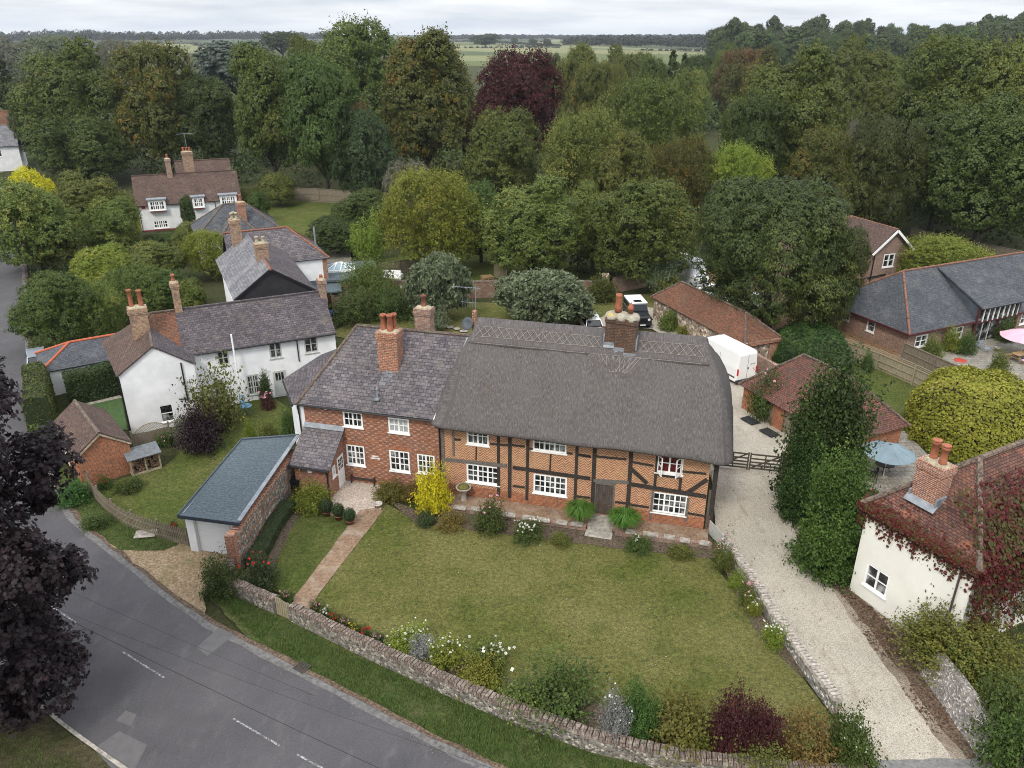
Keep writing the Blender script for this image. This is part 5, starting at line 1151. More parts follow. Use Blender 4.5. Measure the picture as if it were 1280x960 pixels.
GWP = [P(417, 392), P(490, 371), P(560, 373), P(640, 371), P(700, 372), P(758, 372)]
w6 = wall_path('brick_garden_wall', 'old red brick wall across the back garden behind the two sage-green trees', 'wall', GWP[::-1], 1.75, .3, courses('old_garden_brick', (.22, .095, .06), (.14, .07, .055), (.26, .21, .17), .23, .08, .014, patch=(.28, .21, .17), pscale=1.0, plo=.48, phi=.62, speck=(.42, .37, .32)), COPING, .09, .04)
MB().box(-.35, .35, -.35, .35, 0, 2.5).build('pier', RUBBLE, w6).location = (-.2, 0, 0)
w7 = wall_path('brick_garden_wall', 'short brick wall running on to the right from the back garden pier towards the grey-green shrub', 'wall', [P(766, 366), P(808, 358)][::-1], 1.6, .3, BRICKB, COPING, .08, .04)
# front terrace: edging stones and low wall in front of the thatched cottage
tr = thing('terrace_wall', 'low terrace wall topped with stone slabs in front of the thatched cottage', 'terrace wall', (*MA, 0), MANG)
MB().box(.3, 8.9, -1.55, -1.28, 0, .36).box(10.5, 15.6, -1.55, -1.28, 0, .36).build('wall', BRICKB, tr)
mb = MB()
for k in range(16):
    x = .4 + k * .97 + random.uniform(-.1, .1)
    if 8.7 < x + .3 < 10.6: continue
    y = -1.46 + random.uniform(-.08, .08); w_ = random.uniform(.5, .85); mb.box(x, x + w_, y - .2, y + .2, .362, .43)
mb.build('slab', STONE, tr)
structure(MB().box(.2, 15.4, -1.28, -.03, 0, .30).build('terrace_soil', PATHB)).matrix_world = Matrix.Translation((*MA, 0)) @ Matrix.Rotation(R(MANG), 4, 'Z')
st = thing('door_steps', 'worn stone steps leading up to the old plank door', 'steps', (*MA, 0), MANG)
for k, (y0, y1, z) in enumerate(((-.62, -.1, .34), (-1.4, -.625, .31), (-2.05, -1.405, .16))): MB().box(9.0 - k * .04, 10.3 + k * .04, y0, y1, 0, z).build('step', STONE, st, bevel=.015)
# ================================================================== fences and gates
def panel_fence(name, label, pts, h, mat, post=1.8, trellis=0, boards='v', posts=True, cat='fence'):
    t = thing(name, label, cat, (pts[0].x, pts[0].y, 0)); o0 = Vector((pts[0].x, pts[0].y, 0)); m = MB()
    for a, b in zip(pts, pts[1:]):
        a = Vector((a.x, a.y, 0)) - o0; b = Vector((b.x, b.y, 0)) - o0; d = (b - a); L_ = d.length; d.normalize(); n_ = Vector((-d.y, d.x, 0))
        f = lambda u, w_, z: a + d * u + n_ * w_ + Vector((0, 0, z))
        k = max(1, int(L_ / .15))
        hb = h - trellis
        for i in range(k):
            j = random.uniform(-.02, .02); m.box(L_ * i / k + .004, L_ * (i + 1) / k - .002, -.012 + (i % 2) * .012, .006 + (i % 2) * .012, .05, hb + j, f)
        if trellis:
            for i in range(int(L_ / .22)): m.box(i * .22, i * .22 + .03, -.01, .01, hb, h, f)
            m.box(0, L_, -.02, .02, h - .04, h, f); m.box(0, L_, -.018, .018, hb + trellis * .45, hb + trellis * .45 + .03, f)
        for z in (.3, hb * .55, hb - .08): m.box(0, L_, -.06, -.014, z, z + .07, f)
        if posts:
            np_ = max(1, round(L_ / post))
            for i in range(np_ + 1): MB().box(L_ * i / np_ - .05, L_ * i / np_ + .05, -.13, -.062, 0, h + .06, f).build('post', mat, t)
    m.build('boards', mat, t); return t
panel_fence('trellis_fence', 'pale panel fence with a trellis top along the small right-hand lawn', [P(1050, 446), P(1095, 462), P(1140, 482), P(1196, 510)], 1.75, FENCEY, 2.4, .28)
panel_fence('board_fence', 'brown close-board fence between the barn patio and the trellis fence', [P(1126, 452), P(1165, 470), P(1214, 492)], 1.7, FENCE, 2.4)
panel_fence('board_fence', 'tall grey-brown fence at the foot of the dark wood, far end of the left lawn', [P(361, 251), P(400, 253), P(440, 256)], 2.2, FENCE, 4)
panel_fence('board_fence', 'low grey panel fence half hidden between the bamboo-like sapling and the left sage-green tree', [P(476, 347), P(500, 344), P(524, 340)], 1.7, FENCE)
panel_fence('board_fence', 'short weathered fence end standing under the trees behind the garden wall', [P(619, 347), P(634, 352)], 1.9, FENCEY, 2)
panel_fence('board_fence', 'dark fence with open gaps receding to the right edge behind the gabled brick house', [P(1138, 296), P(1200, 312), P(1290, 330)], 1.3, FENCE, 3)
# picket fence
a = thing('picket_fence', 'weathered picket fence curving along the lane in front of the small left lawn', 'fence', tuple(P(112, 612)))
o0 = P(112, 612); path = dens(smooth([P(112, 612), P(122, 630), P(150, 655), P(185, 670), P(236, 684)], 2), .115); m = MB(); k = 0
for i, p in enumerate(path):
    q = p - o0; h_ = 1.16 + random.uniform(-.04, .04); d = (path[min(i + 1, len(path) - 1)] - path[max(0, i - 1)]).normalized(); n_ = Vector((-d.y, d.x, 0)); e = .033
    f = lambda u, w_, z: q + d * u + n_ * w_ + Vector((0, 0, z)); m.box(-e, e, -.01, .01, .06, h_, f)
    if i % 16 == 0: MB().box(-.05, .05, .04, .13, 0, 1.24, f).build('post', FENCE, a)
for z in (.32, .80):
    for i in range(0, len(path) - 4, 4): m.beam(path[i] - o0 + Vector((0, 0, z)), path[i + 4] - o0 + Vector((0, 0, z)), .03, .07)
m.build('pickets', FENCE, a)
# trellis screen beside the shed, with arched top
pa, pb = P(168, 562), P(214, 549); d = pb - pa; L_ = d.length
t = thing('arched_trellis', 'wooden screen with an arched lattice top beside the white gable', 'trellis', (pa.x, pa.y, 0), math.degrees(math.atan2(d.y, d.x)))
m = MB(); n_ = 18
top = lambda u: 1.05 + .5 * math.sin(math.pi * u / L_) 
for i in range(n_): m.box(L_ * i / n_ + .003, L_ * (i + 1) / n_ - .003, 0, .02, 0, 1.0)
m.build('boards', FENCE, t); m = MB()
for i in range(-6, 26):
    for sgn in (1, -1):
        seg = [(u, 1.0 + sgn * (u - i * .14)) for u in np.linspace(0, L_, 40)]
        ok = [(u, z) for u, z in seg if 1.0 <= z <= top(u)]
        if len(ok) > 1: m.beam((ok[0][0], .03 + .012 * sgn, ok[0][1]), (ok[-1][0], .03 + .012 * sgn, ok[-1][1]), .012, .022)
for i in range(14): m.beam((L_ * i / 14, .03, top(L_ * i / 14)), (L_ * (i + 1) / 14, .03, top(L_ * (i + 1) / 14)), .05, .05)
m.build('lattice', FENCEY, t)
for u in (0, L_): MB().box(u - .05, u + .05, -.05, .06, 0, 1.35).build('post', FENCE, t)
# five bar gate
pa, pb = P(893, 584), P(977, 593); d = pb - pa; L_ = d.length
t = thing('field_gate', 'dark timber five-bar gate across the drive beside the thatched cottage', 'gate', (pa.x, pa.y, 0), math.degrees(math.atan2(d.y, d.x)))
for u0, u1 in ((0.12, L_ / 2 - .02), (L_ / 2 + .02, L_ - .12)):
    m = MB()
    for z in (.18, .38, .6, .85, 1.15): m.box(u0, u1, -.03, .03, z, z + .09)
    m.box(u0, u0 + .09, -.035, .035, .1, 1.3); m.box(u1 - .09, u1, -.035, .035, .1, 1.3); m.beam((u0 + .1, .04, .2), (u1 - .1, .04, 1.18), .03, .09); m.beam(((u0 + u1) / 2, .04, .2), ((u0 + u1) / 2, .04, 1.2), .07, .03)
    m.build('gate_leaf', timber('dark_gate_timber', (.05, .04, .03), (.12, .10, .08)), t)
for u in (0, L_): MB().box(u - .09, u + .09, -.09, .09, 0, 1.5).build('gate_post', FENCE, t)
# little gates
pa, pb = P(347, 769), P(365, 777); d = pb - pa; L_ = d.length
t = thing('garden_gate', 'small silvery board gate in the flint wall at the end of the brick path', 'gate', (pa.x, pa.y, 0), math.degrees(math.atan2(d.y, d.x)))
m = MB()
for i in range(7): m.box(L_ * i / 7 + .012, L_ * (i + 1) / 7 - .012, -.02, .0, .06, 1.08 + .05 * math.sin(i))
m.box(0, L_, .002, .04, .25, .34).box(0, L_, .002, .04, .8, .89).build('boards', FENCEY, t)
pa, pb = P(885, 668), P(905, 690); d = pb - pa; L_ = d.length
t = thing('side_gate', 'low grey slatted gate at the right end of the thatched cottage', 'gate', (pa.x, pa.y, 0), math.degrees(math.atan2(d.y, d.x)))
m = MB()
for i in range(8): m.box(L_ * i / 8 + .02, L_ * (i + 1) / 8 - .02, -.015, .015, .1, .95)
m.box(0, L_, .016, .05, .2, .28).box(0, L_, .016, .05, .78, .86).build('slats', GREYPAINT, t); MB().box(-.12, -.02, -.05, .05, 0, 1.2).build('gate_post', BRICKO, t)

# ================================================================== garden things
def bench():
    p = P(457, 604); t = thing('garden_bench', 'dark slatted wooden bench against the brick cottage between two ground-floor windows', 'bench', (p.x, p.y, .02), MANG)
    m = MB()
    for i in range(4): m.box(-.75, .75, -.35 + i * .1, -.27 + i * .1, .42, .45)
    m.build('seat', OAK, t); m = MB()
    for i in range(14): m.box(-.72 + i * .105, -.68 + i * .105, .10, .13, .5, .88)
    m.box(-.76, .76, .09, .14, .88, .96).box(-.76, .76, .09, .14, .46, .52).build('backrest', OAKG, t)
    for x in (-.74, .74):
        m = MB().box(x - .03, x + .03, -.38, -.32, 0, .62).box(x - .03, x + .03, .08, .14, 0, .9).box(x - .03, x + .03, -.4, .14, .6, .65); m.build('leg', OAK, t)
bench()
p = P(580, 630); t = thing('stone_urn', 'mossy stone bird bath on a pedestal, standing left of the thatched cottage windows', 'urn', (p.x, p.y, 0))
MB().lathe([(.27, 0), (.27, .12), (.2, .18), (.15, .5), (.15, .75), (.22, .9), (.24, .95)], n=16).build('pedestal', STONE, t, True)
MB().lathe([(.24, .95), (.42, 1.05), (.46, 1.16), (.44, 1.2), (.36, 1.14), (.2, 1.1)], n=18).build('bowl', STONE, t, True)
MB().lathe([(.36, 1.12), (.3, 1.24), (.15, 1.3)], n=14).build('moss', flat('moss', (.13, .12, .03), 1, .4, 9), t, True)
# doormats
for i, (q, lb) in enumerate((((939, 528), 'black rubber mat on the gravel before the left garage doors'), ((963, 543), 'black rubber mat on the gravel before the right garage doors'))):
    p = P(*q); o = tag(MB().box(-.58, .58, -.4, .4, 0, .025).build('rubber_mat', flat('black_rubber', (.018, .018, .02), .9, .2, 9)), lb, 'mat'); o.location = (p.x - .1, p.y, .004 * LAY[0]); o.rotation_euler = (0, 0, R(TANG + 3))
# parasols
def parasol(name, label, top, r, h, mat, n=8, tilt=0):
    t = thing(name, label, 'parasol', (top.x, top.y, 0)); m = MB(); m.v.append((0, 0, h)); rows = 4
    for k in range(1, rows + 1):
        for i in range(n * 4):
            a = 2 * math.pi * i / (n * 4); sc = 1 - .045 * abs(math.sin(a * n / 2)) * k / rows
            m.v.append((r * k / rows * sc * math.cos(a), r * k / rows * sc * math.sin(a), h - .55 * r / 1.5 * (k / rows) ** 1.15 - .05 * abs(math.sin(a * n / 2)) * k / rows))
    N = n * 4
    for i in range(N): m.f.append((0, 1 + i, 1 + (i + 1) % N))
    for k in range(rows - 1):
        for i in range(N): m.f.append((1 + k * N + i, 1 + (k + 1) * N + i, 1 + (k + 1) * N + (i + 1) % N, 1 + k * N + (i + 1) % N))
    o = m.build('canopy', mat, t); md = o.modifiers.new('thick', 'SOLIDIFY'); md.thickness = .012
    m = MB()
    for i in range(n):
        a = 2 * math.pi * i / n; m.tube([(0, 0, h + .004), (r * .5 * math.cos(a), r * .5 * math.sin(a), h - .55 * r / 1.5 * .45 + .006), (r * math.cos(a), r * math.sin(a), h - .55 * r / 1.5 + .008)], .012, 5)
    m.build('ribs', mat, t)
    MB().tube([(0, 0, 0), (0, 0, h + .06)], .03, 8).build('pole', PAINT, t); MB().lathe([(.28, 0), (.25, .1), (.05, .14)], n=14).build('base', STONE, t, True)
    MB().lathe([(.09, 0), (.07, .05), (.02, .1)], (0, 0, h), 10).build('top_cap', mat, t, True)
parasol('parasol', 'pale blue-grey parasol open over a table beside the tall laurel hedge', P(1113, 556, 2.3), 1.55, 2.35, flat('blue_grey_canvas', (.175, .235, .27), .9, .1, 1))
parasol('parasol', 'pink parasol open over the picnic table on the barn patio', P(1284, 412, 2.4), 1.9, 2.45, flat('pink_canvas', (.62, .38, .46), .9, .08, 1))
def table_set(p, rz, label, mat, r=.5):
    t = thing('garden_table', label, 'table', (p.x, p.y, .03), rz)
    MB().lathe([(r, .70), (r, .73), (0.01, .735)], n=20).build('tabletop', mat, t)
    for k in range(3):
        a = 2.1 * k; MB().tube([(.12 * math.cos(a), .12 * math.sin(a), .7), (r * .8 * math.cos(a), r * .8 * math.sin(a), 0)], .02, 6).build('leg', mat, t)
    return t
table_set(P(1103, 592), 0, 'dark round table in the shade of the blue-grey parasol', BLACK, .6)
BLUE = flat('blue_paint', (.10, .22, .33), .6, .1, 3)
def folding_chair(p, rz, label, mat, group=None):
    t = thing('garden_chair', label, 'chair', (p.x, p.y, .03), rz, group)
    MB().box(-.2, .2, -.2, .2, .44, .47).build('seat', mat, t)
    m = MB()
    for i in range(4): m.box(-.18 + i * .1, -.12 + i * .1, .19, .21, .5, .86)
    m.box(-.2, .2, .185, .215, .86, .9).build('backrest', mat, t)
    for x, y in ((-.18, -.18), (.18, -.18), (-.18, .2), (.18, .2)): MB().beam((x, y, 0), (x, y, .44), .03).build('leg', mat, t)
    return t
table_set(P(309, 519), 0, 'small round blue metal table on the left lawn by the climbing rose', BLUE, .42)
folding_chair(P(304, 510), 15, 'blue garden chair behind the small blue table, by the white cottage wall', BLUE)
folding_chair(P(1090, 600), -100, 'dark chair at the near left of the table under the blue-grey parasol', BLACK)
# picnic table on the barn patio
p = P(1276, 452); t = thing('picnic_table', 'light timber picnic table under the pink parasol', 'picnic table', (p.x, p.y, .05), 24)
m = MB()
for i in range(5): m.box(-1.0, 1.0, -.36 + i * .15, -.23 + i * .15, .72, .76)
m.build('tabletop', DECKW, t)
for s in (-1, 1):
    m = MB().box(-1.0, 1.0, s * .72 - .13, s * .72 + .13, .42, .46); m.build('seat', DECKW, t)
    MB().beam((-.75 * s, -.75, 0), (-.75 * s, -.1, .7), .07).beam((-.75 * s, .75, 0), (-.75 * s, .1, .7), .07).beam((-.75 * s, -.75, .4), (-.75 * s, .75, .4), .05, .09).build('trestle', DECKW, t)
tag(MB().box(-1.0, .3, -.86, -.58, .475, .5).build('cushion', flat('lilac_cushion', (.55, .40, .58), .9)), 'lilac cushion lying along the near seat of the picnic table', 'cushion').matrix_world = t.matrix_world.copy() @ Matrix.Identity(4)
o = [q for q in C.objects if q.name == 'cushion'][0]; o.location = (p.x, p.y, .05); o.rotation_euler = (0, 0, R(24))
def pot(p, r, h, mat, label, cat='pot', plant=None):
    t = thing('plant_pot', label, cat, (p.x, p.y, .02)); MB().lathe([(r * .7, 0), (r * .95, h * .85), (r * 1.08, h * .86), (r * 1.08, h), (r * .9, h), (r * .85, h * .8)], n=14).build('pot', mat, t, True); return t
CERA = flat('orange_pot', (.45, .14, .06), .7, .2, 4); PALEP = flat('pale_pot', (.42, .38, .34), .9, .2, 4)
# recycling bins, water butts, tools
for q, lb in (((423, 377), 'maroon water butt by the lean-to doorway, nearer of the two'), ((430, 370), 'maroon water butt against the brick wall, farther of the two')):
    p = P(*q); t = thing('water_butt', lb, 'water butt', (p.x, p.y, 0)); mt = flat('maroon_plastic', (.10, .015, .02), .4, .1, 3)
    MB().lathe([(.28, 0), (.33, .3), (.34, .6), (.30, .95)], n=16).build('barrel', mt, t, True); MB().lathe([(.33, .95), (.33, 1.0), (.1, 1.06)], n=16).build('lid', mt, t, True)
p = P(415, 394); tag(MB().lathe([(.1, 0), (.36, .1), (.34, .35), (.15, .5)], n=12, sx=1.2).build('blue_sack', flat('blue_plastic', (.03, .09, .28), .5), None, True), 'crumpled blue sack on the ground below the dark lean-to', 'sack').location = (p.x, p.y, .02)
for i, (q, lb) in enumerate((((380, 628), 'dark green plastic tub with trailing leaves by the porch'), ((391, 634), 'blue glazed pot beside the dark green tub'))):
    pot(P(*q), .3 - .06 * i, .42, flat('glaze%d' % i, ((.01, .045, .04), (.03, .07, .13))[i], .3), lb)
p = P(372, 617); t = thing('wheelie_bin', 'black wheeled bin tucked between the porch and the tall flint wall', 'bin', (p.x, p.y, 0), MANG)
MB().box(-.28, .28, -.3, .3, .1, 1.0, lambda x, y, z: Vector((x * (.85 + .15 * z), y * (.85 + .15 * z), z))).build('body', BLACK, t, bevel=.02); MB().box(-.32, .32, -.34, .34, 1.005, 1.06).build('lid', BLACK, t, bevel=.02)
for x in (-.25, .25): MB().tube([(x - .04, .3, .1), (x + .04, .3, .1)], .1, 10).build('wheel', BLACK, t)
pot(P(473, 636), .24, .36, PALEP, 'pale stone pot standing empty at the corner of the gravel patio')
pot(P(1176, 458), .3, .5, CERA, 'large orange terracotta pot on the barn patio by the fence')
pot(P(1252, 478), .28, .4, CERA, 'terracotta pot near the picnic table at the edge of the yellow hedge')
pot(P(1246, 440), .25, .4, PALEP, 'white pot before the tall barn glazing')
for q, lb in (((1222, 437), 'blue-grey chair on the barn patio before the glazed bay'), ((1232, 442), 'grey chair beside the glazed bay with its back to the plants')): folding_chair(P(*q), random.uniform(0, 360), lb, flat('blue_grey_paint', (.22, .27, .36), .6))
p = P(1200, 452); tag(MB().lathe([(.5, 0), (.48, .08), (.35, .1)], n=18).build('red_tub', flat('red_plastic', (.40, .05, .03), .5), None, True), 'flat red tub on the barn patio behind the fence', 'tub').location = (p.x, p.y, .05)
# white garden loungers behind the wall
WPL = flat('white_cover', (.78, .78, .77), .7, .05, 2)
for q, lb, rz in (((481, 350), 'white covered lounger behind the garden wall, left of a pair', 20), ((494, 350), 'white covered lounger behind the garden wall, right of a pair', -15)):
    p = P(*q); t = thing('garden_lounger', lb, 'lounger', (p.x, p.y, 0), rz)
    MB().box(-.6, .6, -.45, .45, .2, .5).build('seat', WPL, t, bevel=.12); MB().box(-.6, .6, .3, .55, .5, 1.0).build('backrest', WPL, t, bevel=.1)
    for x in (-.72, .72): MB().box(x - .12, x + .12, -.4, .5, .2, .72).build('armrest', WPL, t, bevel=.08)
p = P(609, 352); t = thing('pallet_stack', 'stack of pale timber pallets under the trees behind the garden wall', 'pallets', (p.x, p.y, 0), 20)
for k in range(4):
    m = MB()
    for i in range(5): m.box(-.6, .6, -.5 + i * .22, -.36 + i * .22, .12 + k * .16, .145 + k * .16)
    for i in (-1, 0, 1): m.box(i * .52 - .05, i * .52 + .05, -.5, .5, .02 + k * .16, .118 + k * .16)
    m.build('pallet', DECKW, t)
p = P(420, 312); t = thing('kettle_barbecue', 'black lidded barbecue on the paving behind the roof lantern', 'barbecue', (p.x, p.y, 0))
MB().lathe([(.1, .55), (.36, .7), (.4, .85), (.36, 1.0), (.15, 1.15)], n=16).build('bowl', BLACK, t, True)
for k in range(3): MB().tube([(.2 * math.cos(2.1 * k), .2 * math.sin(2.1 * k), .6), (.35 * math.cos(2.1 * k), .35 * math.sin(2.1 * k), 0)], .02, 5).build('leg', BLACK, t)
p = P(425, 322); t = thing('closed_parasol', 'black folded parasol standing on the paving behind the roof lantern', 'parasol', (p.x, p.y, 0))
MB().tube([(0, 0, 0), (0, 0, 2.4)], .03, 6).build('pole', BLACK, t); MB().lathe([(.06, .9), (.22, 1.1), (.18, 1.8), (.04, 2.35)], n=10).build('canopy', BLACK, t, True)
a = sheet('rear_paving', [tuple(P(*q)[:2]) for q in ((408, 330), (440, 330), (436, 305), (405, 305))], .004 * (LAY[0] + 1), PAVING, True)
m = 0
for i, q in enumerate(((555, 409), (563, 411), (571, 413), (580, 416))):
    p = P(*q); o = tag(MB().lathe([(.32, 0), (.33, .03), (.28, .045)], n=9, sx=1.2).build('stepping_stone', STONE), 'flat stepping stone set in the back lawn behind the brick cottage', 'stepping stone', 'stepping stones in the back lawn'); o.location = (p.x, p.y, .003 + .004 * LAY[0]); o.rotation_euler = (0, 0, i)
# dish and aerial near the thatch's left end
px_, py_ = 1.0, 4.45
t = thing('tv_aerial', 'television aerial on a pole at the left end of the thatched ridge', 'aerial', (*MA, 0), MANG)
MB().tube([(px_, py_, 10.0), (px_, py_, 11.6)], .018, 6).build('mast', LEAD, t)
m = MB().tube([(px_ - 1.5, py_, 11.5), (px_ + .3, py_, 11.5)], .014, 5)
for k in range(9): m.tube([(px_ - 1.4 + k * .19, py_ - .22, 11.5), (px_ - 1.4 + k * .19, py_ + .22, 11.5)], .008, 4)
m.build('yagi', LEAD, t)
m = MB().tube([(px_ - .9, py_, 10.6), (px_ + .1, py_, 10.6)], .012, 5)
for k in range(6): m.tube([(px_ - .8 + k * .15, py_, 10.3), (px_ - .8 + k * .15, py_, 10.85)], .007, 4)
m.build('small_aerial', LEAD, t)
t = thing('satellite_dish', 'dark grey satellite dish above the slate ridge beside the thatch', 'satellite dish', (*MA, 0), MANG)
d_ = MB().lathe([(.02, .0), (.2, .03), (.36, .11), (.40, .15), (.39, .17), (.2, .06)], n=20).build('dish', flat('dark_dish', (.07, .08, .095), .5), t, True); d_.location = (.62, 4.2, 9.35); d_.rotation_euler = (R(65), 0, R(-20))
MB().tube([(.62, 4.25, 9.3), (.9, 4.4, 9.0)], .03, 6).build('bracket', LEAD, t)
# telephone cables over the road
for i, (a, b, sag, r_, lb) in enumerate((((at(104, 781, 26), at(500, 968, 19), .25, .011, 'thick black telephone cable slanting over the road, nearest the camera'), (at(90, 735, 28), at(640, 960, 21), .5, .006, 'thin upper telephone wire crossing over road and verge'), (at(100, 768, 27), at(560, 935, 20), .4, .006, 'thin middle telephone wire above the thick black cable')))):
    d = b - a; a2 = a - d * .25; b2 = b + d * .35; pts = [a2 + (b2 - a2) * k / 24 - Vector((0, 0, sag * 4 * (k / 24) * (1 - k / 24))) for k in range(25)]
    tag(MB().tube(pts, r_, 5).build('telephone_cable', BLACK), lb, 'cable')

# ================================================================== vehicles
RUB = flat('tyre_rubber', (.016, .016, .017), .9, .2, 8); RIM = flat('alloy', (.35, .36, .37), .4, .1, 3, .5); VGL = flat('vehicle_glass', (.012, .014, .016), .06, .1, 1, spec=.6)
REDL = flat('tail_lamp', (.50, .015, .015), .2, .1, 2); LAMP = flat('headlamp', (.70, .72, .72), .1, .05, 2, spec=.7)
def wheels(t, xs, w_, r):
    for x in xs:
        for s in (-1, 1):
            wh = MB().tube([(x, s * (w_ - .11), r), (x, s * (w_ + .11), r)], r, 18).build('wheel', RUB, t); MB().lathe([(r * .6, 0), (r * .55, .012), (.02, .02)], n=14).build('rim', RIM, wh).matrix_local = Matrix.Translation((x, s * (w_ + .112), r)) @ Matrix.Rotation(R(-90 * s), 4, 'X')
def shell(t, name, secs, mat, bev=.06):
    """body from cross sections (x, half width low, half width high, z low, z high)"""
    m = MB()
    for x, wl, wh_, z0, z1 in secs: m.v += [(x, -wl, z0), (x, wl, z0), (x, wl, z0 + (z1 - z0) * .45), (x, wh_, z1), (x, -wh_, z1), (x, -wl, z0 + (z1 - z0) * .45)]
    for i in range(len(secs) - 1):
        for k in range(6): m.f.append((i * 6 + k, i * 6 + (k + 1) % 6, (i + 1) * 6 + (k + 1) % 6, (i + 1) * 6 + k))
    m.f.append(tuple(reversed(range(6)))); m.f.append(tuple((len(secs) - 1) * 6 + k for k in range(6))); m.f = [tuple(reversed(q)) for q in m.f]
    return m.build(name, mat, t, False, None, bev)
VWH = flat('white_car_paint', (.80, .80, .79), .35, .03, 1, spec=.5)
a, b = P(918, 483), P(952, 441, 2.5); rz = math.degrees(math.atan2(58.9 - 55.1, 15.9 - 17.7))
c0 = Vector((18.15, 55.25, 0))
van = thing('panel_van', 'tall white panel van parked between the thatched cottage and the tiled garage', 'van', (c0.x, c0.y, .02), rz)
shell(van, 'body', [(0, .95, .82, .34, 2.52), (.10, .99, .86, .32, 2.62), (.35, 1.0, .87, .30, 2.68), (3.9, 1.0, .87, .30, 2.68), (4.5, 1.0, .86, .30, 2.45), (5.05, .98, .84, .30, 1.60), (5.75, .92, .80, .32, 1.15)], VWH, .15)
for s in (-1, 1):
    MB().box(-.045, .06, s * .90 - .055, s * .90 + .055, .88, 1.42).build('tail_light', REDL, van, bevel=.02)
    MB().slab([(4.0, s * .985, 1.5), (4.7, s * .97, 1.5), (4.55, s * .90, 2.15), (4.0, s * .915, 2.2)], .02, (0, s * .02, 0)).build('cab_window', VGL, van)
MB().box(-.022, -.003, -.008, .008, .55, 2.5).box(-.022, -.003, -.92, .92, .50, .515).build('door_seam', flat('seam_grey', (.25, .25, .25), .7), van)
MB().box(-.10, .15, -.98, .98, .28, .50).build('rear_bumper', flat('dark_bumper', (.03, .03, .035), .7), van, bevel=.03)
MB().box(-.115, -.103, -.28, .28, .34, .46).build('number_plate', flat('yellow_plate', (.65, .52, .05), .5), van)
MB().box(-.03, -.004, -.12, -.03, 1.3, 1.42).build('door_handle', BLACK, van)
for s in (-1, 1):
    MB().box(.2, 5.0, s * 1.0 - .012, s * 1.0 + .012, .62, .74).build('side_trim', flat('van_trim', (.06, .06, .065), .7), van); MB().box(2.1, 2.115, s * .99 - .012, s * .99 + .012, .4, 2.1).build('side_door_seam', flat('seam_grey', (.25, .25, .25), .7), van)
for k in range(4): MB().box(.6, 3.8, -.6 + k * .4 - .02, -.6 + k * .4 + .02, 2.675, 2.70).build('roof_rib', VWH, van)
m = MB(); lt = random.Random(3)
for k in range(9): m.box(-.012, -.001, -.28 - k * .055, -.24 - k * .055, 1.62, 1.62 + lt.choice((.06, .08, .1)))
m.build('faded_lettering', flat('letter_grey', (.40, .41, .44), .7), van)
MB().slab([(4.62, -.80, 2.38), (4.62, .80, 2.38), (5.10, .80, 1.62), (5.10, -.80, 1.62)][::-1], -.02).build('windscreen', VGL, van)
wheels(van, (1.1, 4.75), .92, .35)
# black off-roader with white roof
rz = math.degrees(math.atan2(67.57 - 70.86, 11.16 - 10.79)); cL = Vector((11.75, 69.6, 0))
dk = flat('black_car_paint', (.016, .018, .021), .3, .1, 1, spec=.5)
lr = thing('off_road_car', 'boxy black off-road car with a white roof and roof hatch, parked beyond the thatched ridge', 'car', (cL.x, cL.y, .02), rz)
shell(lr, 'body', [(-2.0, .88, .88, .5, 1.25), (-1.95, .9, .9, .45, 1.28), (.75, .9, .9, .45, 1.28), (.80, .88, .78, .45, 1.28), (2.05, .88, .76, .45, 1.20), (2.12, .86, .74, .5, 1.1)], dk, .03)
shell(lr, 'cabin', [(-1.95, .86, .80, 1.285, 1.96), (.52, .86, .80, 1.285, 1.96), (.70, .86, .80, 1.285, 1.45)], flat('grey_cabin', (.20, .22, .23), .4), .03)
MB().box(-2.0, .56, -.83, .83, 1.962, 2.04).build('roof', VWH, lr, bevel=.03)
MB().box(-.35, .25, -.36, .36, 2.041, 2.06).build('roof_hatch', VGL, lr)
MB().slab([(.585, -.74, 1.90), (.585, .74, 1.90), (.745, .76, 1.36), (.745, -.76, 1.36)][::-1], -.02).build('windscreen', VGL, lr)
for s in (-1, 1):
    for x0, x1 in ((-.35, .45), (-1.25, -.45), (-1.88, -1.35)): MB().box(x0, x1, s * .845 - .03, s * .845 + .03, 1.42, 1.84).build('side_window', VGL, lr)
    hl = MB().lathe([(.13, 0), (.12, .02), (.03, .03)], n=14).build('headlight', LAMP, lr); hl.matrix_local = Matrix.Translation((2.13, s * .6, .92)) @ Matrix.Rotation(R(90), 4, 'Y')
    MB().box(1.0, 2.0, s * .9 - .06, s * .9 + .10 if s > 0 else s * .9 + .06, .84, .93).build('wing', dk, lr, bevel=.02)
m = MB()
for k in range(7): m.box(2.125, 2.15, -.42, .42, .66 + k * .055, .69 + k * .055)
m.build('grille', BLACK, lr); MB().box(2.1, 2.28, -.88, .88, .42, .56).build('front_bumper', BLACK, lr, bevel=.02); MB().box(2.285, 2.295, -.26, .26, .44, .54).build('number_plate', VWH, lr)
MB().tube([(1.5, .0, 1.22), (1.5, .0, 1.24)], .3, 14).build('spare_wheel_cover', dk, lr); wheels(lr, (-1.3, 1.35), .80, .39)
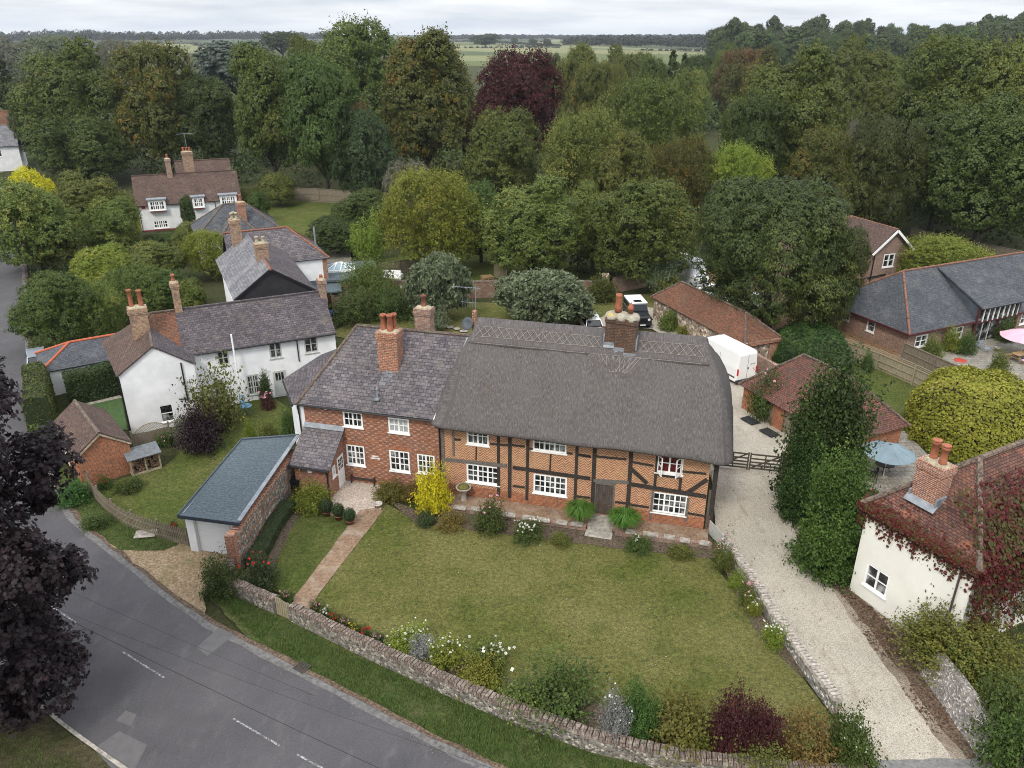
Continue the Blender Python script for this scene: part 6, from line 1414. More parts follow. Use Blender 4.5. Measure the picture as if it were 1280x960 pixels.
def hatchback(name, label, loc, rz, paint, cat='car', L_=4.3, hgt=1.5):
    t = thing(name, label, cat, loc, rz); k = L_ / 4.3; h = hgt / 1.5
    shell(t, 'body', [(-2.1 * k, .72, .66, .42, .80 * h), (-1.95 * k, .84, .78, .30, .95 * h), (.9 * k, .86, .80, .26, .95 * h), (1.7 * k, .84, .74, .28, .82 * h), (2.15 * k, .70, .60, .36, .66 * h)], paint, .08)
    shell(t, 'cabin', [(-2.0 * k, .74, .56, .94 * h, 1.05 * h), (-1.55 * k, .76, .60, .94 * h, 1.46 * h), (-.3 * k, .78, .62, .94 * h, 1.5 * h), (.35 * k, .78, .61, .94 * h, 1.44 * h), (1.15 * k, .76, .62, .92 * h, .96 * h)], VGL, .04)
    shell(t, 'roof', [(-1.62 * k, .60, .56, 1.44 * h, 1.475 * h), (-.3 * k, .64, .60, 1.485 * h, 1.53 * h), (.36 * k, .62, .58, 1.43 * h, 1.465 * h)], paint, .015)
    for s in (-1, 1):
        m = MB()
        for x0, z0, x1, z1 in ((-1.98, 1.0, -1.5, 1.47), (-.35, .95, -.35, 1.5), (1.15, .96, .36, 1.45)): m.beam((x0 * k, s * .74, z0 * h), (x1 * k, s * .60, z1 * h), .07, .05)
        m.build('pillar', paint, t); MB().box(-2.1 * k, -1.92 * k, s * .68 - .1, s * .68 + .1, .68 * h, .9 * h).build('tail_light', REDL, t, bevel=.02); MB().box(1.95 * k, 2.12 * k, s * .55 - .12, s * .55 + .12, .60 * h, .74 * h).build('headlight', LAMP, t, bevel=.02)
    wheels(t, (-1.3 * k, 1.3 * k), .76, .32); return t
hatchback('parked_car', 'white car half hidden behind the right sage-green tree, back towards the thatch', (7.2, 67.6, .02), 95, VWH)
SILV = flat('silver_car_paint', (.30, .33, .37), .3, .05, 1, .4)
hatchback('parked_car', 'silver people carrier on the lane behind the clipped hedge, rear lamps towards us', (-38.4, 58.3, .02), 122, SILV, 'car', 4.7, 1.75)
hatchback('parked_car', 'white car in deep shade beneath the great yew, behind the long tiled roof', (20.4, 76.6, .02), 150, VWH)
hatchback('parked_car', 'white car at the right edge of the yew shade, only its nose showing', (23.4, 73.5, .02), 160, VWH)
mh = thing('motorhome', 'white and grey motorhome mostly hidden behind the great yew', 'motorhome', (18.6, 82.6, .02), -58)
PGR = flat('pale_grey_panel', (.55, .57, .60), .5, .04, 1)
shell(mh, 'body', [(-2.9, 1.05, 1.02, .4, 2.75), (-2.7, 1.08, 1.05, .38, 2.85), (1.6, 1.08, 1.05, .38, 2.85), (2.3, 1.06, 1.0, .4, 2.55), (2.6, 1.0, .9, .4, 1.5), (3.4, .9, .82, .42, 1.1)], PGR, .08)
MB().box(-1.9, -1.2, -1.11, -1.05, 1.5, 2.1).build('side_window', VGL, mh); MB().box(.2, 1.0, -1.11, -1.05, 1.4, 2.1).build('side_window', VGL, mh); MB().box(-2.6, 1.4, -.9, .9, 2.86, 2.9).build('roof_panel', VWH, mh); MB().box(-1.5, -1.0, -.3, .3, 2.905, 3.0).build('roof_vent', VGL, mh); wheels(mh, (-1.6, 2.4), .95, .36)
# ================================================================== vegetation
def unit(n, rng): 
    v = rng.normal(size=(n, 3)); return v / np.linalg.norm(v, axis=1, keepdims=True)
def nrm(v): return v / np.maximum(1e-6, np.linalg.norm(v, axis=1, keepdims=True))
DIAMOND = np.array([(-.5, 0), (0, -.32), (.5, 0), (0, .32)])
BLADE = np.array([(-.5, -.06), (-.1, -.12), (.5, 0), (-.1, .12)])
LOBED = np.array([(-.5, 0), (-.32, -.34), (-.12, -.20), (.10, -.48), (.14, -.16), (.52, 0), (.14, .16), (.10, .48), (-.12, .20), (-.32, .34)])
def leaf_arrays(P_, N_, size, shape=DIAMOND, rng=RNG, axis=None, spread=.35):
    n = len(P_); N_ = nrm(N_ + spread * rng.normal(size=(n, 3)))
    a = axis if axis is not None else rng.normal(size=(n, 3))
    T = nrm(a - (a * N_).sum(1, keepdims=True) * N_); B = np.cross(N_, T)
    s = (size * rng.uniform(.5, 1.5, n))[:, None, None] if np.isscalar(size) else size[:, None, None]
    return P_[:, None, :] + s * (T[:, None, :] * shape[None, :, 0:1] + B[:, None, :] * shape[None, :, 1:2])
def leaf_mesh(name, V, tint, mat, extra=None):
    """V (n,k,3) faces; tint (n,3)"""
    n, k, _ = V.shape; me = bpy.data.meshes.new(name)
    me.vertices.add(n * k); me.vertices.foreach_set('co', V.reshape(-1).astype(np.float32))
    me.loops.add(n * k); me.loops.foreach_set('vertex_index', np.arange(n * k, dtype=np.int32))
    me.polygons.add(n); me.polygons.foreach_set('loop_start', np.arange(0, n * k, k, dtype=np.int32)); me.polygons.foreach_set('loop_total', np.full(n, k, dtype=np.int32))
    me.update(calc_edges=True)
    at_ = me.color_attributes.new('tint', 'FLOAT_COLOR', 'POINT')
    c = np.ones((n, k, 4), np.float32); c[:, :, :3] = tint[:, None, :]; at_.data.foreach_set('color', c.reshape(-1))
    me.materials.append(mat); return me
def crown_pts(rng, lobes, ncl, rc, per, squash=.85, bottom=-.35):
    """leaf clusters on the outer surface of a union of lobes -> points, outward normals, cluster ids"""
    Cn = np.array([l[:3] for l in lobes]); Rr = np.array([l[3] for l in lobes]); pr = Rr ** 2 / (Rr ** 2).sum()
    cc = []; nn = []; ll = []
    while len(cc) < ncl:
        i = rng.choice(len(lobes), size=ncl, p=pr); d = unit(ncl, rng); d[:, 2] = np.where(d[:, 2] < bottom, -d[:, 2], d[:, 2])
        p = Cn[i] + d * Rr[i][:, None] * rng.uniform(.86, 1.06, ncl)[:, None]
        dist = np.linalg.norm(p[:, None, :] - Cn[None], axis=2) / Rr[None]; dist[np.arange(ncl), i] = 9
        ok = dist.min(1) > .86
        cc += list(p[ok]); nn += list(d[ok]); ll += list(i[ok])
    cc = np.array(cc[:ncl]); nn = np.array(nn[:ncl]); ll = np.array(ll[:ncl])
    rcs = rc * rng.uniform(.6, 1.4, ncl); idx = np.repeat(np.arange(ncl), per); n = len(idx)
    d = nrm(unit(n, rng) + nn[idx] * .55 + np.array([0, 0, .25])); r_ = rcs[idx] * rng.uniform(.35, 1.0, n)
    P_ = cc[idx] + d * r_[:, None] * np.array([1, 1, squash]); return P_, nrm(d * .40 + nn[idx] * 1.0 + np.array([0, 0, .20])), idx, ll[idx]
def lobes_for(rng, R_, Z, nl, base=0.0, lr=(.38, .55), core=.62, taper=0.0, wob=0.0, seed_=0):
    """lobes around an ellipsoid of radius R_ and half height Z, centred at base+Z"""
    L_ = [(0, 0, base + Z, R_ * core)] 
    for z in np.linspace(.35, .72, 3): L_.append((0, 0, base + 2 * Z * z, R_ * core * (1 - taper * z) * .9))
    ga = math.pi * (3 - math.sqrt(5))
    for i in range(nl):
        h = -.75 + 1.7 * (i + .5) / nl; h = min(.97, h); rr = math.sqrt(max(0, 1 - h * h)); a = ga * i + rng.uniform(-.4, .4); q = rng.uniform(*lr) * (1 - taper * max(0, h) * .6); k = (1 - q * .8) * rng.uniform(.85, 1.12)
        tp = 1 - taper * (h + 1) / 2
        L_.append((R_ * rr * k * tp * math.cos(a), R_ * rr * k * tp * math.sin(a), base + Z + Z * h * (1 - q * .6) * rng.uniform(.92, 1.05), R_ * q * tp))
    if wob: 
        off = Vector((seed_ * 3.7, 1.3, 9)); o2 = []
        for (x, y, z, q) in L_:
            g = 1 + wob * ns.noise(Vector((x / R_ * 1.3, y / R_ * 1.3, z / R_ * 1.1)) + off); o2.append((x * g, y * g, base + (z - base) * (1 + (g - 1) * .5), q))
        L_ = o2
    return L_
CR, TR, NOM = {}, {}, {}
def make_crown(key, R_, Z, nl, ncl, rc, per, leaf, base=0, shape=DIAMOND, seed=1, taper=0.0, lr=(.38, .55), core=.62, up=0.0, droop=False, bottom=-.45, stem=True, fill=.12, spread=.22, squash=.85, wob=.45, sprig=0, sl=.3):
    rng = np.random.default_rng(seed); lb = lobes_for(rng, R_, Z, nl, base, lr, core, taper, wob, seed)
    P_, N_, ci, li = crown_pts(rng, lb, ncl, rc, per, squash, bottom)
    axis = None
    if up: axis = nrm(N_ * (1 - up) + np.array([0, 0, up]) + .3 * rng.normal(size=P_.shape)); N_ = nrm(np.cross(axis, rng.normal(size=P_.shape)) + .5 * N_)
    if droop: axis = nrm(N_ * np.array([1, 1, .2]) + np.array([0, 0, -.55]) + .35 * rng.normal(size=P_.shape)); 
    V = leaf_arrays(P_, N_, leaf, shape, rng, axis, spread)
    cl = rng.uniform(0, 1, ncl); lt = rng.uniform(0, 1, len(lb)); acc = rng.uniform(0, 1, ncl) * .45 + rng.uniform(0, 1, len(lb))[0] * 0
    accl = np.clip(lt[li] * .55 + cl[ci] * .45, 0, 1)
    t = np.stack([rng.uniform(0, 1, len(P_)), np.clip(.55 * cl[ci] + .45 * lt[li][:, ] , 0, 1), accl], 1)
    # sparse inner leaves close the heart of the crown
    nf = int(len(P_) * fill); i = rng.integers(0, len(lb), nf); C_ = np.array(lb)
    pf = C_[i, :3] + unit(nf, rng) * (C_[i, 3] * rng.uniform(.55, .82, nf))[:, None]
    Vf = leaf_arrays(pf, unit(nf, rng), leaf * 1.9, shape, rng); tf = np.stack([rng.uniform(0, 1, nf), rng.uniform(0, 1, nf), rng.uniform(0, .5, nf)], 1)
    VS = [V, Vf]; TS = [t, tf]
    if sprig:
        i = rng.choice(len(P_), sprig); per_s = 9; dS = nrm(N_[i] * .8 + np.array([0, 0, .55]) + .45 * rng.normal(size=(sprig, 3))); ln_ = R_ * sl * rng.uniform(.4, 1.1, sprig); u = np.tile(np.linspace(.05, 1, per_s), sprig); j = np.repeat(np.arange(sprig), per_s)
        ps = P_[i][j] + dS[j] * (ln_[j] * u)[:, None] + rng.normal(size=(len(j), 3)) * leaf * .45
        VS.append(leaf_arrays(ps, nrm(unit(len(j), rng) + dS[j] * .3 + np.array([0, 0, .5])), leaf * .9, shape, rng)); TS.append(np.stack([rng.uniform(.3, 1, len(j)), np.repeat(rng.uniform(.3, 1, sprig), per_s), np.repeat(rng.uniform(0, 1, sprig), per_s)], 1))
    CR[key] = (np.concatenate(VS), np.concatenate(TS))
    q_ = CR[key][0].reshape(-1, 3); NOM[key] = (float(np.percentile(np.hypot(q_[:, 0], q_[:, 1]), 96.5)), float(np.percentile(q_[:, 2], 99.3)))
    if stem:
        m = MB(); top = base + Z * 1.25; w_ = R_ * .07
        m.tube([(0, 0, -.2), (.03 * R_, 0, base * .5 + .2), (0, .03 * R_, base + Z * .5), (.05 * R_, 0, top)], [w_ * 1.25, w_, w_ * .75, w_ * .3], 8)
        for l_ in lb[4:4 + min(10, nl)]:
            z0 = base * .6 + (l_[2] - base) * .45; m.tube([(0, 0, z0), (l_[0] * .5, l_[1] * .5, z0 + (l_[2] - z0) * .6), (l_[0], l_[1], l_[2])], [w_ * .5, w_ * .32, w_ * .12], 6)
        TR[key] = m
MESH = {}
def crown_mesh(key, lm):
    if (key, lm) not in MESH: MESH[key, lm] = leaf_mesh('crown', *CR[key], LM[lm])
    return MESH[key, lm]
TMESH = {}
def plant_at(name, label, cat, p, rx, rz_, key, lm, nom, group=None, ry=None, rot=None, parts=('crown', 'trunk')):
    """rx, rz_: wanted half width and total height; nom: nominal (radius, height) of the crown mesh"""
    t = thing(name, label, cat, tuple(p), random.uniform(0, 360) if rot is None else rot, group)
    o = bpy.data.objects.new(parts[0], crown_mesh(key, lm)); C.objects.link(o); o.parent = t
    t.scale = (rx / nom[0], (ry or rx) / nom[0], rz_ / nom[1])
    if key in TR:
        if key not in TMESH:
            q = TR[key].build(parts[1], BARK, t, True); TMESH[key] = q.data
        else: q = bpy.data.objects.new(parts[1], TMESH[key]); C.objects.link(q); q.parent = t
    return t
# nominal crowns (radius 6 m, total height as noted)
make_crown('broad', 6, 7.0, 20, 1900, .50, 20, .235, base=.4, seed=2, lr=(.28, .50), core=.46, wob=.55, sprig=1100, sl=0.16); pass
make_crown('broadb', 6, 7.0, 20, 1900, .52, 20, .235, base=.4, seed=5, lr=(.28, .52), core=.46, wob=.55, sprig=1100, sl=0.16)
make_crown('round', 6, 6.0, 30, 1900, .46, 20, .225, base=.2, seed=7, lr=(.22, .44), core=.52, wob=.5, sprig=1100, sl=0.15)
make_crown('tall', 4.6, 8.2, 24, 1900, .48, 20, .235, base=.4, seed=9, lr=(.34, .56), core=.52, wob=.45, sprig=1100, sl=0.17)
make_crown('loose', 6, 6.4, 40, 1600, .54, 19, .215, base=.3, seed=12, lr=(.20, .44), core=.42, spread=.6, wob=.6, sprig=1700, sl=0.24)
make_crown('yew', 6, 5.6, 60, 4600, .40, 15, .165, base=.5, seed=14, shape=BLADE * np.array([1.15, 2.0]), lr=(.16, .36), core=.66, droop=True, sprig=300, sl=0.1)
make_crown('cone', 3.2, 7.5, 40, 800, .42, 15, .36, base=.5, seed=17, taper=.80, lr=(.30, .48), core=.66, droop=True, shape=BLADE * np.array([1.1, 1.9]))
make_crown('cedar', 7, 3.8, 22, 800, .60, 18, .42, base=5, seed=19, lr=(.22, .34), core=.30, squash=.25, bottom=-.1)
def make_shrub(key, R_, Z, ns_, nl, leaf, seed, shape=DIAMOND, lump=.40, u0=.34, el0=.0, arch=.18, spread=.5, stems=14, jit=.9):
    """a shrub grown as shoots of very different lengths, leafy along their outer part"""
    rng = np.random.default_rng(seed); a = rng.uniform(0, 2 * math.pi, ns_); el = np.arcsin(rng.uniform(el0, 1, ns_) ** .85); D = np.stack([np.cos(el) * np.cos(a), np.cos(el) * np.sin(a), np.sin(el)], 1)
    lm_ = np.array([1 + lump * 1.5 * ns.noise(Vector(d) * 1.7 + Vector((seed * 1.3, 2, 5))) for d in D]); L_ = lm_ * rng.uniform(.55, 1.0, ns_) ** .6 * np.where(rng.uniform(0, 1, ns_) < .08, 1.22, 1.0)
    b0 = np.stack([rng.normal(0, .14 * R_, ns_), rng.normal(0, .14 * R_, ns_), np.zeros(ns_)], 1); tip = b0 + D * np.array([R_, R_, Z]) * L_[:, None]; c0 = (b0 + tip) / 2 + np.stack([np.zeros(ns_), np.zeros(ns_), arch * Z * np.cos(el)], 1)
    j = np.repeat(np.arange(ns_), nl); u = (u0 + (1.02 - u0) * rng.uniform(0, 1, len(j)) ** .75)[:, None]
    p = b0[j] * (1 - u) ** 2 + 2 * c0[j] * u * (1 - u) + tip[j] * u * u + rng.normal(size=(len(j), 3)) * leaf * jit; p[:, 2] = np.abs(p[:, 2]) + .02
    dirn = nrm(tip - c0)[j]; N_ = nrm(D[j] * .5 + np.array([0, 0, .55]) + .5 * rng.normal(size=p.shape)); ax = nrm(dirn + .7 * rng.normal(size=p.shape))
    g = rng.uniform(0, 1, ns_); h = np.array([.5 + .8 * ns.noise(Vector(d) * 2.6 + Vector((3, seed, 1))) for d in D]); t = np.stack([rng.uniform(0, 1, len(j)), np.clip(.6 * g + .4 * h, 0, 1)[j], np.clip(.5 * h + .5 * rng.uniform(0, 1, ns_), 0, 1)[j]], 1)
    CR[key] = (leaf_arrays(p, N_, leaf, shape, rng, ax, spread), t); m = MB()
    for i in range(stems): m.tube([tuple(b0[i]), tuple(c0[i] * .5 + (b0[i] + tip[i]) * .25), tuple(tip[i] * .92 + b0[i] * .08)], [.022 * R_, .014 * R_, .005 * R_], 5)
    TR[key] = m; q_ = CR[key][0].reshape(-1, 3); NOM[key] = (float(np.percentile(np.hypot(q_[:, 0], q_[:, 1]), 96)), float(np.percentile(q_[:, 2], 98.5)))
make_shrub('bush', 1.5, 2.3, 420, 22, .115, 23, lump=.22, u0=.40)
make_shrub('bushb', 1.5, 2.3, 300, 24, .125, 29, lump=.42, u0=.30)
make_shrub('bigbush', 3, 4.4, 760, 34, .15, 61, lump=.36, u0=.36)
make_shrub('spiky', 1.5, 2.5, 380, 24, .15, 31, BLADE * np.array([1, 1.2]), lump=.25, u0=.30, el0=.25, arch=.05, spread=.3, jit=.45)
make_shrub('tallshrub', 3, 9.0, 1500, 40, .20, 71, lump=.30, u0=.42, arch=.05, spread=.4)
make_shrub('fullshrub', 3, 6.5, 1500, 40, .18, 73, lump=.34, u0=.40, arch=.10, spread=.4)
make_shrub('wild', 1.5, 2.4, 170, 26, .13, 67, lump=.55, u0=.22, arch=.1)
make_crown('sagetree', 3, 2.1, 44, 720, .34, 18, .36, base=.8, seed=37, lr=(.20, .36), core=.74, shape=BLADE * np.array([1, 1.7]), up=.66, sprig=200, sl=0.12)
make_crown('laurelb', 3, 4.6, 40, 2000, .36, 16, .18, base=.0, seed=44, lr=(.24, .48), core=.6, up=.45, shape=DIAMOND * np.array([1, .8]), sprig=500, sl=.13)
make_crown('laurel', 3, 5.0, 46, 2200, .34, 16, .18, taper=.55, base=.1, seed=41, lr=(.30, .50), core=.74, up=.45, shape=DIAMOND * np.array([1, .8]), sprig=420, sl=0.12)
rng = np.random.default_rng(43); dm_ = unit(60000, rng); dm_ = dm_[dm_[:, 2] > -.05][:30000]; lo_ = np.array([1 + .07 * ns.noise(Vector(q) * 3) + .05 * ns.noise(Vector(q) * 8) for q in dm_])
rd_ = (np.abs(dm_[:, :2] ** 2).sum(1) ** 1.5 + np.abs(dm_[:, 2]) ** 3) ** (-1 / 3)
pm_ = dm_ * (rd_ * lo_ * rng.uniform(.95, 1.03, len(dm_)))[:, None] * np.array([3, 3, 2.6]); gm_ = np.array([.5 + .6 * ns.noise(Vector(q) * 1.1) for q in pm_])
CR['mound'] = (leaf_arrays(pm_, dm_ + np.array([0, 0, .2]), .105, DIAMOND * np.array([1, 1.3]), rng, None, .5), np.stack([rng.uniform(0, 1, len(pm_)), np.clip(gm_, 0, 1), np.clip(gm_ * rng.uniform(.5, 1.3, len(pm_)), 0, 1)], 1)); NOM['mound'] = (3.05, 2.6)
TR['mound'] = MB().lathe([(2.6, -.05), (2.72, .8), (2.5, 1.6), (1.8, 2.15), (.8, 2.38), (.1, 2.42)], n=24)
make_crown('ball', 1, 1.0, 40, 520, .10, 14, .065, base=.0, seed=47, lr=(.2, .3), core=.92, stem=False, wob=.0)
make_crown('farwood', 6, 7, 22, 420, .85, 11, .75, base=2.0, seed=53, lr=(.3, .5), sprig=60, sl=0.14)
make_crown('farpop', 5, 9, 26, 460, .8, 11, .75, base=2.0, seed=57, lr=(.3, .45), taper=.25)
def tree(label, x, ytop, w_, ybase, key, lm, name='tree', cat='tree', group=None, z0=0.0, dy=0.0, wy=None):
    """photo survey: crown top, crown width and foot -> place and size on the ground"""
    ym = (ytop + ybase) / 2; E = (ybase - ytop) / 2; b = 1.0
    for _ in range(12):                              # the crown seen as an ellipsoid from above
        p = P(x, ym, z0 + b); d = Vector((p.x, p.y, p.z - H)); dep = p.y * CP + (H - p.z) * SP; sn = abs(d.z) / d.length; cs = math.sqrt(1 - sn * sn)
        hw = w_ / 2 * dep / F; Ew = E * dep / F; nb = math.sqrt(max(Ew * Ew - (hw * sn) ** 2, (.42 * hw) ** 2)) / cs; b = .5 * b + .5 * nb
    if key in ('bush', 'bushb') and hw > 1.9: key = 'bigbush'
    if dy: k = (p.y + dy) / p.y; p.x *= k; p.y += dy; hw *= k; b *= 1 + dy / p.y * .3
    return plant_at(name, label, cat, Vector((p.x, p.y, z0)), hw, 2 * b, key, lm, NOM[key], group)
T = tree
# ---- far left and left wood
T('grey-leaved willow in front of the far left skyline wood, leftmost of the pale ones', 18, 50, 62, 112, 'broad', 'grey')
T('pale silvery willow second from the left, below the distant wood', 66, 49, 80, 118, 'broadb', 'sage')
T('grey willow top showing behind the orange-flecked chestnut', 150, 52, 60, 104, 'loose', 'grey')
T('dark conifer at the left edge above the red-roofed far house', 4, 75, 40, 150, 'cone', 'dark', 'conifer')
T('broad olive-green tree standing behind the bushy dark tree, left of the orange-flecked chestnut', 92, 60, 132, 222, 'broad', 'olive', dy=4)
T('bushy dark green tree left of the brown-roofed house, below the broad olive tree', 103, 148, 118, 232, 'round', 'deep')
T('dark narrow tree beside the far left white house', 42, 120, 50, 215, 'tall', 'bluegreen', dy=8)
T('orange-flecked horse chestnut behind the brown-roofed white house', 202, 62, 112, 218, 'broadb', 'autumn')
T('dark tree between the chestnut and the cedar, behind the brown-roofed chimneys', 262, 98, 78, 218, 'tall', 'dark')
T('blue-grey spreading cedar rising behind the left wood', 300, 56, 110, 150, 'cedar', 'cedar', 'cedar')
T('dark flat-topped pine on the skyline left of the tallest tree', 352, 41, 46, 78, 'cedar', 'dark', 'pine')
T('tall dark olive tree right of the cedar, in the left wood', 336, 66, 92, 236, 'tall', 'olive')
T('deep green tree with rounded tiers in front of the tallest tree', 402, 76, 92, 246, 'tall', 'deep', dy=-3)
T('tallest tree of the wood, domed olive-green crown against the sky', 442, 38, 140, 212, 'round', 'olive', dy=6)
T('smaller tree leaning out of the left side of the tallest crown', 392, 58, 58, 205, 'tall', 'olive', dy=12)
T('dark blue-green tree below the tallest crown, with shadowed foot', 455, 140, 84, 252, 'round', 'bluegreen')
T('tall tree with orange patches right of the tallest crown', 532, 50, 112, 236, 'tall', 'autumn', dy=2)
T('reddening young maple in the gap between the tallest tree and the orange-patched tree', 452, 130, 38, 232, 'loose', 'orange', dy=-4)
T('copper beech with dark wine-red crown in the middle of the wood', 645, 70, 116, 212, 'round', 'copper')
T('low copper-leaved tree at the foot of the copper beech, left side', 605, 140, 62, 226, 'round', 'copper')
for lb, x, yt, w_, yb, k, lm in (
    ('pale rounded tree just right of the copper beech', 722, 62, 66, 172, 'round', 'mid'), ('brown-tinged tree behind the pale rounded one', 742, 84, 62, 196, 'broadb', 'autumn'),
    ('dark small tree against the field, right of the copper beech', 690, 72, 40, 150, 'round', 'dark'), ('olive tree against the far field, left of the spruces', 778, 62, 62, 158, 'broad', 'olive'),
    ('light green weeping tree beneath the olive one', 765, 86, 44, 176, 'loose', 'mid'), ('bright green tree left of the spruces', 812, 78, 52, 176, 'round', 'deep'),
    ('rounded tree touching the lower edge of the field, in the middle distance', 806, 70, 40, 150, 'round', 'olive'),
    ('light olive tree left of the orange-brown tree', 902, 60, 48, 142, 'broad', 'olive'), ('golden tree below the wooded hill', 930, 84, 60, 156, 'round', 'autumn'),
    ('orange-brown tree in front of the wooded hill', 922, 66, 62, 150, 'broadb', 'orange'), ('small dark tree left of the golden one', 872, 72, 44, 138, 'broadb', 'dark'),
    ('olive tree at the near edge of the paddock', 862, 90, 56, 168, 'round', 'mid'),
    ('yellowish tree on the far side of the paddock', 950, 62, 40, 138, 'tall', 'autumn')):
    T(lb, x, yt, w_, yb, k, lm)
T('left one of two dark pointed spruces in the middle distance', 838, 70, 26, 160, 'cone', 'dark', 'spruce')
T('right one of two dark pointed spruces in the middle distance', 852, 74, 24, 164, 'cone', 'dark', 'spruce')
# ---- middle belt
for lb, x, yt, w_, yb, k, lm in (
    ('olive thicket tree below the copper beech, left', 628, 142, 100, 262, 'round', 'olive'), ('silvery olive tree in the middle of the belt, right of the thicket tree', 728, 144, 116, 292, 'loose', 'mid'),
    ('broad grey-olive tree with bare twigs, centre right of the belt', 812, 106, 132, 262, 'loose', 'olive'), ('rust-tinged topped tree above the lime-green one', 848, 176, 92, 292, 'loose', 'autumn'),
    ('russet patch of a young tree in the middle of the belt', 712, 178, 50, 286, 'loose', 'orange'),
    ('green tree behind the yellow-green bushy trees, between the two', 770, 168, 90, 300, 'round', 'mid'),
    ('yellow-green bushy tree left of the middle belt, by the sapling', 538, 214, 126, 348, 'loose', 'yellowgreen'), ('mid-green bushy tree in the centre, behind the garden wall', 664, 222, 128, 352, 'broad', 'mid'),
    ('dense olive bushy tree with a dark hollow at its foot, right of centre', 802, 226, 140, 360, 'round', 'olive'), ('rounded dark green tree filling the gap behind the two bushy trees', 600, 232, 76, 330, 'round', 'deep'),
    ('dark tree behind the dense olive bushy tree', 742, 232, 84, 340, 'broad', 'mid'),
    ('lime-green tree standing against the large dark trees', 922, 184, 82, 300, 'loose', 'lime'), ('pale withered willow above the yellow-green bushy tree', 512, 203, 72, 290, 'round', 'grey'),
    ('dark green shrubby tree left of the pale withered willow', 455, 238, 88, 305, 'round', 'deep'), ('climbing dark foliage behind the roof lantern', 420, 272, 74, 320, 'round', 'dark')):
    T(lb, x, yt, w_, yb, k, lm)
T('bright lime sapling with upright bamboo-like stems beside the roof lantern', 460, 272, 48, 332, 'spiky', 'lime')
T('small rounded apple tree on the far left lawn', 347, 218, 48, 258, 'round', 'mid')
T('low spreading shrub by the small apple tree', 312, 236, 34, 262, 'round', 'olive')
# ---- right hand wood
for lb, x, yt, w_, yb, k, lm in (
    ('large dark tree right of the paddock', 980, 68, 150, 268, 'broad', 'olive'), ('olive rounded top behind the large dark tree', 1070, 54, 100, 190, 'broad', 'olive'),
    ('dark green tree in front of the large dark tree, above the great yew', 940, 128, 86, 280, 'broadb', 'dark'), ('brownish chestnut above the great yew', 1022, 166, 86, 300, 'broadb', 'autumn'),
    ('big olive tree of the right wood, left of the light green giant', 1178, 58, 150, 262, 'broadb', 'olive'), ('light green giant at the upper right corner', 1262, 64, 130, 280, 'broad', 'mid'),
    ('dark ivy-clad tree under the big olive tree', 1178, 140, 96, 292, 'tall', 'dark'), ('leafy green tree at the right edge, above the barn roof', 1238, 128, 160, 316, 'broad', 'deep'),
    ('grey-green slim tree beside the dark yew in the right wood', 1064, 158, 40, 290, 'tall', 'grey'), ('dark olive tree behind the dark upright yew', 1100, 110, 100, 250, 'broad', 'olive'),
    ('small rounded tree against the wooded hill, below the skyline', 1100, 78, 70, 190, 'round', 'mid')):
    T(lb, x, yt, w_, yb, k, lm)
T('dark upright yew between the chestnut and the right wood', 1102, 152, 100, 300, 'yew', 'yew', 'yew')
T('great spreading yew overhanging the russet yard', 968, 226, 204, 424, 'yew', 'yew', 'yew')
T('lower bough mass of yew foliage beside the slate barn', 1030, 282, 92, 428, 'yew', 'yew', 'yew')
T('yellowish shrub on the far side of the barn ridge', 1180, 296, 112, 372, 'loose', 'yellowgreen', 'shrub', 'shrub')
T('dark shrub under the fence at the right edge, behind the barn', 1250, 322, 70, 356, 'round', 'mid', 'shrub', 'shrub')
# ---- wooded hill on the right skyline
rr = random.Random(8)
def hill_z(x, y):
    dx_, dy_ = (x - 430) / 420, (y - 640) / 140; r = min(1, math.hypot(dx_, dy_)); return 11 * (.5 + .5 * math.cos(math.pi * r)) - .3
sky_top = [(895, 34), (915, 24), (940, 22), (962, 22), (975, 30), (990, 31), (1010, 26), (1030, 24), (1060, 26), (1085, 28), (1110, 29), (1140, 28), (1165, 28), (1185, 25), (1210, 22), (1240, 20), (1275, 19), (1310, 19)]
def stop(x):
    for (a, b), (c, d) in zip(sky_top, sky_top[1:]):
        if a <= x <= c: return b + (d - b) * (x - a) / (c - a)
    return sky_top[0][1] if x < sky_top[0][0] else sky_top[-1][1]
for row, (yy, dpx, st) in enumerate(((690, 0, 17), (610, 9, 19), (540, 20, 22))):
    x = 898 + row * 6
    while x < 1310:
        top = at(x, stop(x) + dpx + rr.uniform(-1.5, 3), yy); zz = hill_z(top.x, yy); wd = rr.uniform(17, 25) / 974 * yy * 1.08
        plant_at('woodland_tree', 'dark poplar-like tree in the ranks of the wooded hill, right skyline', 'tree', (top.x, yy + rr.uniform(-12, 12), zz - .3), wd / 2 * 1.15, max(8, (top.z - zz) * rr.uniform(.88, 1.04)), rr.choice(('tall', 'farpop', 'farwood', 'broad')), 'dark' if rr.random() < .6 else 'deep', NOM['tall'], 'trees of the wooded hill')
        x += st * rr.uniform(.8, 1.15)
